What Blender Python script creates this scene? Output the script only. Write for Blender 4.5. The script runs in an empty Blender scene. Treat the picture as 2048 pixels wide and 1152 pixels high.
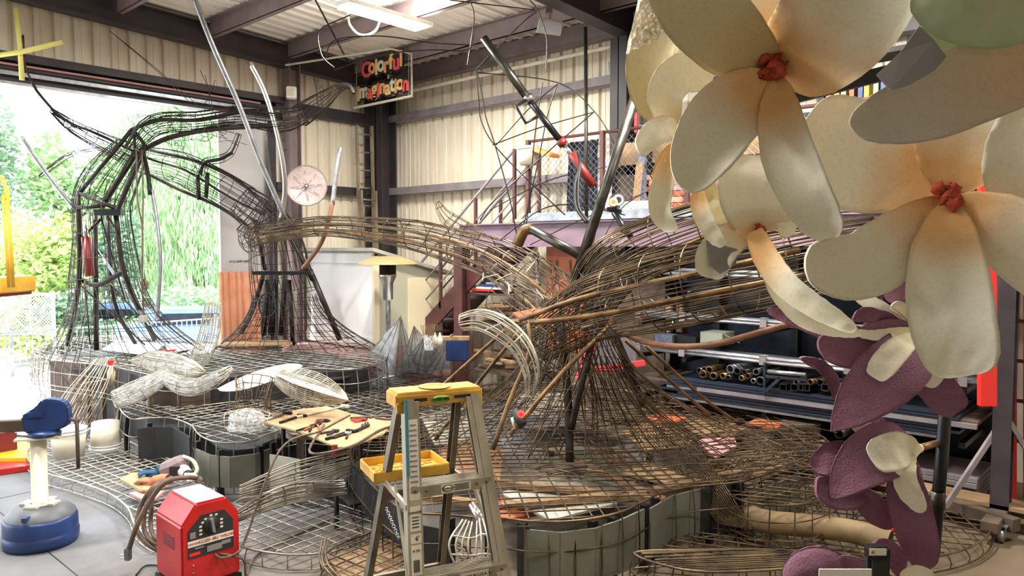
import bpy, bmesh, math, random
from mathutils import Vector, Matrix, noise
rnd = random.Random(7)
R = math.radians
COL = bpy.context.scene.collection
scn = bpy.context.scene
# ---------------------------------------------------------------- camera
YAW, PITCH, CH, F = R(42.05), R(2.98), 2.25, 1500.0
cam_d = bpy.data.cameras.new('camera'); cam = bpy.data.objects.new('camera', cam_d); COL.objects.link(cam)
cam.location = (0, 0, CH); cam.rotation_euler = (R(90) - PITCH, 0, YAW)
cam_d.sensor_width = 36; cam_d.lens = 36 * F / 2048; cam_d.clip_start = .05; cam_d.clip_end = 400
scn.camera = cam
# ---------------------------------------------------------------- world, sun, lamps, exposure
w = bpy.data.worlds.new('world'); scn.world = w; w.use_nodes = True
bg = w.node_tree.nodes['Background']; bg.inputs[0].default_value = (.84, .93, 1.0, 1); bg.inputs[1].default_value = 4.6
sd = bpy.data.lights.new('sun', 'SUN'); sd.energy = 8.0; sd.angle = R(.6); sd.color = (1, .97, .9)
so = bpy.data.objects.new('sun', sd); COL.objects.link(so)
so.rotation_euler = Vector((-.16, -.45, .87)).to_track_quat('Z', 'Y').to_euler()
def area(name, loc, e, sx, sy, col=(1, .96, .9), rot=(0, 0, 0)):
    l = bpy.data.lights.new(name, 'AREA'); l.shape = 'RECTANGLE'; l.size = sx; l.size_y = sy; l.energy = e; l.color = col
    o = bpy.data.objects.new(name, l); COL.objects.link(o); o.location = loc; o.rotation_euler = rot; return o
# strip lamp in view, plus unseen lamps added to brighten the hall
for (lx, ly, le) in ((-7.2, 5.75, 210), (-3.0, 5.6, 300), (-7.2, 1.2, 220), (-3.0, 1.2, 150), (1.4, 5.6, 160)):
    area('strip_or_fill_light', (lx, ly, 4.93), le, .25, 1.25)
    area('strip_light_up', (lx, ly, 5.09), le * .28, .2, 1.25, rot=(math.pi, 0, 0))   # upward lamps added to brighten the roof
scn.view_settings.view_transform = 'Standard'; scn.view_settings.look = 'None'
scn.view_settings.exposure = 0.28; scn.view_settings.gamma = 1.0; scn.view_settings.use_curve_mapping = False
# ---------------------------------------------------------------- projection helpers
RT = Vector((math.cos(YAW), math.sin(YAW), 0))
FW = Vector((-math.sin(YAW) * math.cos(PITCH), math.cos(YAW) * math.cos(PITCH), -math.sin(PITCH)))
UP = RT.cross(FW)
CP = Vector((0, 0, CH))
def ray(x, y): return FW + RT * ((x - 1024) / F) + UP * ((576 - y) / F)
def P(x, y, d): return CP + ray(x, y) * d
def pz(x, y, z): r = ray(x, y); return CP + r * ((z - CH) / r.z)
def pX(x, y, X): r = ray(x, y); return CP + r * (X / r.x)
def pY(x, y, Y): r = ray(x, y); return CP + r * (Y / r.y)
V = Vector
# ---------------------------------------------------------------- materials
MATS = {}
def lin(c): return tuple(((v / 255) / 12.92 if v / 255 <= .04045 else ((v / 255 + .055) / 1.055) ** 2.4) for v in c) + (1,)
def mat(name, c, rough=.6, metal=0.0, c2=None, scale=6.0, bump=0.0, bscale=60.0, det=6, emit=None, alpha=1.0, trans=0.0, stretch=None, spec=.5, lo=.35, hi=.65):
    if name in MATS: return MATS[name]
    m = bpy.data.materials.new(name); m.use_nodes = True; n = m.node_tree.nodes; L = m.node_tree.links
    b = n['Principled BSDF']; b.inputs['Base Color'].default_value = lin(c); b.inputs['Roughness'].default_value = rough
    b.inputs['Metallic'].default_value = metal; b.inputs['Specular IOR Level'].default_value = spec
    tc = n.new('ShaderNodeTexCoord'); mp = n.new('ShaderNodeMapping'); L.new(tc.outputs['Object'], mp.inputs[0])
    if stretch: mp.inputs['Scale'].default_value = stretch
    if c2 is not None:
        nz = n.new('ShaderNodeTexNoise'); nz.inputs['Scale'].default_value = scale; nz.inputs['Detail'].default_value = det
        L.new(mp.outputs[0], nz.inputs['Vector'])
        cr = n.new('ShaderNodeValToRGB'); cr.color_ramp.elements[0].position = lo; cr.color_ramp.elements[1].position = hi
        cr.color_ramp.elements[0].color = lin(c); cr.color_ramp.elements[1].color = lin(c2)
        L.new(nz.outputs[0], cr.inputs[0]); L.new(cr.outputs[0], b.inputs['Base Color'])
    if bump:
        nb = n.new('ShaderNodeTexNoise'); nb.inputs['Scale'].default_value = bscale; L.new(mp.outputs[0], nb.inputs['Vector'])
        bp = n.new('ShaderNodeBump'); bp.inputs['Strength'].default_value = bump; bp.inputs['Distance'].default_value = .01
        L.new(nb.outputs[0], bp.inputs['Height']); L.new(bp.outputs[0], b.inputs['Normal'])
    if emit: b.inputs['Emission Color'].default_value = lin(c); b.inputs['Emission Strength'].default_value = emit
    if alpha < 1: b.inputs['Alpha'].default_value = alpha
    if trans: b.inputs['Transmission Weight'].default_value = trans
    MATS[name] = m; return m
mat('panel', (238, 230, 212), .5, c2=(226, 214, 192), scale=2.2, stretch=(3, 3, .5))
mat('deck', (248, 243, 234), .5, c2=(236, 230, 218), scale=2)
mat('steelframe', (132, 116, 116), .55, c2=(118, 102, 104), scale=4)
mat('girder', (62, 56, 60), .55, c2=(50, 45, 50), scale=4)
mat('girt', (140, 132, 136), .55, c2=(118, 110, 114), scale=4)
mat('maroon', (96, 56, 54), .5, c2=(76, 44, 44), scale=5)
mat('purplebeam', (142, 118, 134), .5, c2=(118, 96, 112), scale=3)
mat('concrete', (122, 125, 132), .75, c2=(98, 97, 96), scale=1.3, bump=.15, bscale=30, det=10)
def concrete_tan_blend():  # floor colour turns tan with rising X, edge broken by noise
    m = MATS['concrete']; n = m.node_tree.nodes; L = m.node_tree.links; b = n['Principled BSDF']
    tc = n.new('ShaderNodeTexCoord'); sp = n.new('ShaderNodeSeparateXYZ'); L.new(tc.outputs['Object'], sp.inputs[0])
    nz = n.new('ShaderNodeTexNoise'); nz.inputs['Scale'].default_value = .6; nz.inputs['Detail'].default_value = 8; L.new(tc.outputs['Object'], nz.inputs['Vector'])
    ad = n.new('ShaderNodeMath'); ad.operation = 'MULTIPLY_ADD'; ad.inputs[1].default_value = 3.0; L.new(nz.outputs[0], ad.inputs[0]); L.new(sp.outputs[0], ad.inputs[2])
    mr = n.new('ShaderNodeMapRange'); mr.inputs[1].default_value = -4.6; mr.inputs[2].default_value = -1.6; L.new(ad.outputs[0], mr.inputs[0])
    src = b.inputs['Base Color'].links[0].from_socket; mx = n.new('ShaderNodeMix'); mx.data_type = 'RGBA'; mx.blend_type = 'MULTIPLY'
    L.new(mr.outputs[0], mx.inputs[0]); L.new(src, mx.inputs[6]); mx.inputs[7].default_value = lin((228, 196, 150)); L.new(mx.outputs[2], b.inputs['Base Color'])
concrete_tan_blend()
mat('asphalt', (205, 203, 198), .9, c2=(185, 183, 178), scale=1.5)
mat('wire', (120, 100, 74), .36, .6, c2=(48, 38, 30), scale=5)
mat('wiremid', (190, 186, 174), .35, .6, c2=(110, 102, 92), scale=5)
mat('wirelight', (206, 202, 188), .4, .4, c2=(160, 150, 134), scale=9)
mat('wiredark', (66, 58, 54), .5, .7, c2=(44, 36, 32), scale=9)
mat('rustpipe', (142, 112, 74), .38, .55, c2=(78, 58, 40), scale=7)
mat('darkpipe', (60, 52, 48), .45, .6, c2=(38, 32, 30), scale=7)
mat('chrome', (205, 205, 205), .22, .95)
mat('galv', (170, 172, 176), .38, .8, c2=(140, 142, 148), scale=12)
mat('blackmetal', (38, 40, 42), .35, .6)
mat('gunmetal', (92, 90, 84), .35, .8, c2=(60, 58, 52), scale=10)
mat('alu', (176, 168, 150), .42, .6, c2=(140, 131, 114), scale=9, stretch=(1, 1, .3))
mat('aludark', (130, 122, 108), .5, .6, c2=(92, 84, 74), scale=7)  # darker aluminium for rear rails, rear braces and rivets
mat('ladyellow', (222, 180, 70), .55, c2=(196, 146, 54), scale=9, bump=.1)
mat('ladyellow2', (238, 204, 96), .55, c2=(196, 156, 84), scale=22, lo=.4, hi=.6)
mat('red', (188, 32, 30), .35, c2=(158, 24, 26), scale=3)
mat('redpost', (226, 44, 34), .45)
mat('darkred', (112, 30, 26), .5)
mat('white', (236, 236, 232), .5)
mat('offwhite', (228, 222, 206), .5, c2=(212, 204, 186), scale=5)
mat('bluepaint', (34, 62, 118), .4, c2=(24, 46, 94), scale=6)
mat('bluegrey', (112, 116, 122), .5, c2=(88, 92, 100), scale=8)
mat('cream', (214, 208, 184), .55)
mat('plywood', (190, 160, 120), .6, c2=(160, 128, 90), scale=3, stretch=(1, 6, 1))
mat('wood', (150, 120, 88), .65, c2=(112, 88, 62), scale=4, stretch=(1, 5, 1))
mat('darkwood', (92, 76, 62), .7, c2=(64, 52, 42), scale=4)
mat('cardboard', (156, 118, 84), .8, c2=(128, 94, 66), scale=4)
mat('orange', (190, 104, 64), .6, c2=(164, 84, 50), scale=4)
mat('tarp', (236, 172, 138), .6, c2=(224, 150, 112), scale=3, bump=.3, bscale=6)
mat('greenboard', (108, 110, 96), .6, c2=(86, 88, 76), scale=3)
mat('greyboard', (170, 168, 156), .6, c2=(146, 144, 132), scale=3)
mat('blackboard', (42, 42, 44), .6, c2=(28, 28, 30), scale=3)
mat('brownsheet', (104, 90, 84), .6, c2=(84, 72, 70), scale=3, stretch=(1, 1, .4))
mat('rubber', (30, 30, 30), .6)
mat('cable', (74, 62, 54), .5, c2=(104, 86, 66), scale=14)
mat('brownrubber', (150, 104, 76), .45, c2=(120, 80, 54), scale=8)
mat('shedgreen', (178, 178, 156), .6); mat('shedwhite', (240, 240, 240), .5); mat('beige', (222, 210, 178), .6)
mat('pinkboard', (204, 150, 148), .6)
mat('blackcloth', (44, 48, 58), .9, c2=(60, 68, 88), scale=3, bump=.6, bscale=9)
mat('steelblue', (84, 94, 112), .35, .7, c2=(50, 58, 74), scale=3, stretch=(.3, 12, 12))
mat('bluesteel', (40, 48, 60), .4, .6, c2=(24, 30, 40), scale=3)
mat('yellow', (222, 182, 42), .5); mat('yellowlift', (226, 180, 48), .45, c2=(196, 146, 36), scale=4)
mat('glowlamp', (255, 240, 205), .5, emit=14)
mat('lens', (196, 206, 214), .2)
mat('bark', (106, 88, 72), .9, c2=(80, 64, 50), scale=8)
for k, (a, b2) in enumerate((((140, 174, 120), (186, 212, 156)), ((140, 178, 124), (190, 216, 166)), ((168, 196, 110), (212, 226, 156)), ((116, 146, 118), (160, 184, 154)))):
    mat('leaf%d' % k, a, .6, c2=b2, scale=1.6)
def facing(name, c, a_min=.15, rough=.25, a_edge=.6):
    m = bpy.data.materials.new(name); m.use_nodes = True; n = m.node_tree.nodes; L = m.node_tree.links
    b = n['Principled BSDF']; b.inputs['Base Color'].default_value = lin(c); b.inputs['Roughness'].default_value = rough
    nz = n.new('ShaderNodeTexNoise'); nz.inputs['Scale'].default_value = 9
    mr = n.new('ShaderNodeMapRange'); mr.inputs[1].default_value = .35; mr.inputs[2].default_value = .7
    mr.inputs[3].default_value = a_min; mr.inputs[4].default_value = a_edge
    L.new(nz.outputs[0], mr.inputs[0]); L.new(mr.outputs[0], b.inputs['Alpha'])
    bp = n.new('ShaderNodeBump'); bp.inputs['Strength'].default_value = .6; bp.inputs['Distance'].default_value = .02
    L.new(nz.outputs[0], bp.inputs['Height']); L.new(bp.outputs[0], b.inputs['Normal'])
    MATS[name] = m
facing('plastic', (232, 238, 242), .12, .2, .6)
facing('cleardish', (230, 208, 206), .45, .2, .62)
facing('plasticwhite', (236, 240, 244), .4, .2, .9)
def petalmat(name, tip, base, edge, r0, r1, spots=True, sc=90, bump=.25):
    m = bpy.data.materials.new(name); m.use_nodes = True; n = m.node_tree.nodes; L = m.node_tree.links
    b = n['Principled BSDF']; b.inputs['Roughness'].default_value = .75; b.inputs['Specular IOR Level'].default_value = .2
    uv = n.new('ShaderNodeUVMap'); sp = n.new('ShaderNodeSeparateXYZ'); L.new(uv.outputs[0], sp.inputs[0])
    tc = n.new('ShaderNodeTexCoord'); nz = n.new('ShaderNodeTexNoise'); nz.inputs['Scale'].default_value = 7; L.new(tc.outputs['Object'], nz.inputs['Vector'])
    ma = n.new('ShaderNodeMath'); ma.operation = 'MULTIPLY_ADD'; ma.inputs[1].default_value = .35; ma.inputs[2].default_value = -.17
    L.new(nz.outputs[0], ma.inputs[0]); ad = n.new('ShaderNodeMath'); ad.operation = 'ADD'; L.new(ma.outputs[0], ad.inputs[0]); L.new(sp.outputs[0], ad.inputs[1])
    cr = n.new('ShaderNodeValToRGB'); e = cr.color_ramp.elements; e[0].position = r0; e[0].color = lin(base); e[1].position = r1; e[1].color = lin(tip)
    L.new(ad.outputs[0], cr.inputs[0])
    n2 = n.new('ShaderNodeTexNoise'); n2.inputs['Scale'].default_value = sc; n2.inputs['Detail'].default_value = 4; L.new(tc.outputs['Object'], n2.inputs['Vector'])
    c2 = n.new('ShaderNodeValToRGB'); c2.color_ramp.elements[0].position = .3; c2.color_ramp.elements[0].color = lin(edge); c2.color_ramp.elements[1].position = .5; c2.color_ramp.elements[1].color = (1, 1, 1, 1)
    L.new(n2.outputs[0], c2.inputs[0])
    mx = n.new('ShaderNodeMix'); mx.data_type = 'RGBA'; mx.blend_type = 'MULTIPLY'; mx.inputs[0].default_value = .14 if spots else .3
    L.new(cr.outputs[0], mx.inputs[6]); L.new(c2.outputs[0], mx.inputs[7]); L.new(mx.outputs[2], b.inputs['Base Color'])
    bp = n.new('ShaderNodeBump'); bp.inputs['Strength'].default_value = bump; bp.inputs['Distance'].default_value = .004
    L.new(n2.outputs[0], bp.inputs['Height']); L.new(bp.outputs[0], b.inputs['Normal'])
    MATS[name] = m
petalmat('petal', (228, 224, 204), (222, 178, 124), (190, 176, 140), .2, .55)
petalmat('petalwhite', (230, 227, 210), (226, 206, 162), (200, 190, 160), .05, .42)
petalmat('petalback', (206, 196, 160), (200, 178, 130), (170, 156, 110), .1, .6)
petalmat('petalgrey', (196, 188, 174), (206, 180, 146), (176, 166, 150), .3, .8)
petalmat('orchid', (132, 92, 112), (120, 80, 100), (110, 70, 90), .1, .6, sc=140, bump=1.2)
petalmat('inlay', (228, 224, 208), (222, 212, 180), (190, 180, 150), .2, .8)
mat('foamred', (196, 84, 56), .8, c2=(150, 50, 36), scale=30)
mat('greyprimer', (128, 124, 122), .7)
mat('bluepanel', (120, 130, 158), .4); mat('greenleaf', (150, 172, 126), .5, c2=(178, 186, 158), scale=5)
# ---------------------------------------------------------------- mesh builder
def smooth(pts, n=4):
    pts = [V(p) for p in pts]
    if len(pts) < 3 or n < 2: return pts
    out = []; q = [pts[0] * 2 - pts[1]] + pts + [pts[-1] * 2 - pts[-2]]
    for i in range(1, len(q) - 2):
        a, b, c, d = q[i - 1:i + 3]
        for k in range(n):
            t = k / n
            out.append(.5 * ((2 * b) + (c - a) * t + (2 * a - 5 * b + 4 * c - d) * t * t + (3 * b - a - 3 * c + d) * t ** 3))
    out.append(pts[-1]); return out
def frames(pts):
    T = []
    for i in range(len(pts)):
        a = pts[max(i - 1, 0)]; b = pts[min(i + 1, len(pts) - 1)]
        t = (b - a); T.append(t.normalized() if t.length > 1e-9 else V((0, 0, 1)))
    u = T[0].orthogonal().normalized(); out = []
    for t in T:
        u = (u - t * u.dot(t)); u = u.normalized() if u.length > 1e-6 else t.orthogonal().normalized()
        out.append((t, u, t.cross(u)))
    return out
class MB:
    def __init__(s): s.v = []; s.f = []; s.uv = None; s.sm = []
    def add(s, vs, fs, smooth=False):
        o = len(s.v); s.v += [V(v) for v in vs]
        for f in fs: s.f.append([i + o for i in f]); s.sm.append(smooth)
        return s
    def obox(s, c, ax, ay, az):
        c = V(c); ax = V(ax); ay = V(ay); az = V(az)
        vs = [c + ax * i + ay * j + az * k for i in (-1, 1) for j in (-1, 1) for k in (-1, 1)]
        return s.add(vs, [(0, 1, 3, 2), (4, 6, 7, 5), (0, 4, 5, 1), (2, 3, 7, 6), (0, 2, 6, 4), (1, 5, 7, 3)])
    def box(s, x0, x1, y0, y1, z0, z1):
        return s.obox(((x0 + x1) / 2, (y0 + y1) / 2, (z0 + z1) / 2), ((x1 - x0) / 2, 0, 0), (0, (y1 - y0) / 2, 0), (0, 0, (z1 - z0) / 2))
    def beam(s, p, q, w, h, up=(0, 0, 1)):
        p = V(p); q = V(q); t = (q - p); l = t.length; t = t / l; u = V(up); sd = t.cross(u)
        if sd.length < 1e-4: sd = t.cross(V((1, 0, 0)))
        sd.normalize(); u = sd.cross(t)
        return s.obox((p + q) / 2, t * l / 2, sd * w / 2, u * h / 2)
    def ibeam(s, p, q, w, h, th=.012):
        p = V(p); q = V(q); t = (q - p).normalized(); sd = t.cross(V((0, 0, 1)))
        if sd.length < 1e-3: sd = V((1, 0, 0))
        sd.normalize(); u = sd.cross(t)
        s.beam(p + u * (h / 2 - th / 2), q + u * (h / 2 - th / 2), w, th, u); s.beam(p - u * (h / 2 - th / 2), q - u * (h / 2 - th / 2), w, th, u)
        return s.beam(p, q, th, h - 2 * th, u)
    def tube(s, pts, r, n=6, cap=True, sm=True):
        pts = [V(p) for p in pts]; fr = frames(pts); o = len(s.v); m = len(pts)
        for i, p in enumerate(pts):
            ri = r[i] if isinstance(r, (list, tuple)) else r; t, u, w_ = fr[i]
            for k in range(n):
                a = 2 * math.pi * k / n; s.v.append(p + (u * math.cos(a) + w_ * math.sin(a)) * ri)
        for i in range(m - 1):
            for k in range(n):
                k2 = (k + 1) % n; s.f.append([o + i * n + k, o + i * n + k2, o + (i + 1) * n + k2, o + (i + 1) * n + k]); s.sm.append(sm)
        if cap:
            s.f.append([o + k for k in range(n)][::-1]); s.f.append([o + (m - 1) * n + k for k in range(n)]); s.sm += [False, False]
        return s
    def wire(s, pts, r): return s.tube(pts, r, 4, False)
    def lathe(s, c, prof, n=24, ax=(0, 0, 1), sm=True):
        c = V(c); a = V(ax).normalized(); u = a.orthogonal().normalized(); w_ = a.cross(u); o = len(s.v); m = len(prof)
        for (r, h) in prof:
            for k in range(n):
                t = 2 * math.pi * k / n; s.v.append(c + a * h + (u * math.cos(t) + w_ * math.sin(t)) * r)
        for i in range(m - 1):
            for k in range(n):
                k2 = (k + 1) % n; s.f.append([o + i * n + k, o + i * n + k2, o + (i + 1) * n + k2, o + (i + 1) * n + k]); s.sm.append(sm)
        return s
    def cyl(s, c, r, h, n=20, ax=(0, 0, 1)): return s.lathe(c, [(0.0005, 0), (r, 0), (r, 0), (r, h), (r, h), (0.0005, h)], n, ax)
    def prism(s, poly, off):
        off = V(off); n = len(poly); a = [V(p) for p in poly]
        return s.add(a + [p + off for p in a], [tuple(range(n))[::-1], tuple(range(n, 2 * n))] + [(i, (i + 1) % n, n + (i + 1) % n, n + i) for i in range(n)])
    def build(s, name, m, parent=None, bevel=0, origin=None):
        me = bpy.data.meshes.new(name)
        if parent is not None: org = wloc(parent)
        elif origin is not None: org = V(origin)
        else:
            xs = [v.x for v in s.v]; ys = [v.y for v in s.v]; zs = [v.z for v in s.v]
            org = V(((min(xs) + max(xs)) / 2, (min(ys) + max(ys)) / 2, min(zs)))
        me.from_pydata([tuple(v - org) for v in s.v], [], s.f)
        me.polygons.foreach_set('use_smooth', s.sm)
        if s.uv:
            ul = me.uv_layers.new(name='UVMap'); d = []
            for lp in me.loops: d += list(s.uv[lp.vertex_index])
            ul.data.foreach_set('uv', d)
        me.materials.append(MATS[m] if isinstance(m, str) else m)
        if bevel:
            bm = bmesh.new(); bm.from_mesh(me); bmesh.ops.remove_doubles(bm, verts=bm.verts, dist=1e-5)
            bmesh.ops.bevel(bm, geom=[e for e in bm.edges], offset=bevel, segments=2, affect='EDGES', clamp_overlap=True); bm.to_mesh(me); bm.free()
        me.update()
        o = bpy.data.objects.new(name, me); COL.objects.link(o)
        if parent is not None: o.parent = parent
        else: o.location = org
        return o
def wloc(o):
    v = V((0, 0, 0))
    while o is not None: v = v + o.location; o = o.parent
    return v
def E(name, loc, label, cat, group=None):
    o = bpy.data.objects.new(name, None); COL.objects.link(o); o.location = loc; o.empty_display_size = .1
    return T(o, label, cat, group)
def T(o, label, cat, group=None, kind=None):
    o['label'] = label; o['category'] = cat
    if group: o['group'] = group
    if kind: o['kind'] = kind
    return o
def S(o): o['kind'] = 'structure'; return o
def stuff(o): o['kind'] = 'stuff'; return o
def dupc(o, parent, dloc=(0, 0, 0)):
    c = o.copy(); COL.objects.link(c); c.parent = parent; c.location = V(o.location) + V(dloc); return c
def dtree(o, loc, rz=None, label=None, group=None):
    r = o.copy(); COL.objects.link(r); r.location = loc
    if rz is not None: r.rotation_euler = (0, 0, rz)
    if label: r['label'] = label
    if group: r['group'] = group
    for ch in list(o.children):
        c = ch.copy(); COL.objects.link(c); c.parent = r
        for g in ch.children: d = g.copy(); COL.objects.link(d); d.parent = c
    return r
def text(body, name, m, parent, c, xdir, ydir, size, ext=.002, bold=0.0):
    cu = bpy.data.curves.new(name, 'FONT'); cu.body = body; cu.size = size; cu.extrude = ext; cu.offset = bold; cu.align_x = 'CENTER'; cu.align_y = 'CENTER'
    tmp = bpy.data.objects.new('tmp', cu); COL.objects.link(tmp); dg = bpy.context.evaluated_depsgraph_get()
    me = bpy.data.meshes.new_from_object(tmp.evaluated_get(dg)); bpy.data.objects.remove(tmp); bpy.data.curves.remove(cu)
    x = V(xdir).normalized(); y = V(ydir); y = (y - x * y.dot(x)).normalized(); z = x.cross(y)
    M = Matrix((x, y, z)).transposed()
    org = wloc(parent) if parent else V((0, 0, 0)); c = V(c)
    for v in me.vertices: v.co = M @ v.co + c - org
    me.materials.clear(); me.materials.append(MATS[m]); me.update()
    o = bpy.data.objects.new(name, me); COL.objects.link(o)
    if parent: o.parent = parent
    return o
# ================================================================ THE SETTING
XL, YB = -10.7, 8.5
def roofz(y): return 5.02 + .045 * (YB - y)            # underside of the main rafters
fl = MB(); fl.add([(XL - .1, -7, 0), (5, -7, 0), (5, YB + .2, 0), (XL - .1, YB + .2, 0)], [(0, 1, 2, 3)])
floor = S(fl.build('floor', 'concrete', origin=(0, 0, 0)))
# saw cut joints of the slab
j = MB()
for xx in (-7.9, -4.3, -.7): j.box(xx - .004, xx + .004, -7, YB, .0005, .002)
for yy in (-1.6, 1.75, 5.1): j.box(XL, 5, yy - .004, yy + .004, .0005, .002)
j.build('slab_joint', 'rubber', floor)
gr = MB(); gr.add([(-90, -60, -.03), (XL - .1, -60, -.03), (XL - .1, 70, -.03), (-90, 70, -.03)], [(0, 1, 2, 3)])
S(gr.build('ground', 'asphalt', origin=(0, 0, 0)))
# corrugated panels: 0.914 m wide with four raised ribs
def panel_mesh(width, h, rib=.045):
    prof = []; n = 4; p = width / n
    for i in range(n):
        x0 = i * p
        prof += [(x0, 0), (x0 + .012, -rib), (x0 + .05, -rib), (x0 + .062, 0), (x0 + .115, 0), (x0 + .122, -.008), (x0 + .138, -.008), (x0 + .145, 0)]
    prof.append((width, 0)); vs = []; fs = []
    for (x, d) in prof: vs += [(x, d, 0), (x, d, h)]
    for i in range(len(prof) - 1): fs.append((2 * i, 2 * i + 2, 2 * i + 3, 2 * i + 1))
    return vs, fs
PW = .914
def wallpanels(parent, h, spots, axis):
    """spots: list of (along, z0); one shared mesh"""
    vs, fs = panel_mesh(PW, h); me = bpy.data.meshes.new('wall_panel')
    if axis == 'x': q = [(x, -d, z) for x, d, z in vs]
    elif axis == 'y': q = [(d, x, z) for x, d, z in vs]
    me.from_pydata(q, [], fs); me.materials.append(MATS['panel']); me.update()
    org = wloc(parent)
    for (x, y, z) in spots:
        o = bpy.data.objects.new('wall_panel', me); COL.objects.link(o); o.parent = parent; o.location = V((x, y, z)) - org
wb = MB().box(XL - .1, 5, YB + .13, YB + .16, 0, 5.75); wall_back = S(wb.build('wall_back', 'panel', origin=(XL, YB, 0)))
wallpanels(wall_back, 5.55, [(XL + i * PW, YB + .08, 0) for i in range(16)], 'x')
for z in (3.25, 4.5):
    g = MB()
    g.box(XL + .25, 4.9, YB - .14, YB - .125, z - .06, z + .06); g.box(XL + .25, 4.9, YB - .14, YB + .03, z + .05, z + .06); g.box(XL + .25, 4.9, YB - .14, YB + .03, z - .06, z - .05)
    g.build('girt', 'girt', wall_back)
wr = MB().box(5, 5.1, -7, YB + .2, 0, 5.9); S(wr.build('wall_right', 'panel', origin=(5, 0, 0)))
wn = MB().box(XL - .2, 5.1, -7.1, -7, 0, 6.4); S(wn.build('wall_rear', 'panel', origin=(0, -7, 0)))
# left wall : door opening from Y=-6 to 6.3 , header above 4.3
DJ = 6.32
wl = MB().box(XL - .2, XL - .17, -7, YB + .1, 4.35, 6.3).box(XL - .2, XL - .17, DJ, YB + .1, 0, 4.4)
wall_left = S(wl.build('wall_left', 'panel', origin=(XL, 0, 0)))
wallpanels(wall_left, 1.3, [(XL - .12, YB - PW * (i + 1), 4.42) for i in range(16)], 'y')
wallpanels(wall_left, 4.5, [(XL - .12, YB - PW * (i + 1), 0) for i in range(2)] , 'y')
g = MB().box(XL - .1, XL + .06, DJ, YB - .1, 3.17, 3.3); g.build('girt', 'girder', wall_left)
g = MB().box(XL - .12, XL + .05, DJ, YB - .1, 4.4, 4.58); g.build('girt', 'girder', wall_left)
h = MB().box(XL - .12, XL + .1, -7, DJ + .4, 4.52, 4.62).box(XL - .1, XL - .08, -7, DJ + .4, 4.3, 4.55).box(XL - .12, XL + .06, -7, DJ + .4, 4.42, 4.46); h.build('door_header', 'girder', wall_left)
h = MB().box(XL + .0, XL + .05, -7, DJ - .1, 4.36, 4.40).box(XL + .0, XL + .06, -7, DJ - .1, 4.24, 4.27); h.build('door_track', 'galv', wall_left)
h = MB().tube([(XL + .1, -7, 4.47), (XL + .1, DJ - .3, 4.47)], .015, 6); h.build('conduit', 'pinkboard', wall_left)
h = MB().box(XL - .12, XL + .02, DJ - .06, DJ, 0, 4.45); h.build('door_jamb', 'girder', wall_left)
# columns
def column(x, y, ztop, w_=.2, m='steelframe'):
    c = MB(); t = .015
    c.box(x - w_ / 2, x + w_ / 2, y - w_ / 2, y - w_ / 2 + t, 0, ztop).box(x - w_ / 2, x + w_ / 2, y + w_ / 2 - t, y + w_ / 2, 0, ztop).box(x - t / 2, x + t / 2, y - w_ / 2, y + w_ / 2, 0, ztop)
    return c
tn = [0]
def trim(mb, m):
    tn[0] += 1; return S(mb.build('trim_%d' % tn[0], m))
c = MB(); cx, cy = XL + .25, YB - .25; c.box(cx - .17, cx + .17, cy - .17, cy - .15, 0, 5.2).box(cx - .17, cx + .17, cy + .13, cy + .15, 0, 5.2).box(cx - .01, cx + .01, cy - .17, cy + .15, 0, 5.2).box(cx - .2, cx - .17, cy - .25, cy + .2, 0, 5.2)
trim(c, 'girder')
trim(column(XL + .12, 6.55, 5.15), 'steelframe')
trim(column(-5.5, YB - .25, 4.95, .25), 'girder')
trim(column(-.3, YB - .25, 4.95, .25), 'girder')
# roof : ceiling deck, rafters, purlins
ce = MB(); ce.add([(XL - .2, -7, roofz(-7) + .42), (5, -7, roofz(-7) + .42), (5, YB + .2, roofz(YB + .2) + .42), (XL - .2, YB + .2, roofz(YB + .2) + .42)], [(0, 3, 2, 1)])
ceiling = S(ce.build('ceiling', 'deck', origin=(0, 0, 5)))
vs, fs = panel_mesh(PW, 1.0, .03); me = bpy.data.meshes.new('roof_panel')
def rp(x, d, t): y = YB - 15.4 * t; return (x, y, roofz(y) + .37 - .0 + d * 1.0 - 5)
me.from_pydata([rp(x, d, z) for x, d, z in vs], [], fs); me.materials.append(MATS['deck']); me.update()
for i in range(17):
    o = bpy.data.objects.new('roof_panel', me); COL.objects.link(o); o.parent = ceiling; o.location = (XL + i * PW, 0, 0)
for (x, dp, ww) in ((XL + .12, .34, .18), (-5.5, .38, .22), (-.3, .38, .22)):
    r = MB(); y0, y1 = YB - .05, -7
    top0 = roofz(y0) + .48
    r.ibeam((x, y0, roofz(y0) + dp / 2 - .04), (x, y1, roofz(y1) + dp / 2 - .04), ww, dp, .02)
    r.build('rafter', 'girder', ceiling)
ys = [7.7, 6.45, 5.2, 3.95, 2.7, 1.45, .2, -1.05, -2.3, -3.6, -4.9]
for y in ys:
    z = roofz(y) + .1; pl = MB()
    pl.box(XL + .2, 5, y - .005, y + .008, z - .0, z + .24).box(XL + .2, 5, y - .005, y + .07, z - .0, z + .012).box(XL + .2, 5, y - .07, y + .008, z + .23, z + .242)
    pl.build('purlin', 'steelframe', ceiling)
e = MB().box(XL + .2, 5, YB - .02, YB + .02, 5.08, 5.36).box(XL + .2, 5, YB - .1, YB + .02, 5.06, 5.08); e.build('eave_strut', 'steelframe', ceiling)
r = MB()
for (a, b) in (((XL + .3, 2.0), (-5.6, 7.0)), ((-10.0, 7.2), (-5.7, 3.2)), ((-5.3, 3.0), (-.5, 7.6))): r.tube([(a[0], a[1], 5.22), (b[0], b[1], 5.22)], .012, 6)
r.build('brace_rod', 'blackmetal', ceiling)
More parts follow.
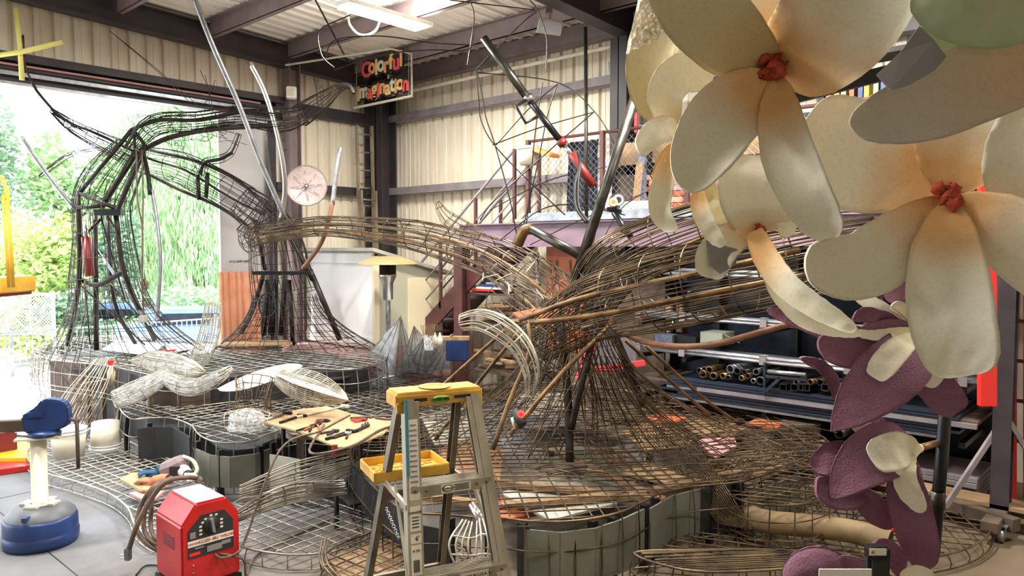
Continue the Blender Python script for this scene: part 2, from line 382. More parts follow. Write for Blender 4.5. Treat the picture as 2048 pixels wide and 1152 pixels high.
# sprinkler / conduit pipes
t = MB(); t.tube([(XL + .4, YB - .3, 4.86), (-9.3, YB - .3, 4.86), (4.9, YB - .3, 4.9)], .028, 8); T(t.build('conduit_pipe', 'offwhite'), 'long white pipe running along the back wall just below the roof', 'pipe')
t = MB(); t.tube([pY(1171, 55, 7.35), pY(1173, 440, 7.0)], .022, 8); T(t.build('vertical_pipe', 'gunmetal'), 'thin dark vertical pipe dropping from roof to the mezzanine', 'pipe')
# ---------- strip lamp
L0, L1 = P(712, 8, 8.75), P(848, 46, 9.45)
zc = 4.98; lx = -7.2
lamp = E('strip_lamp', (lx, 5.75, 5.35), 'glowing fluorescent strip light hanging from the corrugated roof', 'light')
MB().box(lx - .13, lx + .13, 5.12, 6.38, zc + .03, zc + .08).build('housing', 'white', lamp)
MB().box(lx - .12, lx + .12, 5.14, 6.3, zc - .0, zc + .028).build('diffuser', 'glowlamp', lamp)
MB().tube([(lx, 5.3, zc + .08), (lx, 5.3, 5.5)], .006, 5).tube([(lx, 6.2, zc + .08), (lx, 6.2, 5.5)], .006, 5).build('hanger', 'galv', lamp)
t = MB(); t.tube(smooth([P(692, 0, 8.6), P(695, 20, 8.7), P(700, 50, 8.9), P(722, 70, 9), P(750, 62, 9.1), P(762, 36, 9.15)], 5), .014, 6); t.build('power_cord', 'offwhite', lamp)
# flood light
fp = P(1100, 55, 8.9)
fl_ = E('flood_light', P(1098, 5, 8.9), 'square flood light with pale lens hanging below the grey roof beam', 'light')
a = (RT * .85 - V((0, 0, .02)) + FW * .3).normalized(); u = V((0, 0, 1)); nrm = (-FW * .85 - V((0, 0, .5))).normalized(); u = nrm.cross(a).normalized()
MB().obox(fp - nrm * .03, a * .155, u * .085, nrm * .028).build('housing', 'offwhite', fl_, bevel=.01)
MB().obox(fp + nrm * .004, a * .14, u * .072, nrm * .006).build('lens', 'lens', fl_)
MB().tube([P(1100, 38, 8.95), P(1098, 15, 8.9)], .012, 6).obox(P(1098, 22, 8.9), RT * .04, V((0, 0, .035)), FW * .03).build('mount', 'girt', fl_)
t = MB(); t.tube(smooth([P(1112, 0, 8.7), P(1108, 10, 8.8), P(1100, 14, 8.9)], 4), .01, 5); t.build('cord', 'girt', fl_)
# wall speaker
sp = MB(); c = P(583, 186, 11.6); sp.obox(c, RT * .075 + FW * .02, V((0, 0, .085)), (FW * .07 - RT * .02)); so_ = T(sp.build('wall_speaker', 'white', bevel=.012), 'small white wall speaker beside the tall steel post', 'speaker')
MB().obox(c - FW * .085 + RT * .0, RT * .05 + FW * .0134, V((0, 0, .055)), FW * .006).build('grille', 'offwhite', so_)
# ---------- hanging letter sign
sy = 7.6
a0 = pY(712, 214, sy); a1 = pY(822, 190, sy); zb = (a0.z + a1.z) / 2; x0, x1 = a0.x, a1.x
sg = E('hanging_sign', ((x0 + x1) / 2, sy, zb + .9), 'hanging black sign with bright letters reading Colorful Imagination', 'sign')
MB().box(x0 - .05, x1 + .02, sy - .02, sy + .02, zb - .03, zb).build('bottom_rail', 'offwhite', sg)
W = x1 - x0
def lword(word, cx, z, h, cols, wscale):
    n = len(word); 
    ws = {'I': .6, 'l': .55, 'i': .55, 'm': 1.4, 'r': .8, 'f': .8, 't': .75, 'C': 1.1}
    tot = sum(ws.get(ch, 1) for ch in word); x = cx - wscale / 2
    for k, ch in enumerate(word):
        cw = ws.get(ch, 1) / tot * wscale; dz = (.02 if k % 2 else -.015)
        body = 'back'; 
        MB().box(x + .0, x + cw - .0, sy - .005, sy + .012, z - h * .72 + dz, z + h * (.8 if ch in 'CIlfti' else .6) + dz).build('letter_board', 'rubber', sg)
        text(ch, 'letter', cols[k % len(cols)], sg, (x + cw / 2, sy - .012, z + dz), (1, 0, 0), (0, 0, 1), h * 1.68, .006, .010)
        x += cw
mat('lt_red', (255, 96, 100), .5); mat('lt_org', (255, 182, 128), .5); mat('lt_yel', (255, 216, 136), .5); mat('lt_pale', (236, 238, 206), .5)
hh = .2
lword('Colorful', (x0 + x1) / 2 + .02, zb + .56, hh, ['lt_red', 'lt_org', 'lt_yel', 'lt_pale', 'lt_org', 'lt_yel', 'lt_red', 'lt_org'], W * .72)
lword('Imagination', (x0 + x1) / 2 + .0, zb + .2, hh * .95, ['lt_org', 'lt_pale', 'lt_red', 'lt_yel', 'lt_red', 'lt_org', 'lt_yel', 'lt_pale', 'lt_org', 'lt_yel', 'lt_red'], W * .93)
q = MB()
for xx in (x0 + .02, x1 - .05): q.tube([(xx, sy, zb), (xx, sy, 5.25)], .004, 4)
q.build('hanger_wire', 'offwhite', sg)
t = MB(); t.tube([(x1 + .02, sy, zb - .02), (x1 + .02, sy, zb + .62), (x1 - .1, sy - .3, zb + .66), (x1 - 1.4, sy - 1.3, 5.05)], .016, 7)
T(t.build('bent_pipe', 'offwhite'), 'bent white pipe dropping beside the hanging letter sign', 'pipe')
# ---------- sliding door leaf partly closing the opening, orange tarp below
d1 = S(MB().box(XL - .33, XL - .28, pX(438, 400, XL - .3).y, DJ + .9, 0, 4.42).build('door_1', mat('doorgrey', (198, 196, 196), .5), bevel=0))
ty0 = pX(438, 400, XL - .3).y; 
tx = XL - .27
text('H CLAMP HERE', 'lettering', 'blackboard', d1, (tx + .004, ty0 + .3, pX(460, 523, tx).z), (0, 1, 0), (0, 0, 1), .05, .001)
for p_ in (d1.children): p_.location = p_.location
tb = MB(); vs = []; nn = 26; zt = pX(470, 544, XL - .24).z
for i in range(nn):
    yy = ty0 - .06 + i * (DJ - .1 - ty0 + .05) / (nn - 1); xx = XL - .24 + .025 * math.sin(i * 1.7) + .015 * math.sin(i * .8)
    vs += [(xx, yy, zt + .02 * math.sin(i * 2.1)), (xx + .03, yy, .9), (xx, yy, .02)]
tb.add(vs, [(3 * i, 3 * i + 3, 3 * i + 4, 3 * i + 1) for i in range(nn - 1)] + [(3 * i + 1, 3 * i + 4, 3 * i + 5, 3 * i + 2) for i in range(nn - 1)], True)
tb2 = MB(); tb2.add(tb.v + [v + V((-.008, 0, 0)) for v in tb.v], tb.f + [[i + len(tb.v) for i in f][::-1] for f in tb.f], True)
T(tb2.build('orange_tarp', 'tarp'), 'orange tarpaulin covering the lower half of the sliding door leaf', 'tarp')
# ================================================================ OUTDOORS
gs = MB(); gs.add([(-90, -60, -.85), (-17.5, -60, -.85), (-17.5, 70, -.85), (-90, 70, -.85), (-15.9, -60, 0), (-15.9, 70, 0)], [(0, 1, 2, 3), (1, 4, 5, 2)])
bpy.data.objects['ground'].data.clear_geometry()
g2 = [(-90, -60, -.85), (-17.5, -60, -.85), (-17.5, 70, -.85), (-90, 70, -.85), (-15.9, -60, -.03), (-15.9, 70, -.03), (XL - .1, -60, -.03), (XL - .1, 70, -.03)]
bpy.data.objects['ground'].data.from_pydata(g2, [], [(0, 1, 2, 3), (1, 4, 5, 2), (4, 6, 7, 5)])
if not bpy.data.objects['ground'].data.materials: bpy.data.objects['ground'].data.materials.append(MATS['asphalt'])
def foliage(c, rad, n, sz, seed, droop=False):
    r = random.Random(seed); m = MB(); c = V(c)
    clumps = [(c + V((rad[0] * r.uniform(-.7, .7), rad[1] * r.uniform(-.7, .7), rad[2] * r.uniform(-.75, .8))), r.uniform(.25, .5)) for _ in range(16)]
    for i in range(n):
        cc, s_ = clumps[i % 16]
        d = V((r.gauss(0, 1), r.gauss(0, 1), r.gauss(0, 1))); d = d / max(d.length, .01) * (r.random() ** .45)
        p = cc + V((d.x * rad[0], d.y * rad[1], d.z * rad[2])) * s_ * 1.25
        a = V((r.uniform(-1, 1), r.uniform(-1, 1), r.uniform(-.6, .6))).normalized() * sz * r.uniform(.6, 1.3)
        b2 = a.orthogonal().normalized() * sz * .5
        if droop:
            a = V((r.uniform(-.25, .25), r.uniform(-.25, .25), -1)) * sz * r.uniform(1.2, 2.6); b2 = V((r.uniform(-1, 1), r.uniform(-1, 1), 0)).normalized() * sz * .3
        m.add([p - a, p - b2, p + a, p + b2], [(0, 1, 2, 3)])
    return m
def tree(px, ptop, pbot, hw, t, mt, label, seed, droop=False, n=3500, sz=.16):
    top = P(px, ptop, t); bot = P(px, pbot, t); rx = hw * t / F; rz = (top.z - bot.z) / 2; c = (top + bot) / 2
    e = E('tree', (c.x, c.y, -.85), label, 'tree', 'trees beyond the car park')
    tk = MB(); tk.tube(smooth([(c.x, c.y, -.85), (c.x + .2, c.y, c.z - rz * .5), (c.x - .1, c.y + .1, c.z + rz * .4)], 3), [.28, .26, .24, .22, .18, .12, .06], 8)
    for k in range(5):
        a = k * 1.3; tk.tube([(c.x, c.y, c.z - rz * .5 + k * rz * .15), (c.x + math.cos(a) * rx * .7, c.y + math.sin(a) * rx * .7, c.z + rz * .2 + k * .1)], [.09, .02], 5)
    tk.build('trunk', 'bark', e)
    stuff(foliage(c, (rx, rx, rz), n, sz, seed, droop).build('foliage', mt, e)); return e
tree(-45, 205, 640, 90, 27, 'leaf3', 'tall blue-green tree at the far left of the open doorway', 1, n=4600, sz=.13)
tree(70, 415, 640, 100, 22, 'leaf2', 'bright yellow-green bushy tree just right of the yellow lift', 2, n=6500, sz=.11)
tree(150, 300, 620, 85, 29, 'leaf0', 'pale green tree standing between the lift and the left wire trunk', 3, n=5500, sz=.15)
tree(290, 250, 640, 85, 31, 'leaf1', 'weeping willow seen behind the left wire trunk', 4, True, n=11000, sz=.10)
tree(390, 195, 650, 85, 27, 'leaf1', 'weeping willow seen beside the sliding door leaf', 5, True, n=14000, sz=.085)
tree(225, 430, 640, 60, 25, 'leaf3', 'dark green shrub-like tree low behind the left wire trunk', 6, n=4200, sz=.11)
tree(520, 240, 640, 80, 34, 'leaf0', 'green tree mostly hidden behind the sliding door leaf', 8, n=2500, sz=.2)
for i, (px, t, hw, top, bot, mt, lb) in enumerate(((20, 20, 90, 600, 700, 'leaf2', 'low clipped light green hedge behind the chain link panel'), (140, 21, 60, 575, 690, 'leaf3', 'dark green hedge beside the chain link panel'), (330, 24, 190, 570, 680, 'leaf1', 'long low hedge behind the parked cars'))):
    c = (P(px, top, t) + P(px, bot, t)) / 2; rx = hw * t / F
    o = foliage(c, (rx, rx, (P(px, top, t).z - P(px, bot, t).z) / 2), 3500, .1, 40 + i).build('hedge', mt); T(o, lb, 'hedge')
# low iron fence
FX = -15.6; y0 = pX(-30, 700, FX).y; y1 = pX(445, 640, FX).y; zt, zb_ = .74, .16
fe = E('iron_fence', (FX, (y0 + y1) / 2, 0), 'low iron picket fence along the edge of the yard outside', 'fence')
MB().box(FX - .015, FX + .015, y0, y1, zt, zt + .03).build('top_rail', 'galv', fe); MB().box(FX - .015, FX + .015, y0, y1, zb_, zb_ + .03).build('bottom_rail', 'galv', fe)
me = None; k = 0; y = y0
while y < y1:
    if me is None: o = MB().box(FX - .008, FX + .008, y - .008, y + .008, zb_, zt).build('picket', 'galv', fe); me = o; yb = y
    else: dupc(me, fe, (0, y - yb, 0))
    y += .105; k += 1
y = y0 + .4; me = None
while y < y1:
    if me is None: me = MB().box(FX - .03, FX + .03, y - .03, y + .03, -.03, zt + .1).build('post', 'galv', fe); yb = y
    else: dupc(me, fe, (0, y - yb, 0))
    y += 1.9
# chain link gate panel
def chain(m, o, ux, uz, W, H, sp, r):
    n = int((W + H) / sp) + 1
    for sgn in (1, -1):
        for i in range(n):
            c0 = i * sp
            a = max(0, c0 - H); b = min(W, c0)
            if b <= a: continue
            if sgn > 0: p = (a, c0 - a); q = (b, c0 - b)
            else: p = (a, H - (c0 - a)); q = (b, H - (c0 - b))
            m.tube([V(o) + V(ux) * p[0] + V(uz) * p[1], V(o) + V(ux) * q[0] + V(uz) * q[1]], r, 3, False)
a = P(-30, 660, 16.5); b = P(108, 660, 16.5); zt = P(50, 588, 16.5).z; zb_ = P(50, 668, 16.5).z
cg = E('chain_link_panel', a, 'white chain link fence panel beyond the low iron fence', 'fence panel')
ux = (b - a); Wd = ux.length; ux.normalize()
m = MB(); chain(m, (a.x, a.y, zb_), ux, (0, 0, 1), Wd, zt - zb_, .07, .006); stuff(m.build('mesh_fill', 'white', cg))
m = MB(); m.tube([(a.x, a.y, zt), (b.x, b.y, zt)], .03, 7).tube([(a.x, a.y, zb_), (b.x, b.y, zb_)], .02, 6).tube([(b.x, b.y, -.85), (b.x, b.y, zt + .06)], .04, 7).tube([(a.x, a.y, -.85), (a.x, a.y, zt)], .04, 7); m.build('frame', 'white', cg)
m = MB(); m.tube([P(60, 588, 16.45), P(60, 668, 16.45)], .02, 6).tube([P(0, 600, 16.45), P(60, 668, 16.45)], .012, 5); m.build('brace', 'white', cg)
# cars on the street
def car(c, yaw, col, label):
    c = V(c); e = E('car', c, label, 'car', 'cars parked on the street'); cy_, sy_ = math.cos(yaw), math.sin(yaw)
    X = V((cy_, sy_, 0)); Y = V((-sy_, cy_, 0)); Z = V((0, 0, 1))
    def pr(poly, w0, name, m_, w1=None):
        mm = MB(); a_ = [c + X * p[0] + Z * p[1] - Y * w0 for p in poly]; mm.prism(a_, Y * 2 * w0); return mm.build(name, m_, e, bevel=.03)
    pr([(-2.2, .3), (2.2, .3), (2.25, .62), (2.1, .78), (1.1, .9), (-1.6, .95), (-2.2, .88)], .88, 'body', col)
    pr([(-1.7, .93), (1.15, .88), (.45, 1.38), (-1.0, 1.42), (-1.45, 1.3)], .74, 'cabin', col)
    pr([(-1.35, .96), (.95, .93), (.42, 1.3), (-1.0, 1.33)], .76, 'window', 'bluesteel')
    for sx in (-1.4, 1.4):
        for s_ in (-1, 1):
            MB().lathe(c + X * sx + Z * .32 + Y * s_ * .72, [(0.01, 0), (.2, 0), (.2, .02), (.32, .02), (.32, .2), (.01, .2)], 20, Y * s_).build('wheel', 'rubber', e)
    for s_ in (-1, 1): MB().obox(c + X * 2.2 + Y * s_ * .62 + Z * .62, X * .05, Y * .16, Z * .07).build('headlight', 'lens', e)
    return e
mat('carblue', (120, 146, 190), .3, c2=(110, 138, 184)); mat('carwhite', (226, 230, 236), .3)
car(P(400, 705, 22).xy.to_3d() + V((0, 0, -.85)), R(70), 'carblue', 'blue car parked beyond the yard fence, partly behind the sliding door leaf')
car(P(240, 705, 23.5).xy.to_3d() + V((0, 0, -.85)), R(60), 'carblue', 'blue car parked behind the left wire trunk')
car(P(100, 705, 24).xy.to_3d() + V((0, 0, -.85)), R(50), 'carwhite', 'white car parked behind the chain link panel')
# yellow scissor lift basket at the left edge
ly = E('lift_basket', P(0, 585, 7.8), 'yellow lift basket with guard rails at the left edge of the doorway', 'lift')
t = 7.8
q = MB(); q.tube(smooth([P(-90, 352, t), P(-10, 352, t), P(4, 358, t), P(11, 372, t), P(14, 400, t)], 4), .02, 8); q.tube([P(14, 380, t), P(26, 575, t)], .02, 8); q.tube([P(6, 390, t + .1), P(18, 575, t + .1)], .016, 8); q.build('guard_rail', 'yellowlift', ly)
q = MB(); q.obox(P(-60, 570, t + .35), RT * .47, FW.cross(RT) * 0 + V((0, 0, .085)), V((FW.x, FW.y, 0)) * .4); q.build('toe_board', 'yellowlift', ly, bevel=.012)
q = MB(); q.obox(P(-62, 588, t + .35), RT * .44, V((0, 0, .025)), V((FW.x, FW.y, 0)) * .38); q.build('underside', 'darkred', ly)
q = MB(); 
for k in range(7): q.beam(P(-60, 590 + k * 60, t + .2 + .1 * (k % 2)), P(-130 + (k % 2) * 60, 650 + k * 60, t + .4), .06, .06)
q.beam(P(-90, 590, 8.0), (P(-90, 590, 8.0).x, P(-90, 590, 8.0).y, .05), .1, .1); q.build('lift_arm', 'yellowlift', ly)
bp = P(-90, 590, 8.0); MB().box(bp.x - .5, bp.x + .5, bp.y - .4, bp.y + .4, .0, .3).build('chassis', 'darkred', ly, bevel=.02)
# painted kerbs
def kerb(pxs, zz, hgt, m_, lab):
    q = MB(); pts = [pz(x, y, zz) for x, y in pxs]; q.prism(pts, (0, 0, hgt)); T(q.build('kerb_block', m_, bevel=.008), lab, 'kerb')
kerb([(-60, 935), (60, 935), (62, 905), (40, 892), (-60, 905)], .0, .1, 'yellow', 'yellow painted kerb block on the floor behind the vise')
kerb([(-60, 960), (66, 942), (56, 922), (30, 920), (-60, 930)], .0, .06, 'red', 'red painted kerb strip in front of the yellow kerb block')
# ================================================================ BACK OF THE HALL
# ---- shed
sx, sy0, sy1, sx0 = -8.75, 6.75, 8.05, -10.5
shed = E('garden_shed', (sx, sy0, 0), 'white garden shed with sloping roof standing in the back corner', 'shed')
q = MB(); zt = P(760, 505, 11).z
q.prism([(sx0, sy0, .78), (sx0, sy1, .78), (sx0, sy1, zt - .3), (sx0, sy0 + .05, zt)], (sx - sx0, 0, 0)); q.build('wall', 'shedgreen', shed)
MB().box(sx0, sx - .02, sy0 - .03, sy0 - .001, .8, zt).build('front_panel', 'shedwhite', shed)
MB().box(sx0, sx - .02, sy0 - .05, sy0 - .031, zt - .16, zt - .02).build('trim_board', 'white', shed); MB().box(sx0, sx - .02, sy0 - .05, sy0 - .031, .8, .95).build('trim_board', 'white', shed)
MB().box(sx - .02, sx + .03, sy0 - .05, sy0 + .04, .75, zt - .05).build('corner_post', 'beige', shed)
q = MB(); q.prism([(sx0 - .05, sy0 - .12, zt + .02), (sx0 - .05, sy1 + .15, zt - .36), (sx0 - .05, sy1 + .15, zt - .31), (sx0 - .05, sy0 - .12, zt + .07)], (sx - sx0 + .15, 0, 0)); q.build('roof', 'greyboard', shed)
dy0 = pX(815, 600, sx).y; dy1 = pX(884, 600, sx).y; dz = pX(815, 556, sx).z
MB().box(sx + .001, sx + .022, dy0, dy1, .8, dz).build('door', 'beige', shed, bevel=.004)
MB().box(sx + .022, sx + .04, dy1 - .06, dy1 - .04, 1.35, 1.45).build('latch', 'blackmetal', shed)
pb = MB().box(sx0, sx + .2, sy0 - .5, sy1, .02, .76); T(pb.build('pink_base_box', 'pinkboard', bevel=.01), 'pinkish box platform under the white garden shed', 'platform')
# ---- patio heater
hx, hy = P(776, 600, 10.3).xy; ht = E('patio_heater', (hx, hy, 0), 'patio heater with tan dome standing in front of the shed', 'heater')
zt = P(776, 512, 10.3).z
MB().lathe((hx, hy, zt), [(.005, .0), (.15, -.008), (.28, -.04), (.4, -.1), (.42, -.115), (.41, -.115), (.28, -.055), (.005, -.02)], 36).build('dome_reflector', mat('tandome', (196, 156, 112), .35, .3), ht)
MB().cyl((hx, hy, zt - .26), .115, .16, 24).build('burner', 'gunmetal', ht)
MB().lathe((hx, hy, zt - .62), [(.005, 0), (.035, 0), (.07, .03), (.075, .25), (.12, .34), (.125, .37), (.005, .37)], 24).build('burner_head', 'chrome', ht)
MB().cyl((hx, hy, .1), .036, zt - .72, 16).build('pole', 'galv', ht)
MB().lathe((hx, hy, 0), [(.005, 0), (.23, 0), (.23, .5), (.2, .55), (.04, .58), (.005, .58)], 28).build('tank_housing', 'galv', ht)
MB().tube([(hx + .05, hy - .04, zt - .62), (hx + .05, hy - .04, zt - .9)], .012, 6).build('gas_valve', 'galv', ht)
# ---- extension ladder against left wall
el = E('extension_ladder', pX(735, 560, XL + .35), 'tall aluminium extension ladder leaning beside the corner column', 'ladder')
def ladd(xa, ya, xb, yb, xc, yc, xd, yd, X_, n, nm):
    A, B, C_, D = pX(xa, ya, X_), pX(xb, yb, X_), pX(xc, yc, X_), pX(xd, yd, X_)
    MB().beam(A, B, .03, .06, (1, 0, 0)).build('rail', 'alu', el); MB().beam(C_, D, .03, .06, (1, 0, 0)).build('rail', 'alu', el)
    for i in range(n):
        f = (i + .5) / n; MB().tube([A.lerp(B, f), C_.lerp(D, f)], .014, 6).build('rung', 'alu', el)
ladd(713, 250, 724, 640, 743, 252, 752, 640, XL + .3, 11, 'rail'); ladd(722, 380, 727, 640, 751, 382, 756, 640, XL + .38, 7, 'rail')
# ---- clear dish with spokes
c = P(613, 372, 11.2); ds = E('clear_dish', c, 'big translucent round dish with radiating spokes in front of the left wall', 'dish')
ax = (-FW + RT * .25).normalized(); MB().lathe(c, [(.005, -.02), (.12, -.015), (.22, .01), (.295, .05), (.298, .052), (.22, .002), (.12, -.025), (.005, -.03)], 40, ax).build('disc', 'cleardish', ds)
MB().lathe(c, [(.292, .045), (.304, .05), (.304, .056), (.292, .056)], 40, ax).build('rim', 'girt', ds)
u = ax.orthogonal().normalized(); w_ = ax.cross(u)
for k in range(8):
    a = k * math.pi / 4 + .2; d = u * math.cos(a) + w_ * math.sin(a); MB().tube([c + ax * .03, c + d * .23 + ax * .03], .005, 5).build('spoke', 'chrome', ds)
MB().cyl(c, .03, .05, 16, ax).build('hub', 'chrome', ds); MB().beam(c - ax * .03, V((XL + .2, 6.55, c.z)), .03, .03).build('bracket', 'girder', ds)
# ---- mezzanine
MY = 7.6
mx0 = -7.879; MZ = 2.61
mz = E('mezzanine', (mx0, MY, 0), 'steel mezzanine with wire mesh railing along the back wall', 'mezzanine')
MB().ibeam((mx0, MY, 2.44), (4, MY, 2.44), .14, .32, .016).build('front_beam', 'purplebeam', mz)
MB().box(pY(1035, 445, MY).x, 4, MY - .06, YB - .2, MZ, MZ + .04).build('floor_plate', 'greyboard', mz)
MB().box(pY(1060, 445, MY).x, 4, MY - .08, MY - .05, MZ - .0, MZ + .11).build('kick_board', 'galv', mz)
for xx in (pY(922, 600, MY).x, -2.2, 1.5):
    MB().ibeam((xx, MY + .02, 0), (xx, MY + .02, 2.28), .17, .17, .014).build('post', 'maroon', mz)
for i in range(8):
    xx = mx0 + .6 + i * 1.3; MB().box(xx - .03, xx + .03, MY, YB - .15, 2.3, 2.56).build('joist', 'maroon', mz)
rx0 = pY(1057, 400, MY).x
rz = MZ + .1
posts = [pY(x, 400, MY).x for x in (1057, 1205, 1375)] + [-1.9, -.5, 1.2, 3]
for xx in posts: MB().box(xx - .025, xx + .025, MY - .03, MY + .02, rz - .1, 3.69).build('rail_post', 'maroon', mz)
MB().tube([(rx0, MY, 3.67), (3.5, MY, 3.67)], .02, 7).build('top_rail', 'maroon', mz)
m = MB(); chain(m, (rx0, MY + .03, rz), (1, 0, 0), (0, 0, 1), 3.6 - rx0, .9, .085, .0032); stuff(m.build('chain_link', 'galv', mz))
# stair
stt = E('stair', pY(1035, 445, 7.910), 'steel stair with slanted handrails climbing to the mezzanine', 'stair')
sxa = pY(1035, 440, 7.755).x; sxb = sxa - 3.0
for yy in (7.693, 8.220):
    MB().beam((sxb, yy, 0.1), (sxa, yy, MZ - .1), .04, .24).build('stringer', 'maroon', stt)
    MB().tube([(sxb - .1, yy, 1.1), (sxa, yy, MZ + 1.0)], .02, 7).build('handrail', 'girt', stt)
    for f in (.35, .65): MB().tube([(sxb - .1, yy, .1 + f), (sxa, yy, MZ + f)], .013, 6).build('mid_rail', 'girt', stt)
    for f in (0, .25, .5, .75, 1): 
        x = sxb + (sxa - sxb) * f; z = .1 + (MZ - .1) * f; MB().box(x - .02, x + .02, yy - .02, yy + .02, z, z + 1.0).build('baluster', 'maroon', stt)
for i in range(13):
    f = (i + .5) / 13; x = sxb + (sxa - sxb) * f; z = .1 + (MZ - .2) * f; MB().box(x - .13, x + .13, 7.693, 8.220, z, z + .03).build('tread', 'girt', stt)
# things on the mezzanine
bk = E('bucket', P(1057, 330, 9.4), 'white bucket hung high on the mezzanine rail post', 'bucket')
c = pY(1057, 330, MY - .12); MB().lathe(c, [(.005, 0), (.115, 0), (.14, .24), (.135, .24), (.11, .01), (.005, .01)], 28).build('shell', 'offwhite', bk)
MB().lathe(c, [(.142, .2), (.15, .2), (.15, .225), (.142, .225)], 28).build('rim', 'white', bk)
q = MB(); a, b = pY(1075, 300, MY - .1), pY(1110, 312, MY - .1); q.beam(a, b, .2, .05); T(q.build('orange_tray', mat('trayorange', (222, 150, 80), .5), bevel=.01), 'orange plastic tray perched on the rail beside the hung white bucket', 'tray')
q = MB(); xa, xb = pY(1130, 350, MY + .1).x, pY(1262, 350, MY + .1).x; vs = []; nn = 30
xb2 = pY(1192, 350, MY + .1).x
for i in range(nn):
    x = xa + (xb2 - xa) * i / (nn - 1); y = MY + .14 + .03 * math.sin(i * 1.3); 
    for k in range(5): vs.append((x + .02 * math.sin(k + i * .3), y + .012 * math.sin(k * 2 + i), 3.62 - k * .23))
q.add(vs, [(5 * i + k, 5 * i + 5 + k, 5 * i + 6 + k, 5 * i + k + 1) for i in range(nn - 1) for k in range(4)], True)
T(q.build('dark_cloth', 'blackcloth'), 'dark blue-black cloth hanging behind the mezzanine mesh', 'cloth')
def slab(px0, px1, py0, py1, Y, dy, name, m, label, cat, group=None, bev=.004):
    a = pY(px0, py1, Y); b = pY(px1, py0, Y)
    zlo = pY((px0 + px1) / 2, py1, Y).z; zhi = pY((px0 + px1) / 2, py0, Y).z
    return T(MB().box(min(a.x, b.x), max(a.x, b.x), Y, Y + dy, zlo, zhi).build(name, m, bevel=bev), label, cat, group)
slab(1191, 1220, 314, 440, 7.755, .05, 'white_board', 'white', 'white board standing behind the mezzanine mesh beside the dark cloth', 'board')
slab(1232, 1280, 350, 440, 7.848, .25, 'cardboard_carton', 'darkwood', 'tall brown carton standing behind the mezzanine mesh', 'box')
slab(1275, 1290, 250, 430, 7.786, .05, 'blue_upright', 'bluepanel', 'blue-grey upright of the shelving on the mezzanine', 'shelf upright')
slab(1240, 1300, 402, 425, 7.693, .15, 'white_crate', 'white', 'low white crate at the foot of the mezzanine mesh', 'crate')
for i in range(3):
    a = pY(1265 + i * 5, 425, 7.724); b = pY(1275 + i * 5, 325, 7.774); T(MB().beam(a, b, .03, .02).build('wood_strip', 'plywood'), 'thin wooden strip leaning behind the mezzanine mesh', 'timber', 'wood strips leaning on the mezzanine')
# stacked coloured bricks of foam / cartons behind mesh
bc = ['orange', 'orange', 'pinkboard', 'orange', 'tarp', 'orange']
st = E('block_stack', pY(1340, 425, 7.879), 'wide stack of small orange and pink blocks on the mezzanine', 'blocks')
xa, xb = pY(1292, 400, 7.879).x, pY(1700, 400, 7.879).x; bm_ = {}
zz0 = MZ + .05; nrow = 7; bw = .17
for r_ in range(nrow):
    x = xa + (r_ % 2) * .05; k = 0
    while x < xb - bw:
        mm = bc[rnd.randrange(6)] if not (r_ == 3 and k == 0) else 'yellow'
        if mm not in bm_: bm_[mm] = MB().box(x, x + bw - .008, 7.860, 7.972, zz0 + r_ * .07, zz0 + r_ * .07 + .062).build('block', mm, st); bm_[mm + 'p'] = (x, r_)
        else: x_, rr = bm_[mm + 'p']; dupc(bm_[mm], st, (x - x_, 0, (r_ - rr) * .07))
        x += bw; k += 1
slab(1232, 1700, 262, 312, 8.034, .06, 'plank', 'plywood', 'pale plywood plank spanning the mezzanine shelving', 'plank')
for i, (a, b, m_, col) in enumerate(((1262, 1270, 'redpost', 'red'),)):
    slab(1268, 1275, 225, 265, 8.003, .02, 'red_strip', 'redpost', 'narrow red strip beside the blue shelving upright', 'strip')
# upper shelving with folders (seen between petals)
sh = E('tall_shelf', pY(1600, 260, 7.972), 'dark shelving on the mezzanine holding bright folders', 'shelf')
for z in (3.62, 4.15, 4.7): MB().box(pY(1290, 200, 7.972).x, 1.5, 7.910, 8.282, z, z + .05).build('shelf_board', 'blackboard', sh)
for px in (1292, 1640, 1900): x = pY(px, 200, 7.972).x; MB().box(x, x + .06, 7.910, 8.282, MZ, 5.0).build('upright', 'blackboard', sh)
cols = ['orange', 'redpost', 'yellow', 'greenleaf', 'white', 'bluepaint']
for i in range(40):
    x = -2.9 + i * .075 + rnd.uniform(0, .02); h_ = rnd.uniform(.26, .36)
    lab = {'orange': 'orange', 'redpost': 'red', 'yellow': 'yellow', 'greenleaf': 'green', 'white': 'white', 'bluepaint': 'blue'}; m_ = cols[rnd.randrange(6)]
    T(MB().box(x, x + .045, 7.922, 8.084, 3.67, 3.67 + h_).build('folder', m_), '%s upright folder on the dark mezzanine shelving' % lab[m_], 'folder', '%s folders on the mezzanine shelf' % lab[m_])
q = MB(); q.box(pY(1290, 300, 8.282).x, 3, 8.294, 8.307, MZ + .05, 3.6); T(q.build('backing_sheet', 'bluesteel'), 'dark sheet backing the mezzanine shelving', 'sheet')
for i in range(12):
    x = -4.0 + i * .1 + rnd.uniform(0, .03); T(MB().box(x, x + .35, 7.972 + .02 * i, 8.009 + .02 * i, 4.2 + .035 * (i % 5), 4.225 + .035 * (i % 5)).build('board_offcut', 'plywood'), 'pale board offcut stacked on the upper mezzanine shelf', 'board', 'board offcuts on the upper mezzanine shelf')
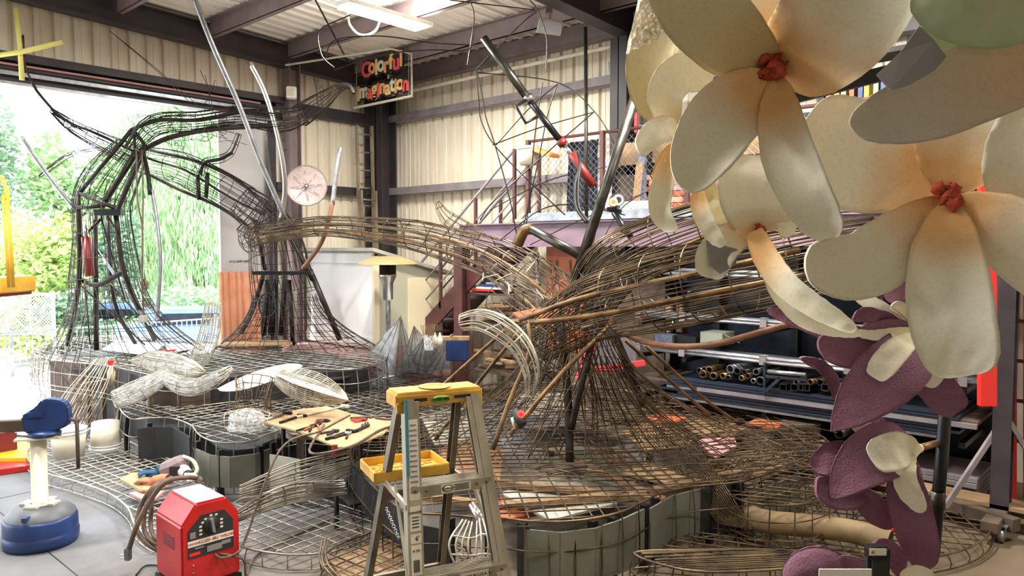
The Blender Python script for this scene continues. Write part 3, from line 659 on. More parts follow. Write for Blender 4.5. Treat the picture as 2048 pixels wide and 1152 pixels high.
# ---- rack under the mezzanine
RY = 7.35
rk = E('steel_rack', pY(1500, 900, RY), 'long cantilever rack of steel stock under the mezzanine', 'rack')
xr0, xr1 = pY(1265, 700, RY).x, pY(1962, 700, RY).x
zr1 = pY(1440, 640, RY).z; zr2 = pY(1440, 712, RY).z; zr3 = pY(1520, 780, RY).z; zfl = pY(1520, 830, RY).z
for xx in (xr0 + .1, pY(1368, 700, RY).x, pY(1530, 700, RY).x, pY(1700, 700, RY).x, pY(1930, 700, RY).x):
    MB().box(xx - .04, xx + .04, RY + .75, RY + .85, 0, 2.28).build('upright', 'blackmetal', rk)
    for z in (zr1 - .06, zr2 - .06, zr3 - .06, .58, 1.95): MB().box(xx - .025, xx + .025, RY, RY + .8, z - .05, z).build('arm', 'blackmetal', rk)
    for z in (zr1, zr2): MB().box(xx - .035, xx + .035, RY - .06, RY - .05, z - .04, z + .05).box(xx - .035, xx + .035, RY - .06, RY, z + .045, z + .055).build('clip', 'girt', rk)
    MB().box(xx - .04, xx + .04, RY - .05, RY + .02, zr1 - .06, zr1 - .035).build('clip_foot', 'orange', rk)
MB().box(xr0, xr1, RY + .86, RY + .88, 0, 2.28).build('shade_back_sheet', 'bluesteel', rk)  # dark sheet added for the blocked light under the mezzanine
MB().box(xr0, xr1, RY - .03, RY + .8, zr3 - .06, zr3 - .03).build('shelf', 'darkwood', rk)
MB().box(pY(1400, 780, RY).x, xr1, RY - .07, RY - .03, zr3 - .085, zr3 - .045).build('shelf_edge', 'girt', rk)
for kk in range(5): T(MB().box(xr0 + .8 + .1 * (kk % 2), xr1, RY + .02 * (kk % 3), RY + .7, .06 + kk * .045, .098 + kk * .045).build('grey_plank', 'girt'), 'long grey plank in the low stack under the steel rack', 'plank', 'grey planks under the steel rack')
def stock(z, n, y0, y1, x0, x1, r, m, lab, grp, nm, lay=.8):
    first = None
    for i in range(n):
        y = y0 + (y1 - y0) * (i % max(1, int(n * lay))) / max(1, int(n * lay)); zz = z + (i // max(1, int(n * lay))) * r * 2
        s_ = rnd.uniform(-.2, .2); sag = -.015
        q = MB(); q.tube([(x0 + s_, y, zz), ((x0 + x1) / 2, y, zz + sag), (x1 + s_, y, zz)], r, 6); T(q.build(nm, m), lab, 'steel stock', grp)
stock(zr1 - .0, 12, RY - .03, RY + .5, xr0, xr1, .016, 'galv', 'long thin galvanized tube on the upper rack arms', 'thin tubes on the upper rack arms', 'steel_tube')
stock(zr2 - .0, 10, RY - .03, RY + .5, xr0 + .2, xr1, .018, 'galv', 'long bright tube on the second row of rack arms', 'bright tubes on the second rack arms', 'steel_tube')
stock(1.98, 8, RY - .02, RY + .5, pY(1330, 600, RY).x, xr1, .02, 'galv', 'steel bar on the topmost rack arms under the mezzanine', 'bars on the topmost rack arms', 'steel_bar')
k = 0
for z in [.6 + .03 * i for i in range(8)]:
    x0 = xr0 + .5 + rnd.uniform(-.15, .15); o = MB().box(x0, xr1 - rnd.uniform(0, .3), RY - .05 + rnd.uniform(-.012, .012), RY + .7, z, z + .024).build('steel_plate', 'steelblue' if k % 4 else 'galv', bevel=0); k += 1
    T(o, 'long dark steel plate in the flat stack at the rack bottom', 'steel plate', 'flat steel plates at the rack bottom')
# pipe offcuts lying on the wooden shelf, ends toward the hall
for i, (px, py, rr, m_) in enumerate(((1398, 742, 9, 'gunmetal'), (1418, 740, 9, 'rustpipe'), (1405, 748, 10, 'rustpipe'), (1426, 752, 9, 'rustpipe'), (1460, 738, 11, 'galv'), (1474, 742, 9, 'gunmetal'), (1512, 744, 8, 'galv'), (1520, 762, 11, 'gunmetal'), (1495, 752, 7, 'rustpipe'), (1482, 756, 7, 'rustpipe'), (1506, 762, 6, 'galv'), (1445, 752, 8, 'rustpipe'), (1538, 748, 10, 'gunmetal'), (1408, 738, 6, 'rustpipe'), (1456, 755, 6, 'gunmetal'), (1488, 744, 7, 'gunmetal'), (1640, 765, 8, 'gunmetal'), (1660, 768, 7, 'galv'), (1620, 764, 7, 'rustpipe'), (1592, 764, 6, 'galv'))):
    c = pY(px, py, RY + .0); r_ = rr * 6.4 / F; c.z = max(c.z, zr3 - .02 + r_); d = V((rnd.uniform(-.05, .25), 1, .0)).normalized(); q = MB()
    q.lathe(c, [(r_ * .8, .0), (r_, 0), (r_, .45), (r_ * .8, .45), (r_ * .8, .0)], 16, d); lab = {'gunmetal': 'dark', 'rustpipe': 'rusty', 'galv': 'bright'}[m_]
    T(q.build('pipe_offcut', m_), lab + ' short pipe offcut piled on the wooden rack shelf', 'pipe', lab + ' pipe offcuts on the rack shelf')
for i, px in enumerate((1566, 1588, 1604, 1612, 1650, 1675)):
    c = pY(px, 775, RY - .01); s_ = .032; q = MB()
    for (a, b) in (((-1, 0), (0, 1)), ((1, 0), (0, 1)), ((0, -1), (1, 0)), ((0, 1), (1, 0))): q.obox(c + V((a[0] * s_, .15, a[1] * s_)), V((.004, 0, 0)) if b[1] else V((s_, 0, 0)), (0, .15, 0), V((0, 0, s_)) if b[1] else V((0, 0, .004)))
    T(q.build('square_tube', 'gunmetal'), 'short square steel tube with open end on the rack shelf', 'steel tube', 'square tubes on the rack shelf')
# bracket frame with roller in front of shelf
br = E('roller_bracket', pY(1530, 800, RY - .1), 'small steel bracket with a bright roller clipped to the rack', 'bracket')
MB().beam(pY(1529, 725, RY - .1), pY(1529, 788, RY - .1), .02, .02).beam(pY(1529, 752, RY - .1), pY(1614, 760, RY - .1), .02, .03).beam(pY(1531, 783, RY - .1), pY(1560, 756, RY - .1), .02, .03).build('frame', 'steelblue', br)
MB().tube([pY(1536, 743, RY - .1), pY(1612, 750, RY - .1)], .022, 12).build('roller', 'galv', br)
# boxes on middle shelf
slab(1400, 1445, 665, 690, RY + .2, .3, 'pale_green_block', mat('palegreen', (196, 204, 184), .6), 'pale green block lying on the rack between the tube rows', 'block')
slab(1310, 1345, 670, 688, RY + .2, .2, 'blue_case', 'bluepanel', 'blue-grey case lying on the rack left of the pale block', 'case')
slab(1345, 1392, 672, 690, RY + .25, .2, 'dark_case', 'blackboard', 'dark case lying on the rack beside the blue-grey case', 'case')
for i, px in enumerate((1392, 1422)):
    c = pY(px + 5, 634, RY + .1); q = MB(); pts = [c + V((math.cos(a) * .03, 0, math.sin(a) * .045)) for a in [math.pi * k / 8 for k in range(9)]]; q.tube([c + V((.03, 0, -.05))] + pts + [c + V((-.03, 0, -.05))], .004, 5)
    T(q.build('hook_loop', 'galv'), 'small bright wire loop standing on the upper tube row', 'hook', 'wire loops on the upper tube row')
for i, px in enumerate((1330, 1352)): slab(px, px + 12, 600, 665, RY + .5, .05, 'timber_post', 'wood', 'brown timber piece upright at the back of the rack', 'timber', 'brown timbers at the back of the rack')
# under-mezzanine left: wood shelves, orange panel
ws = E('wood_rack', pY(980, 700, 7.786), 'rack of sawn timber offcuts under the stair', 'rack')
xw0, xw1 = pY(938, 600, 7.724).x, pY(1045, 600, 7.724).x
for z in (.5, 1.18, 1.62): MB().box(xw0, xw1 + .3, 7.693, 8.282, z - .03, z).build('shelf', 'darkwood', ws)
for xx in (xw0, xw1 + .28): MB().box(xx - .02, xx + .02, 7.693, 7.724, 0, 2.2).build('upright', 'girt', ws)
for i in range(46):
    z = (1.19 if i < 30 else .52) + (i % 6) * .045; x = xw0 + .03 + rnd.uniform(0, xw1 - xw0 - .1); l = rnd.uniform(.15, .5); an = rnd.uniform(-.25, .25); y = 7.693 + rnd.uniform(0, .5)
    q = MB(); q.beam((x, y, z + .02), (x + l * .8, y + l * an, z + .02 + rnd.uniform(-.01, .03)), .06, .03); m_ = ['wood', 'plywood', 'wood', 'cardboard'][i % 4]
    T(q.build('timber_offcut', m_), 'sawn timber offcut heaped on the rack under the stair', 'timber', 'timber offcuts under the stair')
for i, (m_, c_) in enumerate((('redpost', 'red'), ('white', 'white'), ('bluepaint', 'blue'), ('galv', 'silver'))):
    T(MB().box(xw0 + .05 + i * .1, xw0 + .5 + i * .15, 7.712, 7.972, 1.64 + i * .035, 1.67 + i * .035).build('packet', m_, bevel=.005), c_ + ' flat packet in the pile on the top timber rack shelf', 'packet')
q = MB(); q.box(pY(1092, 560, 7.848).x, pY(1165, 560, 7.848).x, 7.848, 7.879, .9, pY(1120, 490, 7.848).z); T(q.build('orange_sheet', 'orange', bevel=.005), 'rust orange board standing under the mezzanine edge', 'board')
q = MB(); q.box(pY(1165, 560, 7.910).x, pY(1330, 560, 7.910).x, 7.910, 7.941, .1, 2.2); T(q.build('dark_board', 'darkwood'), 'dark brown board leaning under the mezzanine', 'board')
for px in (1105, 1118, 1140): a = pY(px, 660, 7.786); b = pY(px + rnd.uniform(-12, 12), 520, 7.836); T(MB().beam(a, b, .02, .02).build('thin_strip', 'alu'), 'thin pale strip leaning on the orange panel', 'strip', 'thin strips leaning on the orange panel')
# ---- gantry trolley with column at right
t = 5.75
gt = E('gantry_column', P(2000, 980, t), 'dark steel column with slanted braces on a castered trolley', 'gantry')
cx, cy = P(2003, 958, 6.0).xy; c0 = V((cx, cy, 0))
MB().ibeam(c0 + V((0, 0, .17)), c0 + V((0, 0, 3.4)), .13, .14, .012).build('column', 'girder', gt)
dX, dY = V((1, 0, 0)), V((0, 1, 0))
MB().beam(c0 + V((0, 0, .9)), c0 + V((-.34, -.25, .17)), .035, .035).beam(c0 + V((0, 0, 2.2)), c0 + V((-.34, -.25, 1.25)), .03, .03).beam(c0 + V((0.03, 0, .9)), c0 + V((.4, .2, .17)), .035, .035).beam(c0 + V((.02, 0, 2.2)), c0 + V((.4, .1, 1.0)), .03, .03).build('brace', 'girt', gt)
MB().beam(c0 + V((-1.2, .25, .14)), c0 + V((.15, -.25, .14)), .1, .1).beam(c0 + V((-1.3, .18, .12)), c0 + V((.5, .18, .12)), .08, .08).beam(c0 + V((.0, -.45, .14)), c0 + V((.0, .18, .14)), .12, .08).build('base_frame', 'darkwood', gt, bevel=.004)
MB().beam(c0 + V((-1.3, .06, .2)), c0 + V((.5, .06, .2)), .26, .03).build('deck_board', 'wood', gt)
wc = P(2005, 1030, 5.75).xy.to_3d() + V((0, 0, .055))
MB().lathe(wc - V((.018, 0, 0)), [(.005, 0), (.055, 0), (.055, .036), (.005, .036)], 20, (1, 0, 0)).build('caster_wheel', 'galv', gt)
MB().obox(wc + V((-.024, 0, .03)), (.003, 0, 0), (0, .025, 0), (0, 0, .05)).obox(wc + V((.024, 0, .03)), (.003, 0, 0), (0, .025, 0), (0, 0, .05)).obox(wc + V((0, 0, .078)), (.04, 0, 0), (0, .04, 0), (0, 0, .004)).build('caster_fork', 'galv', gt)
rp_ = E('red_post', P(1975, 815, 5.7), 'bright red hanging steel post left of the dark column', 'post')
q = MB(); a = P(1974, 300, 5.7); b = P(1974, 812, 5.7); q.beam(a, b, .12, .06, FW); q.build('post', 'redpost', rp_, bevel=.004)
MB().beam(a + V((0, 0, .2)), V((a.x, a.y, 5.3)), .06, .06).build('hanger', 'redpost', rp_)
rl = E('steel_ladder', P(2030, 900, 6.4), 'red ladder-like steel frame at the right edge behind the column', 'ladder')
for px in (2024, 2056): MB().beam(P(px, 1000, 6.4) , P(px, 480, 6.4), .05, .05, FW).build('stile', 'redpost', rl)
for py in (560, 640, 720, 800, 880): MB().beam(P(2024, py, 6.4), P(2056, py + 4, 6.4), .03, .03).build('rung', 'darkred', rl)
bl = MB(); bl.beam(P(2125, 1000, 6.0), P(2125, 420, 6.0), .5, .05, FW); T(bl.build('blue_grey_door_leaf', 'bluepanel', bevel=.004), 'blue-grey sheet standing behind the red frame', 'sheet')
# ================================================================ WIRE SCULPTURE
RW = .0056
def cage(mb, pts, radii, n, step, rw=RW, arc=(0, 2 * math.pi), jit=.01, squash=1.0, upv=None, seed=1, sub=4, ends=0.0):
    r = random.Random(seed); k = len(pts); P_ = smooth(pts, sub); q = smooth([V((a, 0, 0)) for a in radii], sub); rad = [v.x for v in q]
    fr = frames(P_)
    if upv is not None:
        fr = []
        up = V(upv)
        for i in range(len(P_)):
            t = (P_[min(i + 1, len(P_) - 1)] - P_[max(i - 1, 0)]).normalized(); u = (up - t * up.dot(t)).normalized(); fr.append((t, u, t.cross(u)))
    full = abs(arc[1] - arc[0] - 2 * math.pi) < .01
    def pt(i, a, e=0): t, u, w_ = fr[i]; return P_[i] + (u * math.cos(a) * squash + w_ * math.sin(a)) * (rad[i] + e)
    for j in range(n):
        a0 = arc[0] + (arc[1] - arc[0]) * j / (n if full else max(1, n - 1)); da = r.uniform(-.35, .35) * 2 * math.pi / n; tw = r.uniform(-.25, .25); e0 = r.uniform(-jit, jit) * .6
        L = [pt(i, a0 + da + tw * i / len(P_), e0 + r.uniform(-jit, jit) * .15) for i in range(len(P_))]
        mb.wire(L, rw * r.uniform(.8, 1.15))
    acc = 0
    for i in range(len(P_)):
        if i: acc += (P_[i] - P_[i - 1]).length
        if i == 0 or acc >= step or i == len(P_) - 1:
            acc = 0; m = max(10, n // 2) if full else max(5, n // 2)
            ring = [pt(i, arc[0] + (arc[1] - arc[0]) * q_ / m) for q_ in range(m + 1)]
            mb.wire(ring, rw)
    return mb
def skirt(mb, base_c, rx, ry, waist_c, rwaist, n, rings, zb, rw=RW, power=2.2, seed=2, ang=0.0, a0=0, a1=2 * math.pi, dirx=None):
    """flared wires from a waist ring down to a wide ellipse at height zb"""
    r = random.Random(seed); ux = V((RT.x, RT.y, 0)) if dirx is None else V(dirx); uy = V((-ux.y, ux.x, 0)); m = 14
    def pt(a, f, e=0):
        g = f ** power; c = V(waist_c).lerp(V((base_c[0], base_c[1], zb)), f); cz = waist_c[2] + (zb - waist_c[2]) * f
        c = V(waist_c) + (V((base_c[0], base_c[1], zb)) - V(waist_c)) * (f * .5 + g * .5); c.z = cz
        ax = rwaist + (rx - rwaist) * g; ay = rwaist + (ry - rwaist) * g
        return c + ux * math.cos(a) * (ax + e) + uy * math.sin(a) * (ay + e)
    for j in range(n):
        a = a0 + (a1 - a0) * (j + r.uniform(-.25, .25)) / n; tw = r.uniform(-.12, .12)
        mb.wire([pt(a + tw * i / m, i / m, r.uniform(-.002, .002)) for i in range(m + 1)], rw * r.uniform(.8, 1.15))
    for k in range(rings):
        f = ((k + .5) / rings) ** .9; q = 44
        mb.wire([pt(a0 + (a1 - a0) * i / q, f) for i in range(q + 1)], rw)
    return mb
def inside(poly, x, y):
    c = False; n = len(poly); j = n - 1
    for i in range(n):
        if (poly[i][1] > y) != (poly[j][1] > y) and x < (poly[j][0] - poly[i][0]) * (y - poly[i][1]) / (poly[j][1] - poly[i][1]) + poly[i][0]: c = not c
        j = i
    return c
def closed_smooth(pts, n=6):
    N = len(pts); out = []
    for i in range(N):
        a, b, c, d = V(pts[(i - 1) % N]), V(pts[i]), V(pts[(i + 1) % N]), V(pts[(i + 2) % N])
        for k in range(n):
            t = k / n; out.append(.5 * ((2 * b) + (c - a) * t + (2 * a - 5 * b + 4 * c - d) * t * t + (3 * b - a - 3 * c + d) * t ** 3))
    return out
def wavez(x, y, z, amp): return z + amp * (math.sin(x * 2.3 + y * 1.1) + math.sin(y * 2.9 - x * .7)) * .5
def deckmesh(mb, rim, z, sp, angs, rw=RW, amp=.02, drop=None, seed=3, dropstep=.15, out=.03, rimr=1.5):
    r = random.Random(seed); poly = [(p.x, p.y) for p in rim]; xs = [p[0] for p in poly]; ys = [p[1] for p in poly]
    cx, cy = (min(xs) + max(xs)) / 2, (min(ys) + max(ys)) / 2; D = max(max(xs) - min(xs), max(ys) - min(ys)) * .75
    for ang in angs:
        dx, dy = math.cos(ang), math.sin(ang); nx, ny = -dy, dx; k = -int(D / sp)
        while k * sp < D:
            off = k * sp + r.uniform(-.012, .012); skew = r.uniform(-.012, .012); run = []; s_ = -D; st = .055
            while s_ <= D:
                x = cx + nx * (off + skew * s_) + dx * s_; y = cy + ny * (off + skew * s_) + dy * s_
                if inside(poly, x, y): run.append(V((x, y, wavez(x, y, z, amp) + r.uniform(-.001, .001))))
                else:
                    if len(run) > 2: mb.wire(run[::3] + [run[-1]], rw * r.uniform(.85, 1.15))
                    run = []
                s_ += st
            if len(run) > 2: mb.wire(run[::3] + [run[-1]], rw)
            k += 1
    top = [V((p.x, p.y, wavez(p.x, p.y, z, amp))) for p in rim]; top.append(top[0])
    mb.tube(top, rw * rimr, 5, False)
    if drop is not None:
        zc = drop; C_ = V((cx, cy, 0)); 
        for f in (.4, .85, 1.0) if (z - zc) > .25 else (1.0,):
            mb.wire([V((p.x, p.y, p.z + (zc - p.z) * f)) + (V((p.x, p.y, 0)) - C_).normalized() * out * math.sin(f * 2.5) for p in top], rw)
        acc = 0
        for i in range(len(top) - 1):
            seg = (top[i + 1] - top[i]).length; acc += seg
            if acc >= dropstep:
                acc = 0; p = top[i + 1]; o_ = (V((p.x, p.y, 0)) - C_).normalized()
                mb.wire([V((p.x, p.y, p.z + (zc - p.z) * f)) + o_ * out * math.sin(f * 2.5) for f in (0, .33, .66, 1)], rw * .9)
def deck(name, label, pts, z, sp, angs, m, drop, amp=.02, dense=True, **kw):
    rim = closed_smooth([pz(x, y, z) for x, y in pts], 6); c = sum(rim, V((0, 0, 0))) / len(rim)
    e = E(name, (c.x, c.y, 0), label, 'wire frame'); mb = MB(); deckmesh(mb, rim, z, sp, angs, amp=amp, drop=drop, **kw); stuff(mb.build('wire_mesh', m, e)); return e, rim
A1 = [R(94), R(4)]
# --- platform decks
dA, rimA = deck('wire_platform', 'high rear wire platform carrying the left and middle wire trunks',
    [(64, 702), (110, 684), (200, 672), (330, 672), (480, 686), (600, 684), (735, 688), (770, 705), (760, 728), (700, 742), (600, 738), (480, 742), (330, 752), (200, 728), (100, 716)], .85, .15, A1, 'wiremid', .45, amp=.02)
dB, rimB = deck('wire_platform', 'middle wire platform with wavy front rim behind the red welder',
    [(239, 816), (262, 838), (300, 836), (345, 836), (381, 850), (397, 870), (422, 884), (460, 889), (509, 884), (532, 872), (610, 850), (760, 862), (830, 838), (905, 812), (905, 765), (800, 742), (600, 748), (430, 750), (300, 770), (245, 790)], .5, .13, A1, 'wiremid', .05, amp=.015)
dC, rimC = deck('wire_platform', 'large near wire platform under the biggest wire trunk',
    [(700, 905), (790, 1010), (900, 1032), (1019, 1039), (1056, 1042), (1119, 1043), (1181, 1037), (1244, 1023), (1290, 1001), (1320, 984), (1385, 968), (1480, 960), (1560, 940), (1640, 905), (1650, 880), (1590, 850), (1480, 822), (1330, 795), (1180, 775), (1000, 765), (900, 790), (760, 850)], .5, .125, [R(52), R(140)], 'wire', .03, amp=.03)
dD, rimD = deck('wire_floor_ring', 'low oval wire ring lying on the floor at right behind the purple petals',
    [(1265, 1100), (1400, 1122), (1600, 1125), (1780, 1122), (1880, 1112), (1950, 1090), (1982, 1058), (1960, 1025), (1880, 995), (1760, 975), (1640, 962), (1500, 960), (1400, 990), (1310, 1030)], .12, .12, [R(20), R(120)], 'wire', .02, amp=.0)
dE, rimE = deck('wire_floor_ring', 'low wire ring on the floor at left around the white buckets',
    [(56, 918), (90, 945), (150, 962), (215, 985), (255, 1015), (275, 1055), (330, 1075), (420, 1020), (420, 950), (360, 925), (300, 905), (250, 880), (180, 872), (100, 880), (60, 895)], .12, .11, A1, 'wirelight', .02, amp=.0)
dF, rimF = deck('wire_floor_ring', 'low wire ring on the floor right of the red welder',
    [(470, 1085), (560, 1108), (650, 1105), (720, 1085), (760, 1040), (700, 1000), (600, 985), (500, 990), (450, 1030)], .12, .11, A1, 'wiremid', .02, amp=.0)
dG, rimG = deck('wire_grid', 'flat wire panel with long parallel rods lying at the bottom right',
    [(1268, 1106), (1370, 1140), (1500, 1142), (1640, 1128), (1700, 1110), (1560, 1100), (1400, 1100)], .32, .028, [R(48)], 'wire', .05, amp=.0)
dH, rimH = deck('wire_grid', 'wire panel over a brown board behind the stepladder feet',
    [(648, 1110), (700, 1190), (800, 1210), (960, 1150), (900, 1075), (800, 1070), (760, 1060)], .14, .1, A1, 'wire', .03, amp=.0)
dI, rimI = deck('wire_platform', 'raised wire rise at the right side of the near platform',
    [(1400, 930), (1460, 985), (1540, 1010), (1640, 1000), (1720, 950), (1700, 905), (1640, 880), (1540, 880), (1450, 900)], .42, .09, [R(15), R(75)], 'wire', .12, amp=.05)
def path(l): return [P(x, y, d) for x, y, d in l]
# --- wooden / sheet parts of the platforms
def plat_board(rim, z, m, nm, parent, shrink=.94, th=.018):
    n = len(rim); c = sum(rim, V((0, 0, 0))) / n; poly = [V((c.x + (p.x - c.x) * shrink, c.y + (p.y - c.y) * shrink, z)) for p in rim[::3]]
    return MB().prism(poly, (0, 0, th)).build(nm, m, parent)
def skirtboard(pts, z0, z1, m, nm, parent, zpix, th=.015):
    a = [pz(x, y, zpix) for x, y in pts]; q = MB()
    for i in range(len(a) - 1):
        p, q_ = V((a[i].x, a[i].y, (z0 + z1) / 2)), V((a[i + 1].x, a[i + 1].y, (z0 + z1) / 2)); q.beam(p, q_, th, z1 - z0)
    return q.build(nm, m, parent)
def leg(x, y, z, z0, parent, w_=.05, m='blackmetal', nm='post'):
    p = pz(x, y, z); return MB().box(p.x - w_ / 2, p.x + w_ / 2, p.y - w_ / 2, p.y + w_ / 2, z0, z - .02).build(nm, m, parent)
skirtboard([(100, 722), (190, 722)], .02, .8, 'brownsheet', 'side_sheet', dA, .8)
skirtboard([(190, 722), (240, 735), (290, 752)], .05, .78, 'blackboard', 'side_sheet', dA, .8)
skirtboard([(300, 755), (360, 758), (420, 752)], .3, .76, 'darkwood', 'side_sheet', dA, .8)
skirtboard([(420, 752), (560, 748), (740, 735)], .1, .78, 'blackboard', 'side_sheet', dA, .8)
for (x, y) in ((175, 722), (205, 728), (232, 735), (300, 752), (480, 742), (640, 740)): leg(x, y, .84, 0, dA, .05, 'darkwood')
q = plat_board(rimA, .70, 'blackboard', 'sheet_top', dA, .88)
skirtboard([(275, 845), (312, 842), (346, 842), (380, 862)], .03, .44, 'blackboard', 'side_sheet', dB, .5)
skirtboard([(392, 880), (420, 892), (460, 896), (510, 890), (540, 880)], .14, .42, 'greenboard', 'side_sheet', dB, .5)
skirtboard([(540, 895), (600, 905)], .1, .44, 'greyboard', 'side_sheet', dB, .5)
for (x, y) in ((252, 828), (298, 842), (395, 878), (440, 895), (520, 888), (545, 880)): leg(x, y, .49, 0, dB, .045, 'blackmetal')
for (x, y) in ((600, 860), (700, 862), (640, 790), (760, 800), (400, 790), (520, 780)): leg(x, y, .48, 0, dB, .05, 'darkwood')
MBt = plat_board(rimB, .36, 'blackboard', 'sheet_top', dB, .82)
for (x0, y0, x1, y1, x2, y2, x3, y3, z, m_, lab) in (
    (1000, 985, 1100, 1040, 1235, 1005, 1120, 945, .40, 'greyboard', 'grey-green sheet lying inside the front of the near platform'),
    (1050, 930, 1250, 975, 1330, 930, 1130, 880, .43, 'greenboard', 'green-grey board lying below the biggest trunk'),
    (1000, 985, 1000, 1040, 1105, 1022, 1080, 985, .30, 'orange', 'orange board lying under the near wire platform'),
    (1235, 860, 1300, 905, 1390, 885, 1320, 838, .46, 'plywood', 'tan plywood sheet under the wires right of the big trunk'),
    (1395, 880, 1430, 915, 1475, 890, 1465, 865, .47, 'pinkboard', 'pale pinkish board under the wires at right'),
    (1240, 945, 1330, 965, 1390, 950, 1290, 925, .46, 'plywood', 'pale wooden board bridging the near platform'),
    (1180, 900, 1280, 960, 1310, 955, 1220, 890, .44, 'wood', 'brown wood plank beside the black trunk post'),
    (1440, 915, 1510, 960, 1600, 930, 1540, 895, .40, 'wood', 'brown board below the right wire rise'),
    (870, 880, 900, 960, 1000, 960, 1010, 900, .42, 'cardboard', 'brown cardboard sheet behind the ladder steps'),
    (840, 830, 870, 890, 960, 880, 930, 815, .45, 'greyboard', 'dusty grey board behind the ladder cap'),
    (1340, 840, 1420, 880, 1500, 860, 1430, 825, .42, 'wood', 'brown board at the back of the near platform'),
    (1080, 800, 1180, 850, 1260, 820, 1160, 790, .42, 'darkwood', 'dark board behind the biggest trunk'),
    (620, 930, 700, 1010, 800, 990, 740, 920, .2, 'blackboard', 'black board under the plywood tool table'),
    (1020, 790, 1060, 830, 1180, 820, 1120, 785, .43, 'greyboard', 'grey board under the left branch of the biggest trunk')):
    T(MB().prism([pz(x0, y0, z), pz(x1, y1, z), pz(x2, y2, z), pz(x3, y3, z)], (0, 0, -.02)).build('board', m_, bevel=.002), lab, 'board')
def onepl(z, pts, nm, m_, lab, cat='board', th=.02):
    return T(MB().prism([pz(x, y, z) for x, y in pts], (0, 0, th)).build(nm, m_, bevel=.002), lab, cat)
onepl(.10, [(655, 1120), (700, 1185), (900, 1140), (850, 1078), (790, 1080)], 'brown_board', 'wood', 'brown board lying under the wire panel behind the stepladder')
# side boards of the near platform
skirtboard([(1050, 1040), (1120, 1046), (1190, 1038), (1240, 1022), (1290, 1000)], .08, .44, 'greenboard', 'side_sheet', dC, .5)
skirtboard([(1300, 1000), (1345, 975), (1400, 962)], .1, .44, 'greenboard', 'side_sheet', dC, .5)
skirtboard([(1400, 962), (1480, 950)], .05, .44, 'blackboard', 'side_sheet', dC, .5)
skirtboard([(1500, 960), (1570, 935), (1600, 920)], .05, .4, 'greenboard', 'side_sheet', dC, .5)
skirtboard([(700, 905), (760, 960), (840, 1020), (900, 1030)], .1, .4, 'blackboard', 'side_sheet', dC, .5)
skirtboard([(1035, 1040), (1060, 1040)], .02, .46, 'blackboard', 'side_sheet', dC, .5)
for (x, y) in ((1290, 1004), (1312, 990), (1420, 962), (1225, 1028), (1185, 1035), (1045, 1040), (1590, 925), (980, 1035), (1480, 960), (900, 1030), (820, 1010), (1100, 900), (1300, 870)): leg(x, y, .48, 0, dC, .05, 'blackmetal')
for (a, b) in (((1000, 1012), (1290, 985)), ((1000, 965), (1330, 1000)), ((1290, 985), (1500, 940)), ((1100, 900), (1290, 985)), ((820, 990), (1000, 1012)), ((560, 870), (740, 880)), ((400, 800), (600, 840))):
    p, q_ = pz(a[0], a[1], .44), pz(b[0], b[1], .44); MB().beam(p, q_, .07, .04).build('cross_beam', 'wood', dC)
# curved wood tube piece (paper tube) on floor at right
tb = MB(); pts = smooth([pz(1470, 1010, .2), pz(1520, 1040, .22), pz(1600, 1050, .2), pz(1700, 1062, .18), pz(1780, 1085, .16)], 5); tb.tube(pts, .085, 16, False)
T(tb.build('cardboard_tube', mat('tubebrown', (150, 128, 92), .7, c2=(120, 100, 70), scale=4)), 'long bent brown tube lying under the wires at the bottom right', 'tube')

# --- LEFT TRUNK (trunk 1)
t1c = pz(255, 708, .86); t1 = E('wire_tree', (t1c.x, t1c.y, .86), 'tall left wire trunk whose arm reaches right and ends in a hooked beak', 'sculpture')
m = MB(); wa = P(213, 560, 10.3); skirt(m, t1c, 1.05, .8, (wa.x, wa.y, wa.z), .46, 46, 6, .86, .005, 2.0, 11)
cage(m, path([(213, 560, 10.3), (208, 480, 10.3), (203, 410, 10.2), (222, 360, 10.1), (262, 300, 10)]), [.46, .38, .36, .34, .22], 30, .28, .005, seed=5)
cage(m, path([(262, 300, 10), (310, 250, 10), (400, 242, 10), (480, 232, 10), (560, 240, 10), (610, 228, 10)]), [.1, .17, .16, .17, .2, .14], 24, .3, .005, seed=6, squash=.8)
cage(m, path([(600, 232, 10), (640, 205, 9.9), (675, 178, 9.8), (697, 172, 9.75), (708, 186, 9.7)]), [.15, .12, .06, .03, .015], 18, .3, .005, seed=7)
cage(m, path([(640, 210, 9.9), (640, 180, 9.9), (630, 155, 9.9)]), [.04, .05, .02], 7, .2, .004, seed=8)
cage(m, path([(540, 262, 10), (560, 275, 10), (572, 300, 10)]), [.08, .04, .015], 8, .2, .004, seed=9)
stuff(m.build('wire_cage', 'wiredark', t1))
def pipes(parent, lst, m_, nm='pipe', n=8):
    for (pts, rr) in lst: MB().tube(smooth(path(pts), 4), rr * (.82 if m_ == 'rustpipe' else 1), n).build(nm, m_, parent)
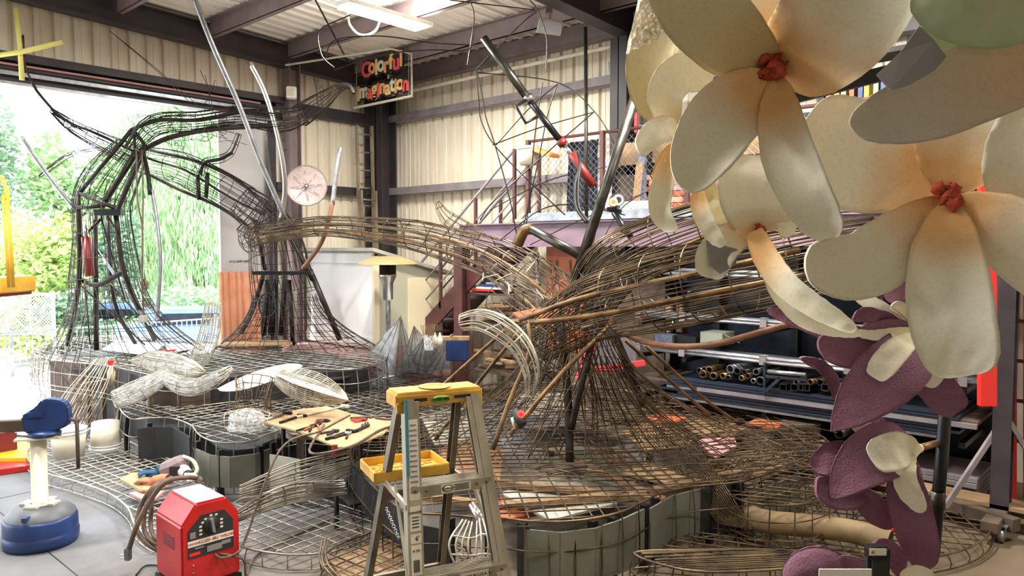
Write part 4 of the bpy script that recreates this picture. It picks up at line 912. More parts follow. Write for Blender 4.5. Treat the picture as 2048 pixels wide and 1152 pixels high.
pipes(t1, [([(156, 385, 10.1), (158, 560, 10.2), (135, 690, 10.6)], .035), ([(190, 425, 10.3), (193, 700, 10.4)], .035), ([(232, 430, 10), (250, 550, 10.1), (310, 680, 10.4)], .035),
    ([(215, 430, 10.5), (228, 600, 10.5), (272, 690, 10.7)], .028), ([(160, 385, 10.1), (265, 258, 10)], .03), ([(205, 412, 10), (275, 300, 9.9)], .04), ([(235, 420, 9.8), (290, 290, 9.9)], .035),
    ([(265, 258, 10), (320, 240, 10), (400, 240, 10), (490, 222, 10), (560, 224, 10)], .028), ([(285, 300, 10), (340, 275, 10), (430, 258, 10), (560, 250, 10)], .035), ([(265, 258, 10), (298, 300, 10)], .025), ([(268, 262, 10), (270, 300, 10)], .02),
    ([(145, 416, 10.1), (200, 412, 10)], .03), ([(156, 385, 10.1), (240, 420, 9.9)], .03), ([(150, 553, 10.3), (195, 570, 10.2), (252, 540, 10.1)], .035), ([(300, 390, 10.1), (296, 350, 10.1), (285, 300, 10)], .03), ([(200, 440, 10), (160, 480, 10.2)], .02), ([(240, 470, 10), (200, 420, 10), (250, 600, 10.2)], .012), ([(150, 560, 10.3), (290, 690, 10.3)], .012), ([(215, 560, 10.3), (320, 680, 10.5)], .012), ([(170, 560, 10), (180, 690, 10)], .01)], 'darkpipe')
MB().beam(P(192, 425, 9.9), P(245, 425, 9.9), .12, .08).build('base_plate', 'blackmetal', t1, bevel=.005)
MB().tube([P(172, 475, 10), P(180, 552, 10)], .06, 14).build('cylinder', 'darkred', t1); MB().tube([P(170, 450, 10), P(172, 475, 10)], .03, 10).build('piston_rod', 'chrome', t1)
for xx in (273, 284): MB().tube(smooth(path([(xx, 300, 9.8), (xx + 2, 400, 9.8), (285, 460, 9.8), (284, 560, 9.8), (288, 640, 9.9)]), 5), .012, 6).build('cable', 'cable', t1)
MB().obox(P(286, 638, 9.85), RT * .045, V((0, 0, .05)), V((FW.x, FW.y, 0)) * .04).build('connector', 'greyboard', t1, bevel=.01)
q = MB(); r = random.Random(4)
for i in range(70):
    a = P(r.uniform(285, 460), r.uniform(225, 285), r.uniform(9.8, 10.2)); b = a + V((r.uniform(-.35, .35), r.uniform(-.35, .35), r.uniform(-.12, .12))); q.wire(smooth([a, (a + b) / 2 + V((0, 0, r.uniform(-.06, .06))), b], 2), .004)
for (x0, y0, x1, y1) in ((400, 140, 425, 215), (410, 150, 418, 220), (430, 60 + 100, 405, 215), (220, 62, 400, 215), (225, 66, 380, 205), (355, 290, 400, 350), (370, 285, 395, 345), (415, 270, 420, 320)): q.wire(smooth([P(x0, y0, 10), P((x0 + x1) / 2 + 4, (y0 + y1) / 2, 10), P(x1, y1, 10)], 3), .004)
stuff(q.build('loose_wires', 'wiredark', t1))
# --- MIDDLE TRUNK (trunk 2)
t2c = pz(592, 694, .86); t2 = E('wire_tree', (t2c.x, t2c.y, .86), 'middle wire trunk with long limb rising left past the doorway', 'sculpture')
m = MB(); wa = P(572, 590, 11); skirt(m, t2c, 1.12, .8, (wa.x, wa.y, wa.z), .48, 46, 7, .87, .005, 1.9, 21)
cage(m, path([(572, 590, 11), (560, 540, 11), (552, 490, 10.9), (530, 440, 10.8), (480, 400, 10.7)]), [.48, .43, .38, .3, .24], 30, .25, .005, seed=22)
cage(m, path([(490, 405, 10.7), (430, 370, 10.7), (360, 335, 10.7), (290, 320, 10.7), (220, 290, 10.2), (150, 255, 9.6), (105, 222, 9.2)]), [.25, .25, .23, .2, .13, .08, .03], 22, .32, .005, seed=23)
cage(m, path([(268, 320, 10.5), (210, 305, 10.5), (150, 312, 10.5), (110, 335, 10.5), (80, 355, 10.5)]), [.05, .07, .07, .06, .03], 9, .4, .0045, seed=24, arc=(0, 3.2))
cage(m, path([(490, 470, 10.3), (510, 440, 10.3), (530, 400, 10.3)]), [.13, .1, .05], 12, .1, .005, seed=25)
cage(m, path([(402, 350, 10.6), (408, 325, 10.6), (440, 318, 10.6), (462, 305, 10.6), (478, 268, 10.6)]), [.04, .05, .06, .05, .04], 9, .2, .004, seed=26)
stuff(m.build('wire_cage', 'wiredark', t2))  # dark wire colour stands in for the limb's shading against the sky
pipes(t2, [([(620, 540, 10.9), (680, 680, 11)], .04), ([(528, 545, 11), (505, 620, 11.2), (482, 665, 11.4)], .035), ([(578, 560, 10.8), (586, 690, 10.9)], .035), ([(540, 560, 11), (540, 665, 11.4)], .035),
    ([(560, 440, 10.8), (605, 520, 10.8), (625, 560, 10.9)], .035), ([(510, 440, 10.7), (530, 540, 10.9)], .03), ([(530, 430, 10.7), (460, 395, 10.7), (370, 340, 10.7), (300, 318, 10.7), (200, 270, 10.1), (130, 240, 9.5), (80, 190, 9.0), (62, 160, 8.85)], .018),
    ([(545, 425, 10.7), (480, 365, 10.7), (400, 325, 10.7), (300, 300, 10.7)], .025), ([(520, 470, 10.7), (440, 415, 10.7), (360, 380, 10.7), (290, 345, 10.7)], .025), ([(395, 350, 10.6), (398, 400, 10.6)], .03), ([(415, 345, 10.6), (412, 395, 10.6)], .03), ([(62, 160, 8.85), (50, 130, 8.8), (46, 70, 8.75)], .012), ([(400, 348, 10.6), (410, 325, 10.6), (440, 318, 10.6), (465, 305, 10.6)], .025)], 'darkpipe')  # pipes coloured dark too, for the same silhouette shading
MB().beam(P(508, 546, 10.7), P(625, 546, 10.7), .16, .05).build('base_plate', 'blackmetal', t2, bevel=.005)
for (xx, m_) in ((552, 'blackmetal'), (570, 'darkpipe'), (535, 'darkpipe')): MB().tube([P(xx, 560, 10.9), P(xx - 8, 670, 11)], .04, 8).build('inner_post', m_, t2)
MB().beam(P(525, 575, 11.3), P(525, 690, 11.3), .02, .12, FW).beam(P(560, 575, 11.3), P(560, 690, 11.3), .02, .1, FW).beam(P(590, 575, 11.3), P(590, 690, 11.3), .02, .12, FW).build('grey_board', 'greyboard', t2)
a = []; 
for k in range(25): a.append(P(535 + 18 * math.cos(k * .52), 610 + 24 * math.sin(k * .52), 10.7))
MB().tube(a, .012, 6).build('cable_loop', 'rubber', t2)
# --- yellow foam cross on the limb tip
fc = E('foam_cross', P(42, 105, 8.7), 'pale yellow foam rods crossed over the tip of the wire limb', 'marker')
mat('foamyellow', (226, 220, 128), .7)
MB().tube([P(32, 18, 8.75), P(40, 90, 8.75), P(44, 160, 8.8)], .028, 10).build('rod', 'foamyellow', fc); MB().tube([P(-30, 114, 8.72), P(42, 104, 8.7), P(125, 84, 8.85)], .028, 10).build('rod', 'foamyellow', fc)
# --- CONNECTING ARCH between trunk 2 and trunk 3
t3c = pz(1165, 868, .5); t3 = E('wire_tree', (t3c.x, t3c.y, .5), 'biggest and nearest wire trunk with thick limbs reaching left and right', 'sculpture')
m = MB()
cage(m, path([(505, 470, 10.4), (560, 462, 10.2), (640, 452, 9.9), (740, 458, 9.4), (830, 470, 8.9), (920, 495, 8.4), (1000, 520, 7.9), (1070, 565, 7.4), (1140, 620, 7)]), [.16, .13, .13, .15, .18, .2, .23, .26, .25], 32, .32, .0058, seed=31)
cage(m, path([(488, 462, 10.4), (505, 478, 10.35), (530, 482, 10.3)]), [.1, .2, .2], 14, .07, .0045, seed=32)
cage(m, path([(960, 470, 8), (905, 445, 8), (885, 425, 8), (874, 405, 8)]), [.06, .09, .06, .03], 10, .15, .004, seed=33)
skw = P(1150, 660, 6.7)
skirt(m, t3c, 1.55, .95, (skw.x, skw.y, skw.z),   .36, 50, 6, .5, .0055, 1.8, 34)
cage(m, path([(1080, 680, 6.6), (1180, 620, 6.3), (1290, 590, 6), (1400, 565, 5.7), (1520, 545, 5.4), (1650, 515, 5.2), (1760, 490, 5.1)]), [.2, .27, .31, .31, .28, .24, .2], 58, .3, .0062, seed=35)
cage(m, path([(1160, 640, 6.6), (1220, 540, 6.4), (1300, 495, 6.2), (1400, 458, 6), (1520, 420, 5.9), (1640, 395, 5.8)]), [.2, .25, .24, .22, .2, .18], 44, .3, .0058, seed=36)
cage(m, path([(1150, 700, 6.5), (1090, 660, 6.5), (1010, 600, 7.2)]), [.34, .28, .2], 22, .25, .0045, seed=37)
# inner flared tube
skirt(m, pz(1290, 880, .5), .5, .4, P(1210, 720, 6.3), .16, 18, 4, .5, .0048, 2.0, 38)
skirt(m, pz(1040, 900, .5), .35, .3, P(1150, 700, 6.2), .2, 14, 3, .5, .0048, 1.6, 39)
stuff(m.build('wire_cage', 'wire', t3))
m = MB()
cage(m, path([(925, 645, 6.2), (960, 640, 6.15), (1000, 655, 6.1), (1040, 690, 6.1), (1062, 740, 6.1), (1060, 790, 6.15)]), [.07, .09, .1, .09, .07, .04], 16, .5, .0055, seed=40, arc=(0, 3.8), jit=.004)
stuff(m.build('curled_frond', 'wirelight', t3))
pipes(t3, [([(500, 478, 10.4), (560, 455, 10.2), (640, 448, 9.9), (740, 452, 9.4), (850, 468, 8.8), (960, 500, 8.2), (1060, 560, 7.5), (1150, 640, 6.9)], .024), ([(520, 475, 10.3), (640, 460, 9.8), (740, 472, 9.3), (850, 492, 8.8), (960, 530, 8.2), (1040, 590, 7.6), (1110, 660, 7)], .03), ([(700, 462, 9.5), (850, 478, 8.8), (970, 505, 8.1), (1080, 570, 7.4)], .018),
    ([(1040, 640, 6.3), (1150, 600, 6), (1280, 570, 5.8), (1420, 540, 5.6), (1600, 500, 5.3)], .026), ([(1060, 645, 6.2), (1180, 632, 5.9), (1300, 610, 5.7), (1450, 580, 5.5), (1640, 545, 5.2)], .028), ([(1100, 620, 6.4), (1280, 530, 6.2), (1440, 460, 6)], .02),
    ([(1055, 640, 6.3), (1060, 700, 6.2), (1020, 800, 6.1), (985, 900, 6)], .024), ([(1230, 640, 6.3), (1120, 750, 6), (1020, 870, 5.9)], .024), ([(1040, 660, 6.6), (960, 760, 6.8), (870, 880, 6.9)], .022), ([(1250, 680, 6.5), (1360, 780, 6.9), (1420, 830, 7.1)], .02), ([(1290, 690, 6.6), (1400, 790, 7.2), (1480, 850, 7.5)], .02), ([(1010, 660, 6.6), (920, 740, 7), (820, 830, 7.4)], .022)], 'rustpipe')
pipes(t3, [([(1120, 640, 6.5), (1135, 780, 6.4), (1140, 935, 6.25)], .035), ([(1190, 660, 6.4), (1160, 780, 6.3), (1142, 860, 6.3)], .03), ([(1225, 660, 6.8), (1260, 740, 7), (1285, 810, 7.2)], .035), ([(1160, 640, 6.5), (1215, 600, 6.4)], .035)], 'darkpipe')
MB().beam(pz(1115, 938, .5), pz(1168, 930, .5), .12, .03).build('base_plate', 'darkwood', t3)
MB().prism(path([(1025, 625, 6.9), (1095, 612, 6.9), (1150, 618, 6.9), (1140, 640, 6.7), (1060, 650, 6.7)]), (0, 0, -.02)).build('orange_plate', 'orange', t3)
# welds: short tie wires catching the light
q = MB(); r = random.Random(9)
for i in range(50):
    x = r.uniform(960, 1500); y = 520 + (x - 1000) * .02 + r.uniform(0, 150); a = P(x, y, r.uniform(5.9, 6.9)); b = a + V((r.uniform(-.12, .12), r.uniform(-.12, .12), r.uniform(-.1, .1))); q.wire([a, b], .005)
stuff(q.build('tie_wires', 'wirelight', t3))
# wires crossing decks, long loose rods swept around the front
q = MB()
for i in range(16):
    o = i * 7; q.wire(smooth([pz(1250 + o, 830 + i, .55), pz(1340 + o * .9, 930 + i * 1.2, .5), pz(1440 + o * .6, 1050 + i * .6, .18)], 5), .0048)
for k in range(7): q.wire(smooth([pz(1262 + k * 27, 850 + k * 30, .55 - k * .05), pz(1330 + k * 24, 846 + k * 28, .56 - k * .05), pz(1372 + k * 22, 850 + k * 25, .56 - k * .05)], 4), .0048)
for i in range(20):
    o = i * 9; q.wire(smooth([pz(1400 + o, 975 - i * 1.5, .3), pz(1500 + o, 900 - i * .5, .52), pz(1600 + o * .5, 868 + i * 2, .5)], 5), .0045)
e = E('wire_bundle', pz(1420, 960, .1), 'long parallel wires sweeping down the front right of the near platform', 'wire bundle'); stuff(q.build('rods', 'wire', e))
def bundle(pa, pb, pc, n, wv, m_, label, rw=.006, rings=3, jit=.01, seed=1):
    r = random.Random(seed); q = MB(); wv = V(wv); L = []
    for i in range(n):
        f = i / (n - 1) - .5; j = V((r.uniform(-jit, jit), r.uniform(-jit, jit), r.uniform(-jit, jit)))
        L.append(smooth([V(pa) + wv * f * .5 + j, V(pb) + wv * f * 1.0 + j, V(pc) + wv * f * .7 - j], 6)); q.wire(L[-1], rw)
    for k in range(1, rings + 1):
        ii = int(len(L[0]) * k / (rings + 1)); q.wire([l[ii] for l in L], rw)
    e = E('wire_bundle', ((V(pa) + V(pc)) / 2).xy.to_3d(), label, 'wire bundle'); stuff(q.build('rods', m_, e)); return e
bundle(P(480, 990, 5.7), P(590, 960, 5.8), P(700, 925, 6), 15, (0, 0, .28), 'wiremid', 'bundle of curved wires hanging below the plywood tool table', seed=3)
bundle(P(470, 1035, 5.6), P(570, 990, 5.7), P(690, 975, 5.9), 12, (.12, -.1, .2), 'wiremid', 'bundle of wires fanning out right of the red welder', seed=4)
bundle(P(210, 715, 9), P(165, 790, 8.6), P(130, 870, 8.3), 12, (.35, .35, .1), 'wirelight', 'flat fan of rods leaning on the brown platform side', seed=5, rings=2)
bundle(P(205, 760, 8.8), P(170, 820, 8.4), P(150, 880, 8), 10, (.3, .3, .05), 'wire', 'second fan of rods behind the blue vise', seed=6, rings=2)
bundle(P(950, 1040, 4.2), P(945, 1090, 4.1), P(948, 1150, 4.1), 8, (.18, .16, 0), 'wirelight', 'curved bright wires standing between the stepladder legs', seed=7, rings=2)
bundle(P(720, 1190, 4.4), P(650, 1130, 4.6), P(650, 1080, 4.9), 3, (.03, .03, 0), 'wire', 'thick curved rods at the corner of the brown board', .008, 1, seed=8)
# random long loose rods over the decks for the cluttered weave
q = MB(); r = random.Random(12)
for i in range(110):
    x = r.uniform(420, 1000); y = r.uniform(722, 850); z = .56 + r.uniform(0, .05); a = pz(x, y, z); an = r.uniform(-.3, .3) + R(94 if i % 3 else 10); d = V((math.cos(an), math.sin(an), 0)) * r.uniform(.3, 1.0)
    b = a + d; q.wire(smooth([a, (a + b) / 2 + V((0, 0, r.uniform(0, .05))), b + V((0, 0, r.uniform(-.03, .03)))], 2), .0045)
e = E('loose_rods', pz(700, 780, .5), 'loose bent rods scattered over the middle wire platform', 'wire bundle'); stuff(q.build('rods', 'wire', e))
q = MB()
for i in range(120):
    x = r.uniform(1020, 1620); y = r.uniform(max(805, 805 + (x - 1300) * .18), 960); z = .54 + r.uniform(0, .05); a = pz(x, y, z); an = r.uniform(-.3, .3) + R(52 if i % 2 else 140); d = V((math.cos(an), math.sin(an), 0)) * r.uniform(.3, .9)
    b = a + d; q.wire(smooth([a, (a + b) / 2 + V((0, 0, r.uniform(-.02, .05))), b + V((0, 0, r.uniform(-.03, .03)))], 2), .0045)
e = E('loose_rods', pz(1300, 880, .5), 'loose bent rods scattered over the near wire platform', 'wire bundle'); stuff(q.build('rods', 'wire', e))
q = MB()
for i in range(60):
    x = r.uniform(60, 150); y = r.uniform(690, 830); a = P(x, y, 9.9 + r.uniform(-.2, .2)); b = a + V((r.uniform(-.1, .1), r.uniform(-.1, .1), -r.uniform(.1, .5))); q.wire([a, b], .004)
e = E('loose_rods', pz(90, 860, .02), 'thin loose wires dangling at the sunlit left end of the rear platform', 'wire bundle'); stuff(q.build('rods', 'wirelight', e))
# ---- overhead thin wire framework of the unfinished limb
q = MB(); W = [[(952, 135), (965, 190), (972, 235), (990, 290), (1020, 400), (1035, 480)], [(952, 140), (958, 200), (962, 240), (985, 285), (1040, 345), (1130, 430)], [(955, 145), (1115, 165), (1188, 222), (1225, 280), (1228, 300)], [(985, 290), (1080, 255), (1188, 224)], [(1115, 168), (1060, 215), (992, 290)], [(1115, 168), (1095, 230), (1075, 330), (1045, 460)], [(1188, 224), (1100, 300), (990, 400), (960, 440)],
    [(952, 140), (1040, 50), (1075, 22)], [(935, 130), (948, 40), (942, 5)], [(1092, 145), (1093, 75), (1076, 22), (1060, 0)], [(1070, 20), (900, 0)], [(700, 0 + 30), (640, 60), (640, 100), (650, 120), (668, 135)], [(650, 118), (670, 80), (760, 72), (860, 85), (940, 90)], [(668, 140), (760, 110), (860, 100), (935, 100), (948, 70)], [(1085, 165), (1070, 270), (1058, 400), (1050, 470)], [(1320, 370), (1290, 385), (1240, 420), (1200, 490)], [(1290, 330), (1325, 400), (1350, 470)], [(1060, 490), (1150, 445), (1290, 385)], [(1000, 480), (1080, 420), (1150, 410), (1250, 430)], [(980, 420), (1100, 360), (1230, 330)]]
for i, l in enumerate(W): q.wire(smooth([P(x, y, 7.6 + .15 * (i % 3)) for x, y in l], 5), .0065)
e = E('wire_outline', P(1100, 500, 7.6), 'thin overhead wire outline arching above the biggest trunk up to the roof', 'wire frame'); stuff(q.build('rods', 'darkpipe', e))
# ---- conduits and ram
def pipeobj(pts, rr, m_, lab, nm='steel_pipe', n=10, cat='pipe'):
    q = MB(); q.tube(smooth(path(pts), 6), rr, n); return T(q.build(nm, m_), lab, cat)
pipeobj([(386, -10, 8.8), (425, 90, 9.1), (478, 210, 9.5), (520, 320, 9.8), (572, 440, 10.2)], .033, 'galv', 'long straight shiny pipe slanting from the roof down to the middle trunk')
pipeobj([(500, 125, 9.7), (528, 180, 9.8), (550, 250, 9.9), (565, 320, 10), (570, 380, 10.1), (562, 440, 10.2)], .033, 'chrome', 'curved shiny pipe with open end above the middle trunk')
pipeobj([(681, 295, 10), (672, 350, 10), (665, 410, 10)], .03, 'galv', 'short bright pipe rising from the arch beside the round dish')
pipeobj([(665, 405, 10), (655, 450, 10), (640, 490, 10.1), (605, 538, 10.3)], .03, 'brownrubber', 'brown curved hose below the bright pipe over the arch', 'hose', cat='hose')
pipeobj([(39, 268, 9.6), (92, 345, 9.8), (148, 416, 10)], .028, 'galv', 'straight grey pipe leaning onto the left trunk from the left')
pipeobj([(300, 370, 10.3), (312, 430, 10.3), (320, 510, 10.3), (318, 580, 10.3), (314, 640, 10.3)], .028, 'galv', 'tall curved pale pipe standing right of the left trunk')
pipeobj([(300, 650, 10.2), (180, 350 + 130, 10.4)], .02, 'galv', 'pale straight rod crossing inside the left trunk')
pipeobj([(1250, 668, 6.2), (1290, 684, 6), (1360, 693, 5.8), (1430, 688, 5.7), (1500, 670, 5.6), (1580, 648, 5.5)], .024, 'brownrubber', 'long brown curved hose in front of the steel rack', 'hose', cat='hose')
pipeobj([(1272, 190, 6.4), (1150, 560, 6.5)], .045, 'gunmetal', 'thick dark pipe leaning steeply up behind the cream petals', n=14)
q = E('elbow_pipe', P(1100, 560, 7), 'thick dark L-shaped pipe joining the steep pipe above the trunk', 'pipe')
MB().tube(smooth(path([(1035, 490, 6.9), (1048, 462, 6.85), (1065, 458, 6.8)]), 4), .05, 12).build('elbow', 'rustpipe', q); MB().tube(path([(1062, 458, 6.8), (1162, 512, 6.5)]), .042, 12).build('arm', 'gunmetal', q)
pipeobj([(1228, 425, 7.2), (1262, 475, 7.1)], .03, 'blackmetal', 'black strut holding the round motor over the trunk')
mo = E('motor', P(1225, 405, 7.1), 'small black winch motor with orange face beside the steep pipe', 'motor')
MB().cyl(P(1230, 402, 7.1), .06, .1, 20, (-FW + RT * .2)).build('body', 'blackmetal', mo); MB().cyl(P(1226, 404, 6.98), .042, .015, 18, (-FW + RT * .2)).build('face', 'orange', mo); MB().beam(P(1215, 418, 7.1), P(1242, 424, 7.05), .05, .04).build('mount', 'blackmetal', mo)
pipeobj([(1195, 400, 6.8), (1185, 480, 6.7), (1165, 545, 6.6)], .02, 'rustpipe', 'bundle pipe running parallel beside the steep dark pipe')
hr = E('hydraulic_ram', P(1120, 260, 7.4), 'long hydraulic ram with chrome top and red lower cylinder hanging over the trunk', 'ram')
MB().tube([P(968, 76, 7.7), P(1055, 196, 7.6)], .042, 16).build('upper_tube', 'gunmetal', hr); MB().lathe(P(1055, 194, 7.6), [(.01, 0), (.06, 0), (.06, .06), (.01, .06)], 16, P(1120, 280, 7.5) - P(1055, 196, 7.6)).build('collar', 'chrome', hr)
MB().tube([P(1058, 200, 7.6), P(1118, 278, 7.5)], .034, 14).build('black_tube', 'blackmetal', hr); MB().tube([P(1120, 280, 7.5), P(1128, 290, 7.5)], .05, 14).build('red_collar', 'darkred', hr)
MB().tube([P(1126, 288, 7.5), P(1145, 312, 7.45)], .026, 12).build('piston_rod', 'chrome', hr); MB().tube([P(1143, 308, 7.45), P(1187, 372, 7.4)], .044, 16).build('red_cylinder', 'darkred', hr)
MB().tube(path([(1052, 200, 7.5), (1032, 212, 7.45), (1052, 246, 7.4), (1075, 233, 7.45)]), .018, 8).build('hose_frame', 'blackmetal', hr)
for o in (0, 6): MB().tube(smooth(path([(1155, 300, 7.3), (1160, 330, 7.3), (1150 + o, 370, 7.2), (1152 + o, 415, 7.1), (1172 + o, 445, 7)]), 5), .014, 6).build('hose', 'rubber', hr)
gp = MB(); gp.prism([pY(x, y, 8.33) for x, y in ((1216, 123), (1262, 128), (1266, 157), (1218, 148))], (0, .03, 0)); T(gp.build('grey_plate', 'greyboard'), 'small grey plate fixed in front of the upper wall girt', 'plate')
# ================================================================ THINGS ON AND AROUND THE PLATFORMS
# ---- stepladder
A_ = R(26); Wd = RT * math.cos(A_) + V((FW.x, FW.y, 0)).normalized() * math.sin(A_); Wd.normalize(); Sd = V((-Wd.y, Wd.x, 0)); Z = V((0, 0, 1))
lc = P(869, 774, 2.86); O = V((lc.x, lc.y, 0)); TOP = lc.z - .0
sl = E('stepladder', O, 'aluminium stepladder with yellow top cap in front of the wire platforms', 'ladder')
def Lp(a, s_, z): return O + Wd * a + Sd * s_ + Z * z
cap = MB(); cw, cd = .166, .062
cap.obox(Lp(0, 0, TOP - .012), Wd * cw, Sd * cd, Z * .012)
cap.build('top_cap', 'ladyellow', sl, bevel=.004)
q = MB(); q.obox(Lp(0, -cd, TOP - .032), Wd * cw, Sd * .006, Z * .022); q.obox(Lp(0, cd, TOP - .032), Wd * cw, Sd * .006, Z * .022); q.obox(Lp(-cw, 0, TOP - .032), Wd * .006, Sd * cd, Z * .024); q.obox(Lp(cw, 0, TOP - .032), Wd * .006, Sd * cd, Z * .024)
for s_ in (-1, 1): q.obox(Lp(s_ * (cw - .03), -cd - .002, TOP - .055), Wd * .034, Sd * .007, Z * .02)
q.build('cap_skirt', 'ladyellow', sl, bevel=.003)
q = MB(); q.lathe(Lp(0, 0, TOP), [(.05, .0), (.062, .004), (.056, .006), (.048, .001)], 24); q.build('cap_ring', 'ladyellow2', sl)
q = MB()
for s_ in (-1, 1): q.obox(Lp(s_ * .088, -cd - .007, TOP - .03), Wd * .034, Sd * .001, Z * .006)
q.build('cap_slot', 'blackboard', sl)
q = MB(); q.lathe(Lp(0, -cd - .0065, TOP - .034), [(.0005, 0), (.02, 0), (.02, .002), (.0005, .002)], 24, -Sd)
for i, v in enumerate(q.v): d = v - Lp(0, -cd - .0065, TOP - .034); q.v[i] = v + Wd * d.dot(Wd) * .9 - Z * d.z * .25
q.build('maker_badge', mat('badgegreen', (150, 190, 90), .5), sl); text('WERNER', 'badge_text', 'blackboard', sl, Lp(0, -cd - .0098, TOP - .034), Wd, Z, .017, .0006, .0006)
spread = .52; wt, wb_ = .135, .255
def frail(s_, z): f = (TOP - z) / TOP; return Lp(s_ * (wt + (wb_ - wt) * f), -cd * .7 - spread * .95 * f, z)
def rrail(s_, z): f = (TOP - z) / TOP; return Lp(s_ * (wt - .01 + (wb_ - .02 - wt) * f), cd * .7 + spread * 1.28 * f, z)
for s_ in (-1, 1):
    q = MB(); a, b = frail(s_, TOP - .03), frail(s_, 0); t_ = (b - a).normalized(); sn = Wd.cross(t_).normalized() # channel
    q.obox((a + b) / 2 + Wd * s_ * .0, t_ * (b - a).length / 2, Wd * .0022, sn * .038)
    for e_ in (-1, 1): q.obox((a + b) / 2 + sn * e_ * .037 - Wd * s_ * .012, t_ * (b - a).length / 2, Wd * .013, sn * .0018)
    # wide front flange seen from the front
    q.obox((a + b) / 2 - Sd * .036 - Wd * s_ * .016, t_ * (b - a).length / 2, Wd * .028, Sd * .0022)
    q.build('front_rail', 'alu', sl)
    q = MB(); a, b = rrail(s_, TOP - .03), rrail(s_, 0); t_ = (b - a).normalized(); sn = Wd.cross(t_).normalized()
    q.obox((a + b) / 2, t_ * (b - a).length / 2, Wd * .002, sn * .022)
    for e_ in (-1, 1): q.obox((a + b) / 2 + sn * e_ * .021 - Wd * s_ * .011, t_ * (b - a).length / 2, Wd * .011, sn * .0018)
    q.build('rear_rail', 'aludark', sl)
steps = []
for k, z in enumerate((.2, .5, .8, 1.105, 1.405)):
    a, b = frail(-1, z) , frail(1, z); q = MB(); c = (a + b) / 2
    q.obox(c + Sd * .0, Wd * ((b - a).length / 2 - .002), Sd * .043, Z * .002)
    q.obox(c - Sd * .043 - Z * .018, Wd * ((b - a).length / 2 - .002), Sd * .002, Z * .02); q.obox(c + Sd * .043 - Z * .013, Wd * ((b - a).length / 2), Sd * .002, Z * .014)
    for o in range(-3, 4): q.obox(c + Sd * o * .012 + Z * .0025, Wd * ((b - a).length / 2 - .004), Sd * .002, Z * .0015)
    st_ = q.build('step', 'alu', sl); steps.append(c)
    q = MB()
    for s_ in (-1, 1): q.obox(c + Wd * s_ * ((b - a).length / 2 - .035) - Sd * .02 - Z * .05, (Wd * s_ * .7 - Z * -1.0).normalized() * .05 if False else (Wd * s_ * .62 - Z * .78).normalized() * .055, Sd * .009, (Wd * s_ * .78 + Z * .62).normalized() * .002)
    q.build('step_brace', 'alu', sl)
    q = MB()
    for s_ in (-.62, .62): MB().lathe(c + Wd * s_ * (b - a).length / 2 - Sd * .0455 - Z * .016, [(.0004, .003), (.006, .002), (.006, 0)], 10, -Sd).build('rivet', 'aludark', st_)
    for s_ in (-1, 1): MB().lathe(frail(s_, z - .015) - Sd * .039 - Wd * s_ * .02, [(.0004, .004), (.007, .003), (.007, 0)], 10, -Sd).build('rivet', 'aludark', st_)
for z in (.3, .85, 1.25):
    q = MB(); q.beam(rrail(-1, z), rrail(1, z), .02, .03); q.build('rear_brace', 'aludark', sl)
for s_ in (-1, 1):
    q = MB(); q.beam(frail(s_, 1.33), rrail(s_, 1.33), .012, .02); q.beam(frail(s_, 1.08), rrail(s_, 1.36) * .5 + frail(s_, 1.36) * .5, .008, .02); q.build('spreader', 'alu', sl)
    MB().obox(frail(s_, .015), Wd * .03, Sd * .05, Z * .015).build('foot', 'rubber', sl); MB().obox(rrail(s_, .015), Wd * .02, Sd * .03, Z * .015).build('foot', 'rubber', sl)
# labels on the front left rail and steps
def raillabel(z0, z1, m_='offwhite', nm='label'):
    a, b = frail(-1, z0), frail(-1, z1); t_ = (b - a); q = MB(); c = (a + b) / 2 - Sd * .0402 + Wd * .016; q.obox(c, t_ / 2, Wd * .019, Sd * .0006); return q.build(nm, m_, sl), c, t_.normalized()
lb, c, t_ = raillabel(TOP - .09, TOP - .36)
for k in range(14): MB().obox(c - t_ * (.12 - k * .018) - Sd * .0009, Wd * (.014 if k % 3 else .011), Sd * .0003, -t_ * .003).build('print_line', 'girt', lb)
lb, c, t_ = raillabel(TOP - .38, TOP - .46); text('DANGER', 'print', 'blackboard', lb, c - Sd * .0009 - t_ * .02, Wd, -t_, .012, .0003, .0004)
for k in range(4): MB().obox(c + t_ * (k * .011 - .004) - Sd * .0009, Wd * .013, Sd * .0003, -t_ * .002).build('print_line', 'blackboard', lb)
lb, c, t_ = raillabel(TOP - .47, TOP - .50); text('6\'', 'print', 'blackboard', lb, c - Sd * .0009 + Wd * .005, Wd, -t_, .022, .0003, .0006)
lb, c, t_ = raillabel(TOP - .505, TOP - .60)
for k in range(9): MB().obox(c + t_ * .02 + Wd * (k * .0026 - .0105) - Sd * .0009, Wd * (.0006 + .0004 * (k % 2)), Sd * .0003, -t_ * .02).build('print_line', 'blackboard', lb)
text('IA 225', 'print', 'blackboard', lb, c - t_ * .03 - Sd * .0009, Wd, -t_, .010, .0003, .0003)
c = steps[4] - Sd * .0456 - Z * .018 + Wd * .015
lb = MB().obox(c, Wd * .058, Sd * .0006, Z * .016).build('label', 'offwhite', sl)
q = MB(); q.lathe(c - Wd * .032 - Sd * .0008, [(.0004, 0), (.013, 0), (.013, .0006), (.0004, .0006)], 20, -Sd)
for i, v in enumerate(q.v): d = v - (c - Wd * .032); q.v[i] = v + Wd * d.dot(Wd) * .7
q.build('print', 'blackboard', lb); q = MB().lathe(c - Wd * .032 - Sd * .0016, [(.0004, 0), (.010, 0), (.010, .0004), (.0004, .0004)], 20, -Sd)
for i, v in enumerate(q.v): d = v - (c - Wd * .032); q.v[i] = v + Wd * d.dot(Wd) * .7
